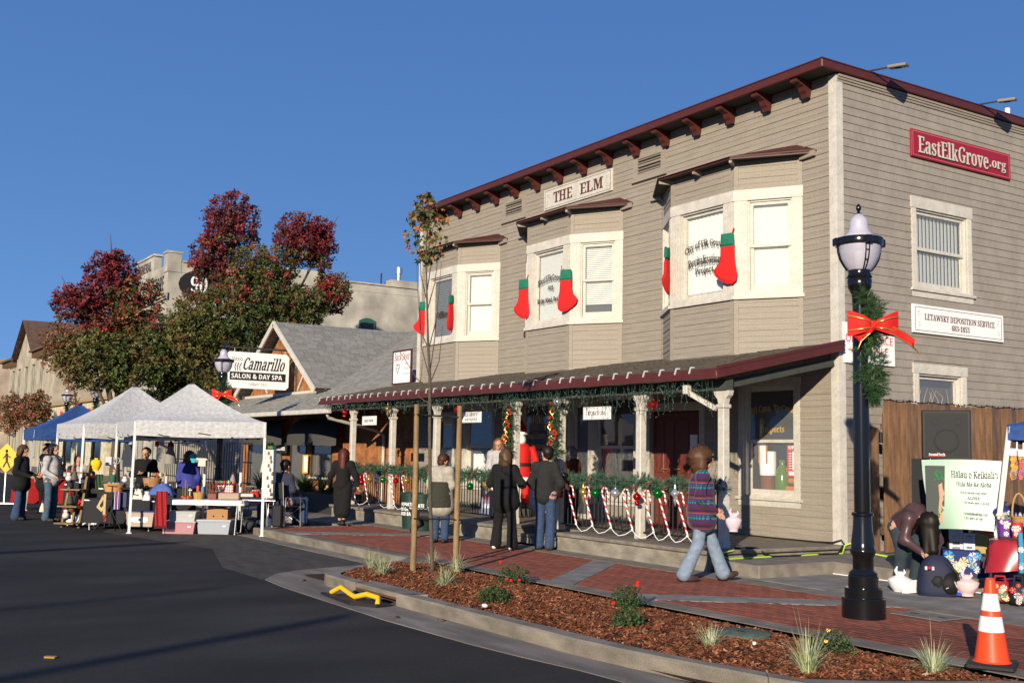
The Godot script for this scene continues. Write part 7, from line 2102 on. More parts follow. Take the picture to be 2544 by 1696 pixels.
func market() -> void:
	canopy("canopy_tent", "white pop-up canopy nearest the sidewalk with a sharp peak", Vector2(-11.39, 8.23), Vector2(-9.78, 5.98), Vector2(-12.62, 5.5), Vector2(-14.2, 7.95), 1.86, 2.17, 3.05, M.tent_white, [], "pop-up canopies in the street")
	canopy("canopy_tent", "second white pop-up canopy behind, its peak to the left", Vector2(-14.48, 8.62), Vector2(-14.19, 5.85), Vector2(-17.0, 5.7), Vector2(-17.2, 8.7), 1.8, 2.14, 3.13, M.tent_white, [], "pop-up canopies in the street")
	canopy("canopy_tent", "blue pop-up canopy half hidden behind the second white one", Vector2(-18.2, 9.05), Vector2(-18.1, 6.6), Vector2(-20.9, 6.4), Vector2(-20.9, 8.9), 1.75, 2.03, 2.75, M.tent_blue, [Vector2(-20.2, 8.85)], "pop-up canopies in the street")
	var yw := atan2(0.838, 0.545)
	table("the front white-clothed table under the nearest canopy", Vector3(-10.93, 0.55, 6.85), yw, 1.75, 0.62, M.white, 0.1)
	table("the side table with gingham edging under the nearest canopy", Vector3(-12.45, 0.5, 8.1), yw, 1.5, 0.6, M.dark_cloth, 0.5)
	table("the rear table of small gifts under the second canopy", Vector3(-12.9, 0.72, 7.5), yw + 0.1, 2.0, 0.5, M.dark_cloth, 0.7)
	table("the bare table end beside the seated child", Vector3(-10.75, 0.57, 5.75), yw, 0.9, 0.6, null, 0.0)
	table("the far stall's table under the blue canopy", Vector3(-20.4, 0.68, 8.2), yw + 0.2, 1.8, 0.7, cloth("cloth_red", 0.5, 0.012, 0.015), 0.65)
	table("the display rack table inside the dark second stall", Vector3(-13.9, 0.78, 8.4), yw, 1.2, 0.5, M.dark_cloth, 0.8)
	for r in GOODS: goods(r, deg_to_rad(58))
	# chair draped in white with a red poinsettia
	var o := thing("draped_chair", "chair wholly draped in a white cloth with a red flower patch on its front", "chair", Vector3(-13.95, -0.15, 8.62), deg_to_rad(62))
	var b := MB.new()
	var rows := []
	for i in 15:
		var v := i / 14.0
		var row := []
		for j in 36:
			var a := TAU * j / 36.0
			var fold := 1.0 + 0.11 * sin(a * 7.0) * (1.0 - v) * (1.0 - v)
			var wx := lerpf(0.4, 0.2, pow(v, 0.7)) * fold
			var wz := lerpf(0.36, 0.1, pow(v, 0.5)) * fold
			if v > 0.93: wx *= 0.75
			row.append(Vector3(sin(a) * wx + 0.05 * v, v * 0.98 + 0.04, cos(a) * wz - 0.16 * v))
		rows.append(row)
	rows.append(rows[14].map(func(p): return Vector3(p.x * 0.2, 1.03, p.z * 0.2 - 0.13)))
	b.grid(rows, true)
	part("drape", b, M.white, o)
	b = MB.new()
	for s in [[-0.34, 0.3], [0.34, 0.3], [-0.3, -0.3], [0.3, -0.3]]: b.tube([Vector3(s[0], 0, s[1]), Vector3(s[0] * 0.8, 0.45, s[1] * 0.7)], 0.014, 5)
	part("leg", b, M.metal, o)
	b = MB.new()
	for k in 26:
		var a := k * 2.4
		var r := 0.02 * sqrt(k) + 0.01
		b.xf = Transform3D(Basis.from_euler(Vector3(rn(-0.5, 0.5), 0, a)), Vector3(-0.02 + cos(a) * r, 0.47 + sin(a) * r * 0.8, 0.3 + rn(0, 0.03)))
		b.tri(Vector3.ZERO, Vector3(0.025, 0.05, 0.01), Vector3(-0.025, 0.05, 0.01)); b.tri(Vector3(0.025, 0.05, 0.01), Vector3(0, 0.09, 0.0), Vector3(-0.025, 0.05, 0.01))
	part("poinsettia", b, M.crimson, o)
	# tripod music-stand legs and the wooden display shelf of snowmen
	b = MB.new()
	for k in 3: b.tube([Vector3(0, 0.45, 0), Vector3(sin(TAU * k / 3) * 0.36, 0.01, cos(TAU * k / 3) * 0.36)], 0.011, 5)
	b.tube([Vector3(0, 0.2, 0), Vector3(0, 0.95, 0)], 0.014, 6); b.tube([Vector3(-0.2, 0.95, 0.05), Vector3(0.2, 0.95, -0.05)], 0.012, 5)
	solo("tripod_stand", b, M.iron, "thin black tripod stand left of the front tent leg", "stand", Vector3(-11.75, -0.15, 8.52))
	o = thing("display_shelf", "wooden display stand of snowmen and dark toys standing on the road", "shelf", Vector3(-13.35, -0.15, 8.98), deg_to_rad(40))
	b = MB.new()
	for s in [-1.0, 1.0]: b.bar(Vector3(s * 0.22, 0, 0), Vector3(s * 0.2, 1.35, -0.25), 0.05, 0.09)
	b.bar(Vector3(0.05, 0.1, 0.02), Vector3(0.05, 0.7, -0.1), 0.05, 0.05)
	part("upright", b, M.stake_wood, o)
	for k in 4:
		b = MB.new(); b.bbox(Vector3(0, 0.1 + k * 0.36, 0.1 - k * 0.07), Vector3(0.5, 0.03, 0.3), 0.005); part("shelf_board", b, M.stake_wood, o)
	for q in [["snowman", "white snowman plaque on the top of the wooden display stand", 0.0, 1.0, 0.16], ["snowman", "white snowman head hanging low on the wooden display stand", -0.08, 0.2, 0.17]]:
		goods(["snowman_plaque", q[1], "figurine", q[0], -13.35 + q[2] + 0.1, -0.15 + q[3], 8.98 + 0.12, q[4], 0.24, 0.1, Color(0.7, 0.66, 0.6)], deg_to_rad(55))
	for k in 6: goods(["stuffed_toy", "dark stuffed toy %s on the wooden display stand" % ["leaning at the left side", "hanging in the middle", "sitting on the second board", "sitting on the lowest board", "hanging by the right upright", "tucked under the top board"][k], "toy", "santa", -13.3 + 0.09 * (k % 3) - 0.12, -0.1 + 0.14 + 0.17 * k, 9.05 - 0.06 * (k % 2), 0.16, 0.26, 0.1, [Color(0.03, 0.03, 0.04), Color(0.1, 0.05, 0.03), Color(0.05, 0.06, 0.03), Color(0.2, 0.02, 0.02), Color(0.02, 0.02, 0.03), Color(0.12, 0.1, 0.07)][k]], deg_to_rad(50))
	# folding camp chairs at the right end
	for k in 2:
		o = thing("folding_chair", ["black folding camp chair the man in stripes sits in", "second black folding chair behind the striped man"][k], "chair", [Vector3(-10.35, 0.0, 5.3), Vector3(-11.2, -0.15, 4.9)][k], deg_to_rad(200 + 25 * k), "black folding chairs by the tent")
		b = MB.new()
		for s in [-1.0, 1.0]:
			b.tube([Vector3(s * 0.27, 0, 0.22), Vector3(s * 0.27, 0.62, 0.2), Vector3(s * 0.27, 0.62, -0.2), Vector3(s * 0.27, 0, -0.22)], 0.012, 6); b.tube([Vector3(s * 0.27, 0, -0.22), Vector3(s * 0.27, 0.95, -0.3)], 0.012, 6)
			b.tube([Vector3(s * 0.27, 0.02, 0.22), Vector3(s * 0.27, 0.02, -0.22)], 0.012, 6); b.tube([Vector3(s * 0.27, 0.1, 0.2), Vector3(-s * 0.27, 0.42, 0.2)], 0.01, 5)
		part("frame", b, M.metal, o)
		b = MB.new(); b.bbox(Vector3(0, 0.43, 0), Vector3(0.52, 0.02, 0.44), 0.006); part("seat", b, M.dark_cloth, o)
		b = MB.new(); b.box(Vector3(0, 0.76, -0.27), Vector3(0.54, 0.34, 0.012), Basis(Vector3.RIGHT, -0.12)); part("backrest", b, M.dark_cloth, o)
	# dark iron garden railing seen behind the stalls
	o = thing("iron_fence", "dark iron grid fence behind the stalls, in front of the salon's left side", "fence", Vector3(-20.5, 0, 3.9), 0.0)
	b = MB.new()
	for y in [0.15, 0.7, 1.25, 1.75]: b.bar(Vector3(-4.5, y, 0), Vector3(4.0, y, 0), 0.03, 0.03)
	part("rail", b, M.iron, o)
	b = MB.new(); b.bbox(Vector3(0, 0.9, 0), Vector3(0.02, 1.8, 0.02), 0.003)
	var bm := b.mesh()
	for k in 38:
		var q := part("bar", bm, M.iron, o)
		q.position.x = -4.4 + k * 0.225
	# pedestrian warning signs
	o = thing("warning_sign", "yellow diamond pedestrian sign standing low on the far road", "sign", Vector3(-23.7, -0.15, 8.9), deg_to_rad(60))
	var yl := mat("sign_yellow", Color(0.75, 0.42, 0.01), 0.5)
	b = MB.new(); b.xf = Transform3D(Basis(Vector3.BACK, PI / 4), Vector3(0, 1.35, 0)); b.bbox(Vector3.ZERO, Vector3(0.62, 0.62, 0.012), 0.004); part("panel", b, yl, o)
	b = MB.new()
	b.ball(Vector3(0.0, 1.56, 0.008), Vector3(0.045, 0.05, 0.004), 10, 4)
	for l in [[0.0, 1.5, 0.02, 1.28, 0.05], [0.02, 1.28, 0.12, 1.06, 0.028], [0.02, 1.28, -0.08, 1.08, 0.028], [0.0, 1.46, 0.13, 1.36, 0.02], [0.0, 1.46, -0.1, 1.34, 0.02]]:
		b.bar(Vector3(l[0], l[1], 0.009), Vector3(l[2], l[3], 0.009), l[4] * 1.6, 0.004, Vector3.BACK)
	part("walking_figure", b, M.black, o)
	b = MB.new(); b.bar(Vector3(0, 0, -0.02), Vector3(0, 1.6, -0.02), 0.03, 0.03); b.bar(Vector3(-0.4, 0.02, 0), Vector3(0.4, 0.02, 0), 0.04, 0.04); part("stand", b, M.metal, o)
	o = thing("barricade", "orange and white street barricade behind the yellow pedestrian sign", "barricade", Vector3(-30.5, -0.15, 10.4), deg_to_rad(70))
	b = MB.new()
	for s in [-1.0, 1.0]: b.bar(Vector3(s * 0.5, 0, 0.15), Vector3(s * 0.5, 1.0, 0), 0.05, 0.05); b.bar(Vector3(s * 0.5, 0, -0.15), Vector3(s * 0.5, 1.0, 0), 0.05, 0.05)
	part("stand", b, M.white, o)
	b = MB.new()
	for k in 6: b.bbox(Vector3(-0.5 + k * 0.2, 0.85, 0.04), Vector3(0.1, 0.2, 0.03), 0.003)
	b.ball(Vector3(0.4, 1.1, 0), Vector3(0.09, 0.09, 0.05), 10, 6)
	part("orange_stripe", b, mat("cone_orange", Color(0.72, 0.06, 0.012), 0.45), o)
	b = MB.new(); b.bbox(Vector3(0, 0.85, 0.02), Vector3(1.2, 0.2, 0.02), 0.003); part("plank", b, M.white, o)
	o = thing("notice_board", "yellow and white paper notices on the salon's pillar", "sign", Vector3(-22.1, 1.15, 0.12))
	b = MB.new(); b.bbox(Vector3(0, 0, 0), Vector3(0.42, 0.6, 0.02), 0.003); part("panel", b, yl, o)
	b = MB.new(); b.bbox(Vector3(0.06, 0.0, 0.012), Vector3(0.28, 0.5, 0.006), 0.002); part("paper", b, M.white, o)

func hula_stall() -> void:
	# board fence beside the side wall, plank by plank
	var woods := []
	for k in 6: woods.append(mat("fence_wood_%d" % k, [Color(0.36, 0.19, 0.1), Color(0.42, 0.22, 0.1), Color(0.3, 0.17, 0.1), Color(0.25, 0.16, 0.11), Color(0.33, 0.19, 0.115), Color(0.21, 0.13, 0.095)][k], 0.9, "stain", Vector3(2.2, 0.35, 2.2), "grain", Vector3(5, 0.4, 5), 0.15, "grain"))
	var o := thing("board_fence", "tall weathered brown board fence along the side wall behind the stall", "fence", Vector3(0.36, 0.175, -0.6))
	var b := MB.new()
	b.prism([Vector2(0, 0), Vector2(0.138, 0), Vector2(0.138, 2.38), Vector2(0.11, 2.42), Vector2(0.028, 2.42), Vector2(0, 2.38)], 0, 0.02)
	var pk := b.mesh()
	for k in 44:
		var q := part("plank", pk, woods[(rng.randi() % 2 if k < 3 else rng.randi() % 6)], o)
		q.transform = Transform3D(Basis(Vector3.UP, PI / 2 + rn(-0.02, 0.02)), Vector3(rn(-0.006, 0.004), rn(-0.015, 0.015), -k * 0.143))
	for k in 3:
		var q := part("plank", pk, woods[2 + k % 2], o)
		q.transform = Transform3D(Basis.from_scale(Vector3(0.85, 0.82, 1)), Vector3(-0.33 + k * 0.122, 0, 0.14))
	b = MB.new(); b.bar(Vector3(-0.03, 0.35, 0), Vector3(-0.03, 0.35, -6.3), 0.04, 0.09); b.bar(Vector3(-0.03, 2.0, 0), Vector3(-0.03, 2.0, -6.3), 0.04, 0.09); part("rail", b, woods[3], o)
	b = MB.new()
	var pts := []
	for i in 40: pts.append(Vector3(0.385, 2.6 + 0.012 * sin(i * 1.9), -0.6 - i * 0.16))
	b.tube(pts, 0.008, 4)
	for i in 40: b.ball(pts[i] + Vector3(0, 0.015, 0), Vector3.ONE * 0.014, 4, 3)
	solo("light_wire", b, M.iron, "dark string of small lights along the top of the board fence", "wire")
	b = MB.new(); b.bbox(Vector3(0.4, 2.0, -0.49), Vector3(0.06, 0.16, 0.05), 0.008); solo("fence_latch", b, M.iron, "black latch box on the near edge of the board fence", "latch")
	# loudspeaker on its stand
	o = thing("loudspeaker", "black loudspeaker box on a stand behind the pale green banner", "loudspeaker", Vector3(2.78, 0.175, 1.15), deg_to_rad(38))
	b = MB.new(); b.prism([Vector2(-0.3, 1.5), Vector2(0.3, 1.5), Vector2(0.3, 2.14), Vector2(-0.3, 2.14)], -0.2, 0.2); b.bbox(Vector3(0, 1.82, 0.2), Vector3(0.6, 0.64, 0.05), 0.012); part("cabinet", b, M.black, o)
	b = MB.new(); b.mm(Vector3(-0.265, 1.535, 0.226), Vector3(0.265, 2.105, 0.232)); part("grille", b, mat("grille", Color(0.03, 0.03, 0.032), 0.7, "speck", Vector3.ONE * 3), o)
	b = MB.new()
	for q in [[0, 1.74, 0.16], [-0.14, 1.99, 0.05], [0.14, 1.99, 0.05]]:
		b.xf = Transform3D(Basis(Vector3.RIGHT, PI / 2), Vector3(q[0], q[1], 0.233)); b.lathe([Vector2(q[2] * 0.85, -0.002), Vector2(q[2], -0.002), Vector2(q[2], 0.004), Vector2(q[2] * 0.85, 0.004)], 24)
	part("speaker_ring", b, M.black_gloss, o)
	text(o, "lettering", "SoundTech", font("Droid Serif", 700), 0.2, 0.035, at3(-0.12, 1.56, 0.233), M.white, 0.003)
	b = MB.new(); b.mm(Vector3(-0.22, 1.535, 0.233), Vector3(-0.02, 1.542, 0.236)); part("red_line", b, M.crimson, o)
	b = MB.new(); b.tube([Vector3(0, 0.02, 0), Vector3(0, 1.5, 0)], 0.022, 8)
	for k in 3: b.tube([Vector3(0, 0.5, 0), Vector3(sin(TAU * k / 3) * 0.4, 0.01, cos(TAU * k / 3) * 0.4)], 0.014, 6)
	part("stand", b, M.black, o)
	b = MB.new(); b.tube([Vector3(-0.2, 1.5, 0.22), Vector3(-0.26, 1.42, 0.25), Vector3(-0.18, 1.36, 0.24), Vector3(-0.28, 1.3, 0.2), Vector3(-0.2, 1.46, 0.22)], 0.006, 4); part("cable", b, M.metal, o)
	b = MB.new(); b.mm(Vector3(-0.4, 0, -0.02), Vector3(0.3, 1.5, 0.02)); solo("black_drape", b, M.dark_cloth, "black cloth hanging beside the banner under the loudspeaker", "cloth", Vector3(2.62, 0.175, 1.0), deg_to_rad(30))
	# pale green banner tied to the tent leg
	o = thing("banner", "pale green hula banner with a dark portrait panel, tied between stand and tent leg", "banner", Vector3(3.42, 0.8, 1.7), deg_to_rad(24))
	b = MB.new()
	var rows := []
	for i in 13:
		var v := i / 12.0
		var row := []
		for j in 25:
			var u := j / 24.0
			var wl := lerpf(-0.34, -0.5, v) - 0.03 * sin(PI * v)
			var wr := lerpf(0.34, 0.47, pow(v, 1.3))
			row.append(Vector3(lerpf(wl, wr, u), v * 0.86 + 0.015 * sin(PI * u), 0.05 * sin(PI * u) * (1.0 - v) + 0.03 * sin(u * 5.0 + v * 3.0)))
		rows.append(row)
	b.grid(rows)
	var im := Image.create(128, 64, false, Image.FORMAT_RGB8)
	for x in 128:
		for y in 64:
			var c := Color(0.3, 0.43, 0.33).lerp(Color(0.68, 0.76, 0.7), smoothstep(0.15, 0.95, x / 127.0 + 0.1 * sin(y * 0.09)))
			im.set_pixel(x, y, c.linear_to_srgb())
	var bmat := mat("banner_print", Color.WHITE, 0.6)
	bmat.albedo_texture = ImageTexture.create_from_image(im)
	part("sheet", b, bmat, o)
	var bz := func(x: float, y: float) -> float: return 0.05 * sin(PI * (x + 0.45) / 0.9) * (1.0 - y / 0.86) + 0.03 * sin((x + 0.45) / 0.9 * 5.0 + y / 0.86 * 3.0) + 0.008
	var ink := mat("ink", Color(0.03, 0.035, 0.03), 0.7)
	for l in [["Hālau o Keikiali‘i", 0.13, 0.69, 0.56, 0.085], ["Hula Me Ke Aloha", 0.12, 0.57, 0.42, 0.055], ["We'll show you why", 0.115, 0.46, 0.32, 0.035], ["ALOHA", 0.115, 0.4, 0.15, 0.035], ["is more than just a word", 0.115, 0.34, 0.38, 0.035], ["www.hulamekealoha.com", 0.1, 0.21, 0.38, 0.035], ["(916) 691-0790", 0.1, 0.15, 0.26, 0.035]]:
		text(o, "lettering", l[0], font("Droid Serif", 400), l[3], l[4], Transform3D(Basis(Vector3.UP, -0.09), Vector3(l[1], l[2], bz.call(l[1], l[2]) + 0.014)), ink, 0.003)
	b = MB.new(); b.xf = Transform3D(Basis(Vector3.UP, -0.02), Vector3(-0.33, 0.45, 0.042)); b.prism([Vector2(-0.11, -0.36), Vector2(0.1, -0.36), Vector2(0.12, 0.34), Vector2(-0.12, 0.34)], 0, 0.004); part("portrait_panel", b, mat("panel_grey", Color(0.06, 0.07, 0.065), 0.7), o)
	b = MB.new(); b.xf = Transform3D(Basis(Vector3.UP, -0.02), Vector3(-0.33, 0.45, 0.047))
	b.prism([Vector2(0.03, -0.36), Vector2(0.1, -0.36), Vector2(0.08, -0.12), Vector2(0.1, -0.08), Vector2(0.095, -0.04), Vector2(0.115, -0.01), Vector2(0.09, 0.06), Vector2(0.085, 0.13), Vector2(0.04, 0.1), Vector2(0.05, -0.06), Vector2(0.04, -0.16)], 0, 0.003); part("portrait_face", b, M.skin_face, o)
	b = MB.new()
	for k in 26:
		b.xf = Transform3D(Basis(Vector3.BACK, rn(0, TAU)), Vector3(-0.33 + rn(0.0, 0.1), 0.45 + [rn(0.2, 0.3), rn(0.16, 0.24), rn(-0.34, -0.2)][k % 3], 0.051 + 0.0003 * k)); b.tri(Vector3(-0.012, 0, 0), Vector3(0.012, 0, 0), Vector3(0, 0.05, 0))
	part("portrait_leaves", b, mat("leaf_print", Color(0.02, 0.16, 0.05), 0.7), o)
	# blue canopy corner at the right edge
	canopy("canopy_tent", "blue pop-up canopy whose corner shows at the right edge", Vector2(4.05, 1.72), Vector2(6.6, 0.3), Vector2(5.1, -2.2), Vector2(2.95, -0.9), 1.92, 2.1, 2.9, M.tent_blue, [Vector2(3.66, 1.6)], "pop-up canopies in the street")
	# table under a glossy red cloth
	o = thing("stall_table", "small table under a glossy dark red plastic cloth at the right edge", "table", Vector3(4.35, 0, 1.55), deg_to_rad(24))
	b = MB.new(); b.bbox(Vector3(0, 0.7, 0), Vector3(1.1, 0.04, 0.5), 0.008)
	for s in [-1.0, 1.0]: b.tube([Vector3(s * 0.5, 0, 0.15), Vector3(s * 0.5, 0.7, 0.15)], 0.015, 6); b.tube([Vector3(s * 0.5, 0.15, -0.2), Vector3(s * 0.5, 0.7, -0.2)], 0.015, 6)
	part("table_frame", b, M.iron, o)
	b = MB.new(); rows = []
	for i in 14:
		var row := []
		for j in 44:
			var a := TAU * j / 44.0
			var e := pow(pow(absf(cos(a)), 8.0) + pow(absf(sin(a)), 8.0), -1.0 / 8.0)
			var k := minf(i / 4.0, 1.0)
			var dn := maxf(i - 4.0, 0.0) / 9.0
			var wv := 0.07 * dn * sin(a * 6.0 + 1.0) + 0.05 * dn
			row.append(Vector3(cos(a) * e * (0.56 * k + wv), 0.735 - 0.36 * dn * (1.0 + 0.12 * sin(a * 3.0)), sin(a) * e * (0.26 * k + wv)))
		rows.append(row)
	b.grid(rows, true)
	part("tablecloth", b, mat("red_vinyl", Color(0.33, 0.02, 0.03), 0.22, "soft"), o)
	for r in GOODS2: goods(r, deg_to_rad(40))

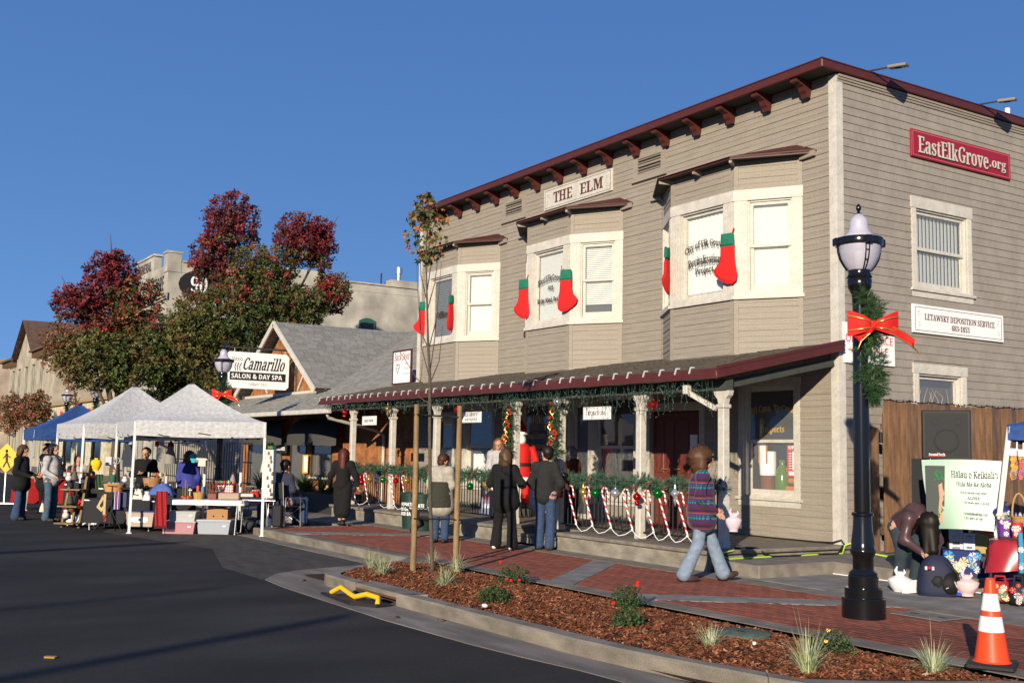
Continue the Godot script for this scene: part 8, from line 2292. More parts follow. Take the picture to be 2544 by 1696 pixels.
const GOODS := [
	["candle_holder", "red and green candles standing in a ring of autumn leaves on the front table", "candle holder", "candles", -11.14, 0.558, 7.16, 0.219, 0.380, 0.20, Color(0.4, 0.09, 0.03)],
	["small_basket", "pale wicker basket of orange trinkets on the front table", "basket", "basket", -11.07, 0.552, 6.92, 0.219, 0.146, 0.18, Color(0.45, 0.28, 0.1)],
	["orange_candle", "orange pillar candle on the front table behind the pale basket", "candle", "cyl", -11.31, 0.702, 6.87, 0.066, 0.125, 0.06, Color(0.6, 0.1, 0.02)],
	["blue_jar", "small blue glass jar beside the orange candle", "jar", "cyl", -11.33, 0.673, 6.76, 0.074, 0.133, 0.07, Color(0.1, 0.2, 0.4)],
	["dried_flower_box", "rustic box of dried twigs and bows in the middle of the front table", "ornament", "twigs", -10.98, 0.561, 6.65, 0.263, 0.394, 0.22, Color(0.2, 0.07, 0.04)],
	["gingham_gift", "red and white gingham wrapped gift box on the table", "gift box", "gingham", -11.19, 0.691, 6.31, 0.384, 0.163, 0.25, Color(0.5, 0.03, 0.04)],
	["stone_tray", "speckled tan tray of leaflets at the right end of the front table", "tray", "box", -10.78, 0.562, 6.34, 0.436, 0.138, 0.30, Color(0.36, 0.27, 0.2)],
	["red_cushion", "folded red fabric at the end of the table beside the child", "cushion", "cushion", -10.52, 0.634, 5.89, 0.217, 0.159, 0.30, Color(0.5, 0.02, 0.02)],
	["leaflet_pile", "pale leaflets spread in front of the red fabric", "papers", "box", -10.47, 0.629, 6.06, 0.259, 0.065, 0.25, Color(0.55, 0.5, 0.45)],
	["dark_hat", "dark felt hat with gold band on the table beside the gingham gift", "hat", "hat", -10.74, 0.722, 5.93, 0.321, 0.102, 0.20, Color(0.03, 0.03, 0.025)],
	["cardboard_box", "brown cardboard box with two round hand holes under the front table", "box", "carton", -10.94, 0.145, 6.53, 0.482, 0.226, 0.35, Color(0.36, 0.19, 0.08)],
	["storage_bin", "upper clear grey storage bin under the table, left stack", "storage bin", "bin", -11.14, 0.109, 7.17, 0.555, 0.204, 0.40, Color(0.42, 0.42, 0.42)],
	["storage_bin", "lower pink-filled storage bin under the table, left stack", "storage bin", "bin", -11.16, -0.172, 7.22, 0.657, 0.285, 0.42, Color(0.42, 0.2, 0.22)],
	["storage_bin", "grey-blue clear storage bin with a white lid edge under the cardboard box", "storage bin", "bin", -10.86, -0.166, 6.59, 0.683, 0.313, 0.42, Color(0.33, 0.36, 0.4)],
	["beige_bin", "beige storage box with a blue lid and white oval label behind the left tent leg", "storage bin", "lidbin", -11.84, -0.034, 7.85, 0.573, 0.322, 0.40, Color(0.42, 0.33, 0.27)],
	["red_shawl", "deep red fringed shawl hanging over the left end of the front table", "shawl", "drape", -10.93, 0.023, 7.71, 0.249, 0.705, 0.10, Color(0.3, 0.012, 0.018)],
	["blue_patchwork", "blue starry patchwork heaped at the left end of the front table", "quilt", "cushion", -11.17, 0.649, 7.65, 0.531, 0.266, 0.35, Color(0.07, 0.12, 0.36)],
	["gingham_cloth", "red and white gingham cloth hanging over the side table edge", "tablecloth", "gingham", -12.14, 0.412, 7.78, 0.334, 0.145, 0.30, Color(0.55, 0.07, 0.09)],
	["pillow", "white pillow printed with small black houses on the side table", "pillow", "cushion", -12.07, 0.518, 7.91, 0.231, 0.260, 0.12, Color(0.6, 0.57, 0.5)],
	["pillow", "white pillow with a dark picture square leaning beside the other", "pillow", "cushion", -11.92, 0.497, 7.76, 0.173, 0.230, 0.12, Color(0.68, 0.67, 0.64)],
	["wicker_basket", "flat wicker basket filled with red and blue cloths on the side table", "basket", "basket", -12.38, 0.656, 8.35, 0.422, 0.175, 0.30, Color(0.5, 0.28, 0.1)],
	["striped_scarf", "blue, white and red striped scarf hanging from the side table", "scarf", "stripes", -12.11, 0.305, 8.32, 0.130, 0.375, 0.03, Color(0.04, 0.1, 0.4)],
	["dark_quilt", "dark blue quilt folded over the side table rail", "quilt", "box", -12.13, 0.342, 8.18, 0.188, 0.332, 0.06, Color(0.04, 0.05, 0.1)],
	["wooden_yoke", "pale wooden letter-shaped plaque hanging from a dark strap", "plaque", "yoke", -12.03, 0.240, 8.62, 0.272, 0.387, 0.04, Color(0.5, 0.36, 0.16)],
	["red_knit_sock", "dark red knitted sock hanging below the wooden plaque", "sock", "box", -12.02, 0.061, 8.57, 0.072, 0.158, 0.05, Color(0.25, 0.02, 0.02)],
	["wicker_chest", "large wicker basket of tan stuffed toys on the rear table", "basket", "basket", -12.77, 0.749, 7.45, 0.388, 0.194, 0.35, Color(0.42, 0.22, 0.1)],
	["black_pot", "black iron kettle on the rear table behind the tent leg", "kettle", "ball", -12.55, 0.730, 7.78, 0.192, 0.133, 0.20, Color(0.015, 0.015, 0.015)],
	["snow_globe", "small white snowman figure on the rear table", "figurine", "snowman", -12.91, 0.842, 8.00, 0.164, 0.164, 0.10, Color(0.65, 0.65, 0.66)],
	["green_tin", "dark green tin with a silver lid on the rear table", "tin", "cyl", -13.16, 0.833, 8.20, 0.135, 0.165, 0.14, Color(0.02, 0.12, 0.07)],
	["green_cloth", "dark green cloth draped at the corner of the rear table", "cloth", "drape", -13.32, 0.688, 8.44, 0.166, 0.317, 0.10, Color(0.04, 0.08, 0.03)],
	["red_mitten_pile", "heap of red and blue cloths on top of the flat wicker basket", "cloths", "cushion", -12.37, 0.737, 8.34, 0.349, 0.131, 0.20, Color(0.4, 0.03, 0.06)],
	["snowman_figure", "white snowman figure on a slate plaque standing on the road", "figurine", "snowman", -13.55, 0.963, 8.09, 0.092, 0.183, 0.10, Color(0.5, 0.4, 0.3)],
	["yellow_sack", "bright yellow cloth sack hanging under the rear tent", "sack", "sack", -13.92, 1.065, 8.41, 0.231, 0.286, 0.16, Color(0.75, 0.48, 0.01)],
	["orange_cloth", "orange-red folded cloth on the rear display rack", "cloth", "cushion", -13.76, 0.912, 8.58, 0.230, 0.107, 0.20, Color(0.65, 0.07, 0.02)],
	["denim_bag", "dark blue denim bag on the rear display rack", "bag", "box", -13.76, 0.785, 8.60, 0.260, 0.138, 0.20, Color(0.03, 0.04, 0.09)],
	["hanging_sign", "white wooden sign stack with rings hanging in the dark of the stall", "sign", "box", -14.16, 1.178, 8.09, 0.140, 0.203, 0.03, Color(0.5, 0.52, 0.55)],
	["wire_hoops", "two pale wire hoop ornaments hanging in the stall", "ornament", "hoops", -14.14, 1.224, 7.97, 0.219, 0.140, 0.03, Color(0.6, 0.6, 0.6)],
	["dark_coat", "dark navy coat hanging from the tent frame", "coat", "coat", -13.19, 1.172, 7.88, 0.196, 0.498, 0.15, Color(0.02, 0.025, 0.045)],
	["red_flag", "small square red flag hanging from the tent frame", "flag", "box", -13.15, 1.637, 7.29, 0.091, 0.121, 0.01, Color(0.5, 0.02, 0.02)],
	["turquoise_bag", "bright turquoise bag hanging from the rear tent leg", "bag", "sack", -12.26, 1.298, 6.71, 0.169, 0.215, 0.07, Color(0.03, 0.42, 0.5)],
	["santa_doll", "grey-bearded Santa doll with a dark red pointed hat hanging in the rear tent", "doll", "santa", -12.68, 1.264, 7.11, 0.295, 0.512, 0.12, Color(0.25, 0.23, 0.22)],
	["white_garment", "white patterned dress hanging behind the rear tent leg", "dress", "coat", -12.11, 1.222, 6.56, 0.168, 0.443, 0.08, Color(0.6, 0.55, 0.5)],
	["apron_doll", "cream cloth angel doll with a red bow hanging at the tent leg", "doll", "santa", -10.28, 1.142, 5.83, 0.115, 0.330, 0.08, Color(0.6, 0.45, 0.3)],
	["cookie_panel", "long white fabric panel printed with brown gingerbread shapes at the right tent leg", "fabric panel", "cookies", -10.14, 0.615, 5.72, 0.214, 1.001, 0.03, Color(0.72, 0.68, 0.62)],
	["green_sprig", "small green plant hanging under the canopy corner", "plant", "twigs", -10.24, 1.632, 5.70, 0.172, 0.158, 0.10, Color(0.08, 0.2, 0.04)],
	["black_bag", "black wheeled case with a white tag under the folding chair", "case", "box", -9.98, 0.038, 5.58, 0.199, 0.441, 0.25, Color(0.015, 0.015, 0.018)],
	["dark_sack", "dark grey sack under the end of the front table", "sack", "sack", -11.06, -0.181, 5.92, 0.443, 0.325, 0.40, Color(0.06, 0.06, 0.07)],
	["cloth_ghost", "small grey cloth figure standing by the table end", "figurine", "santa", -12.28, 0.883, 5.80, 0.140, 0.217, 0.10, Color(0.3, 0.25, 0.25)],
	["toy_house_row", "row of small painted toys along the back edge of the front table", "toys", "toys", -11.39, 0.868, 6.27, 0.387, 0.075, 0.08, Color(0.3, 0.1, 0.05)],
	["white_vase", "small white and red paper bag on the rear table", "bag", "box", -12.50, 0.829, 7.22, 0.059, 0.163, 0.05, Color(0.6, 0.5, 0.5)],
	["grey_figures", "grey pottery pieces on the rear table under the vendor", "pottery", "toys", -12.95, 0.969, 7.32, 0.331, 0.105, 0.15, Color(0.45, 0.44, 0.42)],
	["red_apron", "bright red cloth hanging over the far stall table", "tablecloth", "drape", -20.56, 0.091, 8.56, 0.265, 0.725, 0.20, Color(0.55, 0.01, 0.015)],
	["checked_cloth", "red and white checked cloth beside the bright red one", "tablecloth", "gingham", -20.60, 0.123, 8.76, 0.159, 0.389, 0.10, Color(0.5, 0.12, 0.12)],
	["wire_rack", "white wire card rack on the far stall table", "rack", "hoops", -18.57, 0.827, 8.77, 0.183, 0.365, 0.15, Color(0.6, 0.6, 0.6)],
	["card_pile", "small pink and white cards on the far stall table", "cards", "toys", -18.58, 0.781, 8.83, 0.266, 0.150, 0.12, Color(0.55, 0.3, 0.3)],
	["striped_sack", "small white sack standing on the road behind the woman in white", "sack", "santa", -15.11, 0.103, 9.28, 0.133, 0.265, 0.15, Color(0.75, 0.6, 0.5)],
]

const GOODS2 := [
	["floral_box", "blue cloth-covered box printed with white and tan hibiscus flowers", "box", "floral", 2.95, 0.135, 1.13, 0.453, 0.374, 0.35, Color(0.01, 0.025, 0.14)],
	["purple_floral_bag", "dark blue bag with one pink flower beside the blue flowered box", "bag", "floral2", 3.15, 0.146, 0.99, 0.148, 0.200, 0.25, Color(0.015, 0.02, 0.08)],
	["leaflet_holder", "tall clear leaflet holder with a red-printed sheet", "leaflet holder", "leaflet", 2.88, 0.458, 1.12, 0.175, 0.410, 0.06, Color(0.7, 0.68, 0.65)],
	["leaflet_holder", "smaller clear leaflet holder with small photographs", "leaflet holder", "leaflet", 3.04, 0.458, 1.07, 0.139, 0.261, 0.06, Color(0.6, 0.65, 0.75)],
	["craft_print", "yellow and green framed picture leaning behind the small leaflet holder", "picture", "box", 3.07, 0.458, 0.87, 0.176, 0.246, 0.04, Color(0.4, 0.3, 0.1)],
	["backpack", "navy and black backpack with a stitched emblem standing open on the concrete", "backpack", "backpack", 3.25, -0.016, 2.03, 0.492, 0.509, 0.32, Color(0.012, 0.016, 0.045)],
	["plastic_bag", "white plastic shopping bag with tied handles left of the papers", "bag", "plastic", 2.78, -0.022, 2.13, 0.274, 0.333, 0.25, Color(0.7, 0.7, 0.7)],
	["plastic_bag", "white and pink plastic bag right of the backpack", "bag", "plastic", 3.55, 0.023, 1.87, 0.270, 0.311, 0.25, Color(0.7, 0.52, 0.53)],
	["paper_sheets", "stack of pink-white papers leaning against the backpack", "papers", "papers", 2.94, -0.019, 2.13, 0.248, 0.190, 0.05, Color(0.68, 0.62, 0.62)],
	["blue_pouch", "small bright blue pouch between the backpack and the pink bag", "pouch", "cushion", 3.49, 0.026, 1.92, 0.106, 0.061, 0.10, Color(0.02, 0.05, 0.4)],
	["red_duffel", "red duffel bag with gold and green flower print behind the cone", "bag", "floral3", 4.07, 0.036, 2.00, 0.249, 0.293, 0.35, Color(0.33, 0.015, 0.02)],
	["black_duffel", "black duffel bag with blue and red flower print at the right edge", "bag", "floral4", 4.29, 0.033, 1.98, 0.189, 0.320, 0.35, Color(0.015, 0.015, 0.025)],
	["purple_basket", "purple fabric bucket with a white flower on the red table", "basket", "floral5", 3.98, 0.759, 1.70, 0.194, 0.209, 0.20, Color(0.16, 0.04, 0.28)],
	["navy_bundle", "navy flower-print gift bundle tied at the top", "gift", "sack2", 3.85, 0.931, 1.54, 0.227, 0.242, 0.20, Color(0.02, 0.03, 0.12)],
	["white_bow_bag", "white and yellow paper flowers tucked in the purple bucket", "flowers", "toys", 3.98, 0.941, 1.70, 0.149, 0.090, 0.12, Color(0.6, 0.5, 0.3)],
	["handled_basket", "wicker basket with a tall hoop handle full of shells", "basket", "hoopbasket", 4.16, 0.897, 1.70, 0.163, 0.386, 0.20, Color(0.45, 0.25, 0.08)],
	["red_floral_pot", "small red and white flower-print pot at the table edge", "pot", "floral6", 4.22, 0.767, 1.84, 0.132, 0.176, 0.15, Color(0.45, 0.03, 0.04)],
	["orange_pot", "orange plastic pot behind the banner foot", "pot", "cyl", 3.47, 0.734, 1.32, 0.093, 0.093, 0.14, Color(0.5, 0.1, 0.02)],
	["blue_print_cloth", "turquoise flower-print cloth hanging at the right edge of the red table", "cloth", "floral7", 4.33, 0.373, 1.95, 0.049, 0.465, 0.02, Color(0.02, 0.25, 0.45)],
	["purple_tub", "purple plastic tub under the red tablecloth", "tub", "cyl", 3.85, 0.222, 1.55, 0.288, 0.197, 0.30, Color(0.07, 0.02, 0.1)],
	["small_stocking", "small flower-print stocking with a white cuff hanging from the blue tent", "stocking", "ministock", 4.07, 1.437, 1.64, 0.119, 0.463, 0.05, Color(0.5, 0.25, 0.06)],
	["small_stocking", "small red and white stocking with a white cuff at the right edge", "stocking", "ministock", 4.19, 1.441, 1.68, 0.089, 0.445, 0.05, Color(0.6, 0.1, 0.1)],
]

func street_bits() -> void:
	var o := thing("traffic_cone", "orange traffic cone with two white bands on a black base at the right edge", "traffic cone", Vector3(6.47, 0, 5.72), 0.5)
	var b := MB.new(); b.bbox(Vector3(0, 0.025, 0), Vector3(0.37, 0.05, 0.37), 0.015); part("base", b, M.black, o)
	b = MB.new(); b.lathe([Vector2(0.15, 0.05), Vector2(0.135, 0.06), Vector2(0.036, 0.7), Vector2(0.028, 0.712), Vector2(0, 0.712)], 28, Vector3.ZERO, 0.4); part("cone", b, M.cone_orange, o)
	for s in [[0.29, 0.41], [0.455, 0.59]]:
		b = MB.new(); b.lathe([Vector2(0.137 - (s[0] - 0.06) * 0.1547, s[0]), Vector2(0.137 - (s[1] - 0.06) * 0.1547, s[1])], 28); part("white_band", b, M.white, o)
	b = MB.new(); b.bbox(Vector3.ZERO, Vector3(0.62, 0.008, 0.46), 0.003)
	o = solo("utility_cover", b, M.concrete, "pale concrete utility vault cover set in the brick paving by the lamp post", "utility cover", Vector3(4.35, 0.004, 3.68))
	b = MB.new()
	for s in [-0.17, 0.17]: b.bbox(Vector3(s, 0.006, 0), Vector3(0.1, 0.004, 0.03), 0.001)
	part("lift_slot", b, M.black, o)
	b = MB.new(); b.tube([Vector3(-0.75, -0.1, 8.34), Vector3(-0.55, -0.02, 8.3), Vector3(-0.3, -0.08, 8.28), Vector3(-0.1, -0.08, 8.32), Vector3(0.1, -0.03, 8.26), Vector3(0.32, -0.05, 8.22), Vector3(0.36, -0.12, 8.25)], 0.032, 7)
	o = solo("inlet_filter", b, M.sign_yellow, "yellow and black drain filter bag pulled out of the kerb inlet", "drain filter")
	b = MB.new(); b.flat([Vector2(-0.95, 8.4), Vector2(-0.3, 8.2), Vector2(0.4, 8.1), Vector2(0.43, 8.3), Vector2(0.1, 8.48), Vector2(-0.4, 8.45)], -0.142, -0.11); part("fabric", b, M.black, o)
	b = MB.new(); b.bbox(Vector3.ZERO, Vector3(0.1, 0.02, 0.045), 0.005); solo("brass_piece", b, M.ribbon_gold, "small brass-coloured block lying on the asphalt at the lower left", "block", Vector3(1.94, -0.14, 12.05), 0.9)
	for k in 3:
		b = MB.new(); b.ball(Vector3.ZERO, Vector3(0.06, 0.012, 0.035), 7, 4); solo("fallen_leaf", b, M.bark, ["curled brown leaf in the gutter below the kerb joint", "small brown leaf on the asphalt edge", "dark leaf at the kerb nose"][k], "leaf", [Vector3(1.6, -0.13, 8.1), Vector3(1.2, -0.13, 8.45), Vector3(-2.3, -0.13, 8.1)][k], k)
	# overhead cables behind the photographer, whose shadows cross the road
	for k in 3:
		var sh: Array = [[1.9, 11.0, -1.64, -3.26, 0.09], [-1.35, 11.5, -0.32, -0.94, 0.03], [-8.2, 10.2, -0.3, -0.95, 0.1]][k]
		var d := Vector3(sh[2], 0, sh[3]).normalized()
		var c: Vector3 = Vector3(sh[0], -0.15, sh[1]) + Vector3(0.613, 0.274, 0.741) * 26.0
		b = MB.new(); b.tube([c - d * 6.0, c, c + d * 2.4], sh[4], 6); solo("overhead_cable", b, M.black, ["overhead cable casting the broad shadow near the kerb", "thin overhead cable casting a faint shadow at the left", "overhead cable casting the farthest shadow on the road"][k], "cable", Vector3.ZERO, 0.0, "overhead cables")

# ---------- people: distance field of tapered bones, meshed as surface nets ----------
func nets(b: MB, prims: Array, cell: float, k: float, paint = null) -> void:
	var lo := Vector3.INF
	var hi := -Vector3.INF
	for p in prims:
		var r: float = maxf(p[2], p[3]) + k + cell * 3.0
		lo = lo.min(p[0].min(p[1]) - Vector3.ONE * r); hi = hi.max(p[0].max(p[1]) + Vector3.ONE * r)
	var nx := int((hi.x - lo.x) / cell) + 2
	var ny := int((hi.y - lo.y) / cell) + 2
	var nz := int((hi.z - lo.z) / cell) + 2
	var g := PackedFloat32Array(); g.resize(nx * ny * nz); g.fill(1.0)
	for p in prims:
		var a: Vector3 = p[0]
		var ba: Vector3 = p[1] - a
		var l2 := maxf(ba.length_squared(), 1e-8)
		var r: float = maxf(p[2], p[3]) + k + cell * 2.0
		var i0 := Vector3i(((p[0].min(p[1]) - Vector3.ONE * r) - lo) / cell).max(Vector3i.ZERO)
		var i1 := Vector3i(((p[0].max(p[1]) + Vector3.ONE * r) - lo) / cell + Vector3.ONE).min(Vector3i(nx - 1, ny - 1, nz - 1))
		for z in range(i0.z, i1.z + 1):
			for y in range(i0.y, i1.y + 1):
				var at := (z * ny + y) * nx
				for x in range(i0.x, i1.x + 1):
					var pa := lo + Vector3(x, y, z) * cell - a
					var t := clampf(pa.dot(ba) / l2, 0.0, 1.0)
					var d := (pa - ba * t).length() - lerpf(p[2], p[3], t)
					var e := g[at + x]
					var h := maxf(k - absf(d - e), 0.0) / k
					g[at + x] = minf(d, e) - h * h * k * 0.25
	var ids := {}
	var vs := []
	var ns := []
	var off := [0, 1, nx, nx + 1, nx * ny, nx * ny + 1, nx * ny + nx, nx * ny + nx + 1]
	for z in nz - 1:
		for y in ny - 1:
			for x in nx - 1:
				var i := (z * ny + y) * nx + x
				var v0 := g[i]
				if absf(v0) > cell * 2.0: continue
				var neg := 0
				for o in off:
					if g[i + o] < 0.0: neg += 1
				if neg == 0 or neg == 8: continue
				var s := Vector3.ZERO
				var c := 0
				for e in [[0, 1], [2, 3], [4, 5], [6, 7], [0, 2], [1, 3], [4, 6], [5, 7], [0, 4], [1, 5], [2, 6], [3, 7]]:
					var a := g[i + off[e[0]]]
					var d := g[i + off[e[1]]]
					if (a < 0.0) == (d < 0.0): continue
					var p0 := Vector3(e[0] & 1, (e[0] >> 1) & 1, e[0] >> 2)
					var p1 := Vector3(e[1] & 1, (e[1] >> 1) & 1, e[1] >> 2)
					s += p0.lerp(p1, a / (a - d)); c += 1
				ids[i] = vs.size()
				vs.append(lo + (Vector3(x, y, z) + s / c) * cell)
				ns.append(Vector3(g[i + 1] - v0, g[i + nx] - v0, g[i + nx * ny] - v0).normalized())
	for i in ids:
		for ax in 3:
			var st: int = [1, nx, nx * ny][ax]
			var u: int = [nx, nx * ny, 1][ax]
			var w: int = [nx * ny, 1, nx][ax]
			var a := g[i]
			var d := g[i + st]
			if (a < 0.0) == (d < 0.0): continue
			if not (ids.has(i - u) and ids.has(i - w) and ids.has(i - u - w)): continue
			var q := [ids[i - u - w], ids[i - w], ids[i], ids[i - u]]
			if a > 0.0: q.reverse()
			for e in [0, 2, 1, 0, 3, 2]:
				var p: Vector3 = vs[q[e]]
				if paint != null: b.col = paint.call(p)
				b.vert(p, ns[q[e]], Vector2((p.x - p.z) * 2.2, -p.y * 1.25))

func person(label: String, at: Vector3, yaw: float, s: Dictionary) -> Node3D:
	var o := thing("person", label, "person", at, yaw)
	var H: float = s.get("h", 1.7) / 1.7
	var j := {"hip": Vector3(0, 0.92, 0), "hl": Vector3(0.09, 0.9, 0), "hr": Vector3(-0.09, 0.9, 0), "kl": Vector3(0.1, 0.48, 0.02), "kr": Vector3(-0.1, 0.48, 0.02), "al": Vector3(0.1, 0.08, -0.02), "ar": Vector3(-0.1, 0.08, -0.02), "ch": Vector3(0, 1.25, 0), "nk": Vector3(0, 1.43, -0.01), "hd": Vector3(0, 1.58, 0.02), "sl": Vector3(0.17, 1.37, -0.01), "sr": Vector3(-0.17, 1.37, -0.01), "el": Vector3(0.23, 1.1, -0.02), "er": Vector3(-0.23, 1.1, -0.02), "wl": Vector3(0.22, 0.88, 0.07), "wr": Vector3(-0.22, 0.88, 0.07)}
	for q in s.get("pose", {}): j[q] = s.pose[q]
	for q in j: j[q] *= H
	var look: Vector3 = s.get("look", Vector3(0, 0, 1)).normalized()
	var up: Vector3 = s.get("up", Vector3.UP)
	var side := up.cross(look).normalized()
	up = look.cross(side)
	var hd: Vector3 = j.hd
	var W: float = s.get("wide", 1.0)
	var cell: float = s.get("cell", 0.018)
	var skin: Color = s.get("skin", Color(0.5, 0.27, 0.18))
	var pr := [[j.ch, j.hip, 0.115 * W, 0.12 * W], [j.sl, j.sr, 0.07, 0.07], [j.ch, j.nk, 0.1, 0.055], [j.nk, hd, 0.052, 0.05], [j.hl, j.hr, 0.11 * W, 0.11 * W]]
	for e in ["l", "r"]:
		pr += [[j["s" + e], j["e" + e], 0.048, 0.04], [j["e" + e], j["w" + e], 0.04, 0.028], [j["h" + e], j["k" + e], 0.078, 0.055], [j["k" + e], j["a" + e], 0.052, 0.036]]
	var b := MB.new()
	b.col = skin
	nets(b, pr, cell * 1.2, 0.04)
	# head and hands on finer grids
	var hp := [[hd + up * 0.02 - look * 0.015, hd + up * 0.035 + look * 0.02, 0.088, 0.082], [hd - up * 0.06 + look * 0.035, hd - up * 0.075 + look * 0.06, 0.055, 0.035], [hd + up * 0.005 + look * 0.093, hd - up * 0.025 + look * 0.108, 0.011, 0.017], [hd - up * 0.052 + look * 0.092 + side * 0.015, hd - up * 0.052 + look * 0.092 - side * 0.015, 0.011, 0.011], [hd + up * 0.028 + look * 0.083 + side * 0.035, hd + up * 0.028 + look * 0.083 - side * 0.035, 0.016, 0.016]]
	for q in [-1.0, 1.0]: hp.append([hd + side * 0.085 * q + up * 0.02, hd + side * 0.085 * q - up * 0.02, 0.016, 0.012])
	nets(b, hp, 0.009, 0.02)
	for e in ["l", "r"]:
		if s.get("nohands", false): break
		var w: Vector3 = j["w" + e]
		var d: Vector3 = (w - j["e" + e]).normalized()
		var ac := d.cross(Vector3.UP)
		ac = ac.normalized() if ac.length() > 0.2 else Vector3(0, 0, 1)
		if absf(d.y) > 0.6: ac = Vector3(0, 0, 1)
		var cu := d.cross(ac).normalized() * (-1.0 if e == "l" else 1.0)
		var fp := [[w, w + d * 0.075, 0.026, 0.03]]
		for f in 4:
			var r0: Vector3 = w + d * 0.08 + ac * (f - 1.5) * 0.021
			var L: float = [0.062, 0.074, 0.068, 0.052][f]
			fp.append([r0, r0 + d * L * 0.55 + cu * 0.008, 0.01, 0.009]); fp.append([r0 + d * L * 0.55 + cu * 0.008, r0 + d * L * 0.8 + cu * 0.035, 0.009, 0.008])
		fp.append([w + d * 0.02 + ac * 0.028, w + d * 0.055 + ac * 0.052 + cu * 0.012, 0.012, 0.011]); fp.append([w + d * 0.055 + ac * 0.052 + cu * 0.012, w + d * 0.085 + ac * 0.05 + cu * 0.025, 0.011, 0.009])
		nets(b, fp, 0.007, 0.008)
	b.col = Color(0.02, 0.015, 0.012)
	for q in [-1.0, 1.0]: b.ball(hd + up * 0.012 + look * 0.088 + side * 0.033 * q, Vector3(0.01, 0.007, 0.01), 7, 5)
	part("body", b, M.body, o)
	# clothes
	var top := [[j.ch, j.hip, 0.15 * W, 0.166 * W], [j.sl, j.sr, 0.085, 0.085], [j.ch, j.nk, 0.12 * W, 0.066]]
	var hem: float = s.get("hem", 0.0)
	if hem > 0.0: top += [[j.hip + Vector3(0.05, 0, 0), j.hip + Vector3(0.06, -hem, 0.01), 0.155 * W, 0.165 * W], [j.hip - Vector3(0.05, 0, 0), j.hip + Vector3(-0.06, -hem, 0.01), 0.155 * W, 0.165 * W]]
	for e in ["l", "r"]: top += [[j["s" + e], j["e" + e], 0.072, 0.064], [j["e" + e], j["w" + e], 0.064, 0.046]]
	b = MB.new()
	nets(b, top, cell, 0.06)
	for i in b.v.size(): b.v[i] += b.n[i] * 0.009 * fnz.get_noise_3dv(b.v[i] * 7.0 + at)
	part(s.get("topname", "jacket"), b, s.top, o)
	var leg := [[j.hl, j.hr, 0.108 * W, 0.108 * W]]
	for e in ["l", "r"]:
		if s.get("skirt", false): leg.append([j["h" + e], j["a" + e] + Vector3(0, 0.22, 0), 0.12, 0.15])
		else: leg += [[j["h" + e], j["k" + e], 0.09 * W, 0.074], [j["k" + e], j["a" + e] + Vector3(0, 0.01, 0), 0.077, s.get("cuff", 0.075)]]
	b = MB.new()
	nets(b, leg, cell, 0.035)
	for i in b.v.size(): b.v[i] += b.n[i] * 0.008 * fnz.get_noise_3dv(b.v[i] * 8.0 + at * 2.0)
	part("skirt" if s.get("skirt", false) else "trousers", b, s.legs, o)
	for e in ["l", "r"]:
		var a: Vector3 = j["a" + e]
		var dr: Vector3 = s.get("toe" + e, Vector3(0.03, -0.02, 0.17))
		b = MB.new(); b.col = s.get("shoe", Color(0.02, 0.018, 0.016))
		nets(b, [[a + Vector3(0, -0.035, -0.05), a + dr * 0.6 + Vector3(0, -0.03, 0), 0.045, 0.045], [a + dr * 0.5 + Vector3(0, -0.035, 0), a + dr + Vector3(0, -0.025, 0), 0.044, 0.035], [a, a + Vector3(0, -0.02, 0), 0.05, 0.05]], 0.014, 0.03)
		part("shoe", b, M.paint, o)
	# hair
	var hs := [[hd + up * 0.05 - look * 0.03, hd + up * 0.05 - look * 0.01, 0.1, 0.095], [hd + up * 0.02 - look * 0.05, hd - up * 0.03 - look * 0.05, 0.088, 0.07]]
	var kind: String = s.get("hair", "short")
	if kind != "short":
		for q in [-1.0, 1.0]: hs.append([hd + up * 0.03 + side * 0.07 * q - look * 0.02, hd - up * 0.09 + side * 0.075 * q - look * 0.03, 0.055, 0.05])
		hs.append([hd - look * 0.06, hd - up * 0.1 - look * 0.055, 0.09, 0.08])
	if kind == "curly": hs += [[hd + up * 0.08 - look * 0.03, hd + up * 0.07 + look * 0.03, 0.1, 0.085], [hd - look * 0.07 + up * 0.04, hd - look * 0.06 - up * 0.06, 0.115, 0.09]]
	for q in s.get("locks", []): hs.append([hd + q[0], hd + q[1], q[2], q[3]])
	b = MB.new(); b.col = s.get("haircol", Color(0.06, 0.035, 0.02))
	nets(b, hs, 0.011, 0.03)
	for i in b.v.size(): b.v[i] += b.n[i] * ((0.016 + 0.06 * fnz.get_noise_3dv(b.v[i] * 21.0)) if kind == "curly" else 0.03 * fnz.get_noise_3d(b.v[i].x * 38.0, b.v[i].y * 6.0, b.v[i].z * 38.0))
	part("hair", b, M.hair, o)
	return o

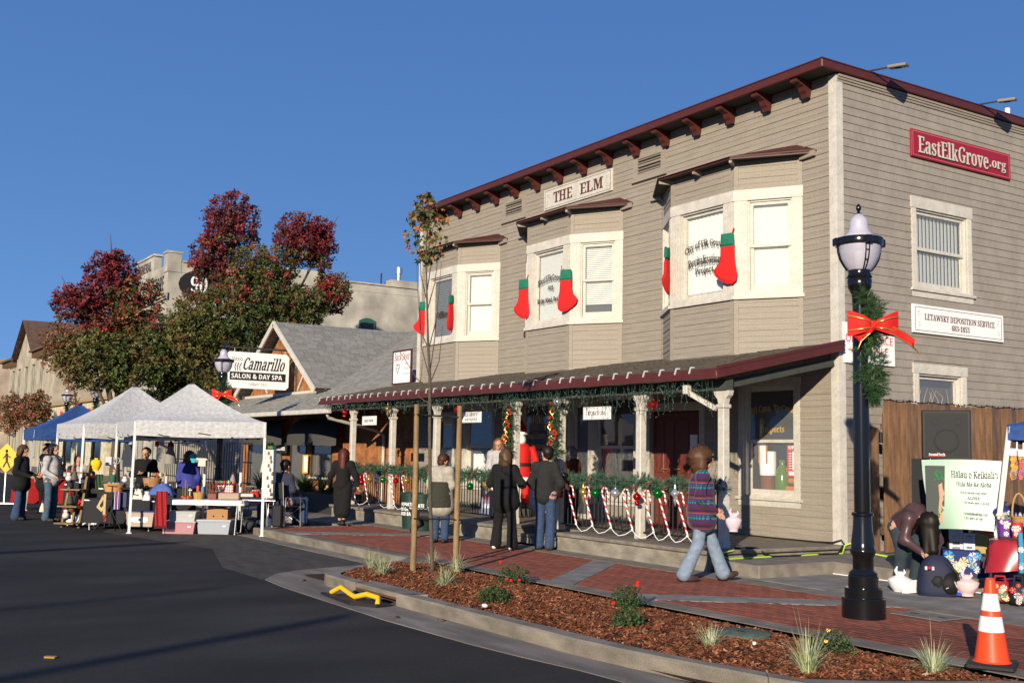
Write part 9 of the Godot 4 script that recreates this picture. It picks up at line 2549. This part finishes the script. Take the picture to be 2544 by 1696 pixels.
func people() -> void:
	var jeans := cloth("denim", 0.055, 0.1, 0.21)
	var pale := cloth("pale_denim", 0.33, 0.42, 0.55)
	var blk := cloth("black_knit", 0.012, 0.012, 0.013)
	var white := cloth("white_knit", 0.7, 0.68, 0.68)
	var char_ := cloth("charcoal", 0.032, 0.031, 0.032)
	# patterned jumper of the walking woman: a flat knitted print
	var sw := cloth("patterned_knit", 1, 1, 1)
	var im := Image.create(64, 128, false, Image.FORMAT_RGB8)
	var bands := [Color(0.06, 0.03, 0.14), Color(0.12, 0.015, 0.05), Color(0.03, 0.02, 0.05), Color(0.25, 0.015, 0.04), Color(0.07, 0.04, 0.17), Color(0.03, 0.03, 0.09), Color(0.02, 0.02, 0.05), Color(0.1, 0.02, 0.09)]
	for y in 128:
		for x in 64:
			var c: Color = bands[(y / 4) % 8]
			if (y / 4) % 8 in [5, 6]:
				if absi((x % 8) - 4) * 2 > (y % 8): c = Color(0.02, 0.22, 0.24)
			elif (x + y) % 3 == 0: c = c * 0.55
			if y % 32 == 15: c = Color(0.3, 0.2, 0.12)
			im.set_pixel(x, y, Color(c.r, c.g, c.b).linear_to_srgb())
	sw.uv1_triplanar = false
	sw.albedo_texture = ImageTexture.create_from_image(im)
	sw.uv1_scale = Vector3.ONE
	var wk := person("woman walking past the porch in a purple and teal patterned jumper and pale jeans", Vector3(0.93, 0, 3.8), atan2(0.54, -0.84), {"h": 1.72, "cell": 0.014, "wide": 1.12, "hem": 0.12, "top": sw, "topname": "jumper", "legs": pale, "cuff": 0.095, "hair": "curly", "haircol": Color(0.1, 0.045, 0.022), "shoe": Color(0.05, 0.025, 0.02), "toel": Vector3(0.02, 0.03, 0.18),
		"pose": {"kl": Vector3(0.09, 0.5, 0.16), "al": Vector3(0.09, 0.1, 0.3), "kr": Vector3(-0.09, 0.48, -0.06), "ar": Vector3(-0.09, 0.09, -0.24), "er": Vector3(-0.25, 1.1, -0.06), "wr": Vector3(-0.24, 0.92, 0.14), "el": Vector3(0.24, 1.1, 0.02), "wl": Vector3(0.24, 0.95, 0.22)}})
	var b := MB.new()
	for s in [-0.036, 0.036]: b.bbox(Vector3(s, 1.61, 0.125), Vector3(0.06, 0.04, 0.012), 0.005)
	for s in [-0.075, 0.075]: b.bar(Vector3(s, 1.615, 0.125), Vector3(s * 1.2, 1.615, 0.0), 0.006, 0.012)
	part("sunglasses", b, M.black_gloss, wk)
	goods(["shopping_bag", "white and pink plastic shopping bag carried by the walking woman", "bag", "plastic", 1.35, 0.68, 3.62, 0.2, 0.3, 0.14, Color(0.62, 0.5, 0.55)], 1.0)
	person("dark-haired man in a charcoal shirt and blue jeans standing at the steps", Vector3(-3.75, 0, 3.12), PI + 0.45, {"h": 1.76, "cell": 0.015, "wide": 1.15, "top": char_, "topname": "shirt", "legs": jeans, "cuff": 0.088, "haircol": Color(0.012, 0.01, 0.009), "shoe": Color(0.05, 0.025, 0.015), "look": Vector3(0.85, 0, 0.4), "pose": {"wl": Vector3(0.17, 0.9, 0.12), "wr": Vector3(-0.17, 0.9, 0.12), "el": Vector3(0.29, 1.1, 0.0), "er": Vector3(-0.29, 1.1, 0.0)}})
	person("woman in black with brown shoulder-length hair and white trainers, her back turned", Vector3(-4.1, 0, 3.72), PI + 0.5, {"h": 1.69, "cell": 0.015, "wide": 1.22, "hem": 0.1, "top": blk, "legs": blk, "cuff": 0.1, "hair": "bob", "haircol": Color(0.11, 0.06, 0.03), "shoe": Color(0.7, 0.67, 0.66), "locks": [[Vector3(-0.03, -0.06, -0.06), Vector3(-0.03, -0.15, -0.06), 0.09, 0.06]], "pose": {"kl": Vector3(0.14, 0.48, 0.02), "al": Vector3(0.17, 0.08, 0), "kr": Vector3(-0.14, 0.48, 0), "ar": Vector3(-0.17, 0.08, -0.02), "el": Vector3(0.32, 1.12, 0.02), "er": Vector3(-0.32, 1.12, 0.02), "wl": Vector3(0.18, 1.1, 0.25), "wr": Vector3(-0.18, 1.1, 0.25)}})
	person("woman in a cream top with an olive jacket tied round her waist behind the right stake", Vector3(-5.7, 0, 4.1), PI + 0.7, {"h": 1.6, "wide": 1.2, "hem": 0.2, "top": cloth("cream_knit", 0.62, 0.57, 0.47), "legs": jeans, "haircol": Color(0.07, 0.025, 0.015), "look": Vector3(-0.5, -0.3, 0.8), "pose": {"hd": Vector3(0, 1.55, 0.12), "nk": Vector3(0, 1.41, 0.06), "wl": Vector3(0.18, 0.85, 0.2), "wr": Vector3(-0.2, 0.95, 0.22)}})
	b = MB.new(); b.lathe([Vector2(0.25, 0), Vector2(0.24, 0.2), Vector2(0.21, 0.42), Vector2(0.19, 0.45)], 20, Vector3.ZERO, 1.0, func(a, y): return 1.0 + 0.06 * sin(a * 5.0) * (0.5 - y))
	solo("olive_jacket", b, cloth("olive", 0.06, 0.058, 0.042), "olive green jacket tied round the waist of the woman in the cream top", "jacket", Vector3(-5.7, 0.65, 4.1))
	person("woman with long red hair in a black pinstriped top and long black skirt walking away", Vector3(-10.4, 0, 3.95), PI + 0.95, {"h": 1.64, "top": blk, "topname": "blouse", "legs": blk, "skirt": true, "hair": "long", "haircol": Color(0.1, 0.02, 0.012), "locks": [[Vector3(0, -0.05, -0.07), Vector3(0, -0.27, -0.08), 0.1, 0.09]], "pose": {"el": Vector3(0.28, 1.13, 0.0), "er": Vector3(-0.28, 1.13, 0.0), "wl": Vector3(0.35, 0.92, 0.03), "wr": Vector3(-0.33, 0.9, 0.03), "ar": Vector3(-0.06, 0.1, -0.16), "al": Vector3(0.06, 0.08, 0.08)}})
	person("woman in a black jacket and flared jeans at the far left stall", Vector3(-16.24, -0.15, 9.6), 2.5, {"h": 1.74, "cell": 0.022, "wide": 1.15, "hem": 0.12, "top": blk, "legs": jeans, "cuff": 0.11, "hair": "bob", "haircol": Color(0.09, 0.045, 0.02), "look": Vector3(0, -0.3, 1), "pose": {"wl": Vector3(0.15, 1.0, 0.3), "wr": Vector3(-0.15, 1.0, 0.3)}})
	person("woman in a white sweatshirt and blue trousers at the wooden display stand", Vector3(-15.5, -0.15, 9.05), 2.3, {"h": 1.78, "cell": 0.022, "wide": 1.1, "top": white, "topname": "sweatshirt", "legs": cloth("blue_cotton", 0.1, 0.17, 0.26), "cuff": 0.09, "hair": "bob", "haircol": Color(0.018, 0.012, 0.01), "pose": {"wl": Vector3(0.2, 1.02, 0.2), "wr": Vector3(-0.2, 1.0, 0.22)}})
	person("grey-haired person in a bright blue coat seen from behind at the stall", Vector3(-13.3, -0.15, 6.5), PI + 0.95, {"h": 1.68, "cell": 0.022, "wide": 1.25, "hem": 0.2, "top": cloth("royal_blue", 0.07, 0.085, 0.45), "topname": "coat", "legs": blk, "haircol": Color(0.13, 0.11, 0.09), "hair": "bob"})
	person("stallholder in a dark jumper standing behind the rear table, facing the street", Vector3(-14.0, -0.15, 7.3), 1.0, {"h": 1.74, "cell": 0.022, "wide": 1.2, "top": blk, "topname": "jumper", "legs": blk, "pose": {"wl": Vector3(0.06, 1.14, 0.24), "wr": Vector3(-0.06, 1.14, 0.24), "el": Vector3(0.28, 1.1, 0.04), "er": Vector3(-0.28, 1.1, 0.04)}})
	person("boy with short brown hair bending over the stall next to the woman in white", Vector3(-15.9, -0.15, 8.4), 1.5, {"h": 1.5, "cell": 0.022, "top": white, "topname": "shirt", "legs": jeans, "haircol": Color(0.16, 0.08, 0.04)})
	person("tall person in a dark coat under the blue canopy", Vector3(-18.9, -0.15, 8.6), 0.4, {"h": 1.8, "cell": 0.025, "wide": 1.2, "hem": 0.25, "top": blk, "topname": "coat", "legs": blk})
	person("person in dark clothes cut off by the left edge of the picture", Vector3(-21.5, -0.15, 10.75), 2.2, {"h": 1.7, "cell": 0.025, "top": blk, "legs": cloth("grey_stripe", 0.3, 0.3, 0.4)})
	var seat := {"hip": Vector3(0, 0.5, 0), "hl": Vector3(0.1, 0.5, 0.02), "hr": Vector3(-0.1, 0.5, 0.02), "kl": Vector3(0.13, 0.52, 0.42), "kr": Vector3(-0.13, 0.52, 0.42), "al": Vector3(0.13, 0.08, 0.42), "ar": Vector3(-0.13, 0.08, 0.42), "ch": Vector3(0, 0.85, -0.03), "nk": Vector3(0, 1.05, -0.03), "hd": Vector3(0, 1.2, 0.01), "sl": Vector3(0.17, 0.98, -0.03), "sr": Vector3(-0.17, 0.98, -0.03), "el": Vector3(0.24, 0.74, 0), "er": Vector3(-0.24, 0.74, 0), "wl": Vector3(0.15, 0.65, 0.2), "wr": Vector3(-0.15, 0.65, 0.2)}
	person("man in a dark striped shirt sitting in a folding chair with his back to the street", Vector3(-10.35, 0, 5.3), deg_to_rad(200), {"h": 1.8, "cell": 0.02, "wide": 1.2, "top": cloth("slate", 0.05, 0.06, 0.1), "topname": "shirt", "legs": jeans, "haircol": Color(0.012, 0.01, 0.01), "pose": seat})
	person("seated child in a bright red shirt at the end of the stall table", Vector3(-11.3, -0.1, 5.15), 0.6, {"h": 1.5, "cell": 0.02, "top": M.felt_red, "topname": "shirt", "legs": jeans, "haircol": Color(0.012, 0.01, 0.01), "pose": seat})
	person("person in white on the porch, mostly hidden behind the woman in black", Vector3(-7.5, 0.3, 1.75), 0.8, {"h": 1.62, "cell": 0.02, "top": white, "topname": "robe", "hem": 0.3, "legs": white, "hair": "bob", "haircol": Color(0.2, 0.1, 0.04), "pose": {"wl": Vector3(0.2, 1.4, 0.2)}})
	person("person in a rust-brown jacket on the porch right of the garlanded post", Vector3(-5.1, 0.3, 1.6), PI, {"h": 1.45, "cell": 0.02, "wide": 1.2, "top": cloth("rust_brown", 0.16, 0.04, 0.02), "legs": blk, "hair": "bob", "haircol": Color(0.3, 0.25, 0.2)})
	# bending woman at the hula stall, long hair falling over the backpack
	person("woman with long black hair bending over a backpack in a shiny maroon jacket", Vector3(2.62, 0, 1.72), atan2(0.62, 0.25), {"h": 1.66, "cell": 0.015, "wide": 1.1, "top": mat("maroon_satin", Color(0.075, 0.04, 0.045), 0.35, "soft", Vector3.ONE * 4), "legs": cloth("grey_blue", 0.05, 0.075, 0.095), "hair": "long", "haircol": Color(0.012, 0.008, 0.007), "look": Vector3(0, -1, 0.35), "up": Vector3(0, 0.3, 1),
		"locks": [[Vector3(0, 0.02, 0.02), Vector3(0, -0.32, 0.08), 0.1, 0.07], [Vector3(0.06, 0, 0), Vector3(0.07, -0.36, 0.02), 0.06, 0.03], [Vector3(-0.06, 0, 0.02), Vector3(-0.08, -0.38, 0.05), 0.06, 0.03]],
		"pose": {"hip": Vector3(0, 0.82, -0.15), "hl": Vector3(0.1, 0.8, -0.14), "hr": Vector3(-0.1, 0.8, -0.14), "kl": Vector3(0.12, 0.45, 0.02), "kr": Vector3(-0.12, 0.45, 0.0), "al": Vector3(0.12, 0.08, -0.1), "ar": Vector3(-0.12, 0.08, -0.1), "ch": Vector3(0, 0.97, 0.16), "nk": Vector3(0, 0.96, 0.34), "hd": Vector3(0, 0.88, 0.47), "sl": Vector3(0.17, 0.93, 0.28), "sr": Vector3(-0.17, 0.93, 0.28), "el": Vector3(0.22, 0.66, 0.3), "er": Vector3(-0.24, 0.66, 0.28), "wl": Vector3(0.1, 0.5, 0.46), "wr": Vector3(-0.12, 0.52, 0.48)}})
	# black and white dog beside the bins
	var d := thing("dog", "black and white dog standing behind the left tree stake beside the green bins", "dog", Vector3(-6.7, 0, 3.85), 2.4)
	b = MB.new(); b.col = Color(0.015, 0.014, 0.013)
	var dp := [[Vector3(0, 0.42, 0.18), Vector3(0, 0.44, -0.2), 0.125, 0.1], [Vector3(0, 0.48, 0.22), Vector3(0, 0.62, 0.32), 0.08, 0.065], [Vector3(0, 0.64, 0.34), Vector3(0, 0.62, 0.4), 0.075, 0.06], [Vector3(0, 0.6, 0.42), Vector3(0, 0.58, 0.48), 0.045, 0.035], [Vector3(0, 0.48, -0.28), Vector3(0, 0.6, -0.42), 0.03, 0.015]]
	for s in [-1.0, 1.0]: dp += [[Vector3(s * 0.08, 0.4, 0.18), Vector3(s * 0.08, 0.2, 0.17), 0.05, 0.03], [Vector3(s * 0.08, 0.2, 0.17), Vector3(s * 0.08, 0.03, 0.19), 0.03, 0.03], [Vector3(s * 0.08, 0.42, -0.2), Vector3(s * 0.09, 0.26, -0.12), 0.075, 0.05], [Vector3(s * 0.09, 0.26, -0.12), Vector3(s * 0.08, 0.15, -0.26), 0.045, 0.03], [Vector3(s * 0.08, 0.15, -0.26), Vector3(s * 0.08, 0.03, -0.23), 0.028, 0.03], [Vector3(s * 0.05, 0.69, 0.31), Vector3(s * 0.08, 0.75, 0.28), 0.03, 0.012]]
	nets(b, dp, 0.014, 0.05, func(p): return Color(0.65, 0.62, 0.6) if p.y < 0.09 or (p.z > 0.36 and absf(p.x) < 0.028) or (p.z > 0.25 and p.y < 0.5 and absf(p.x) < 0.06) else Color(0.015, 0.014, 0.013))
	part("body", b, M.body, d)
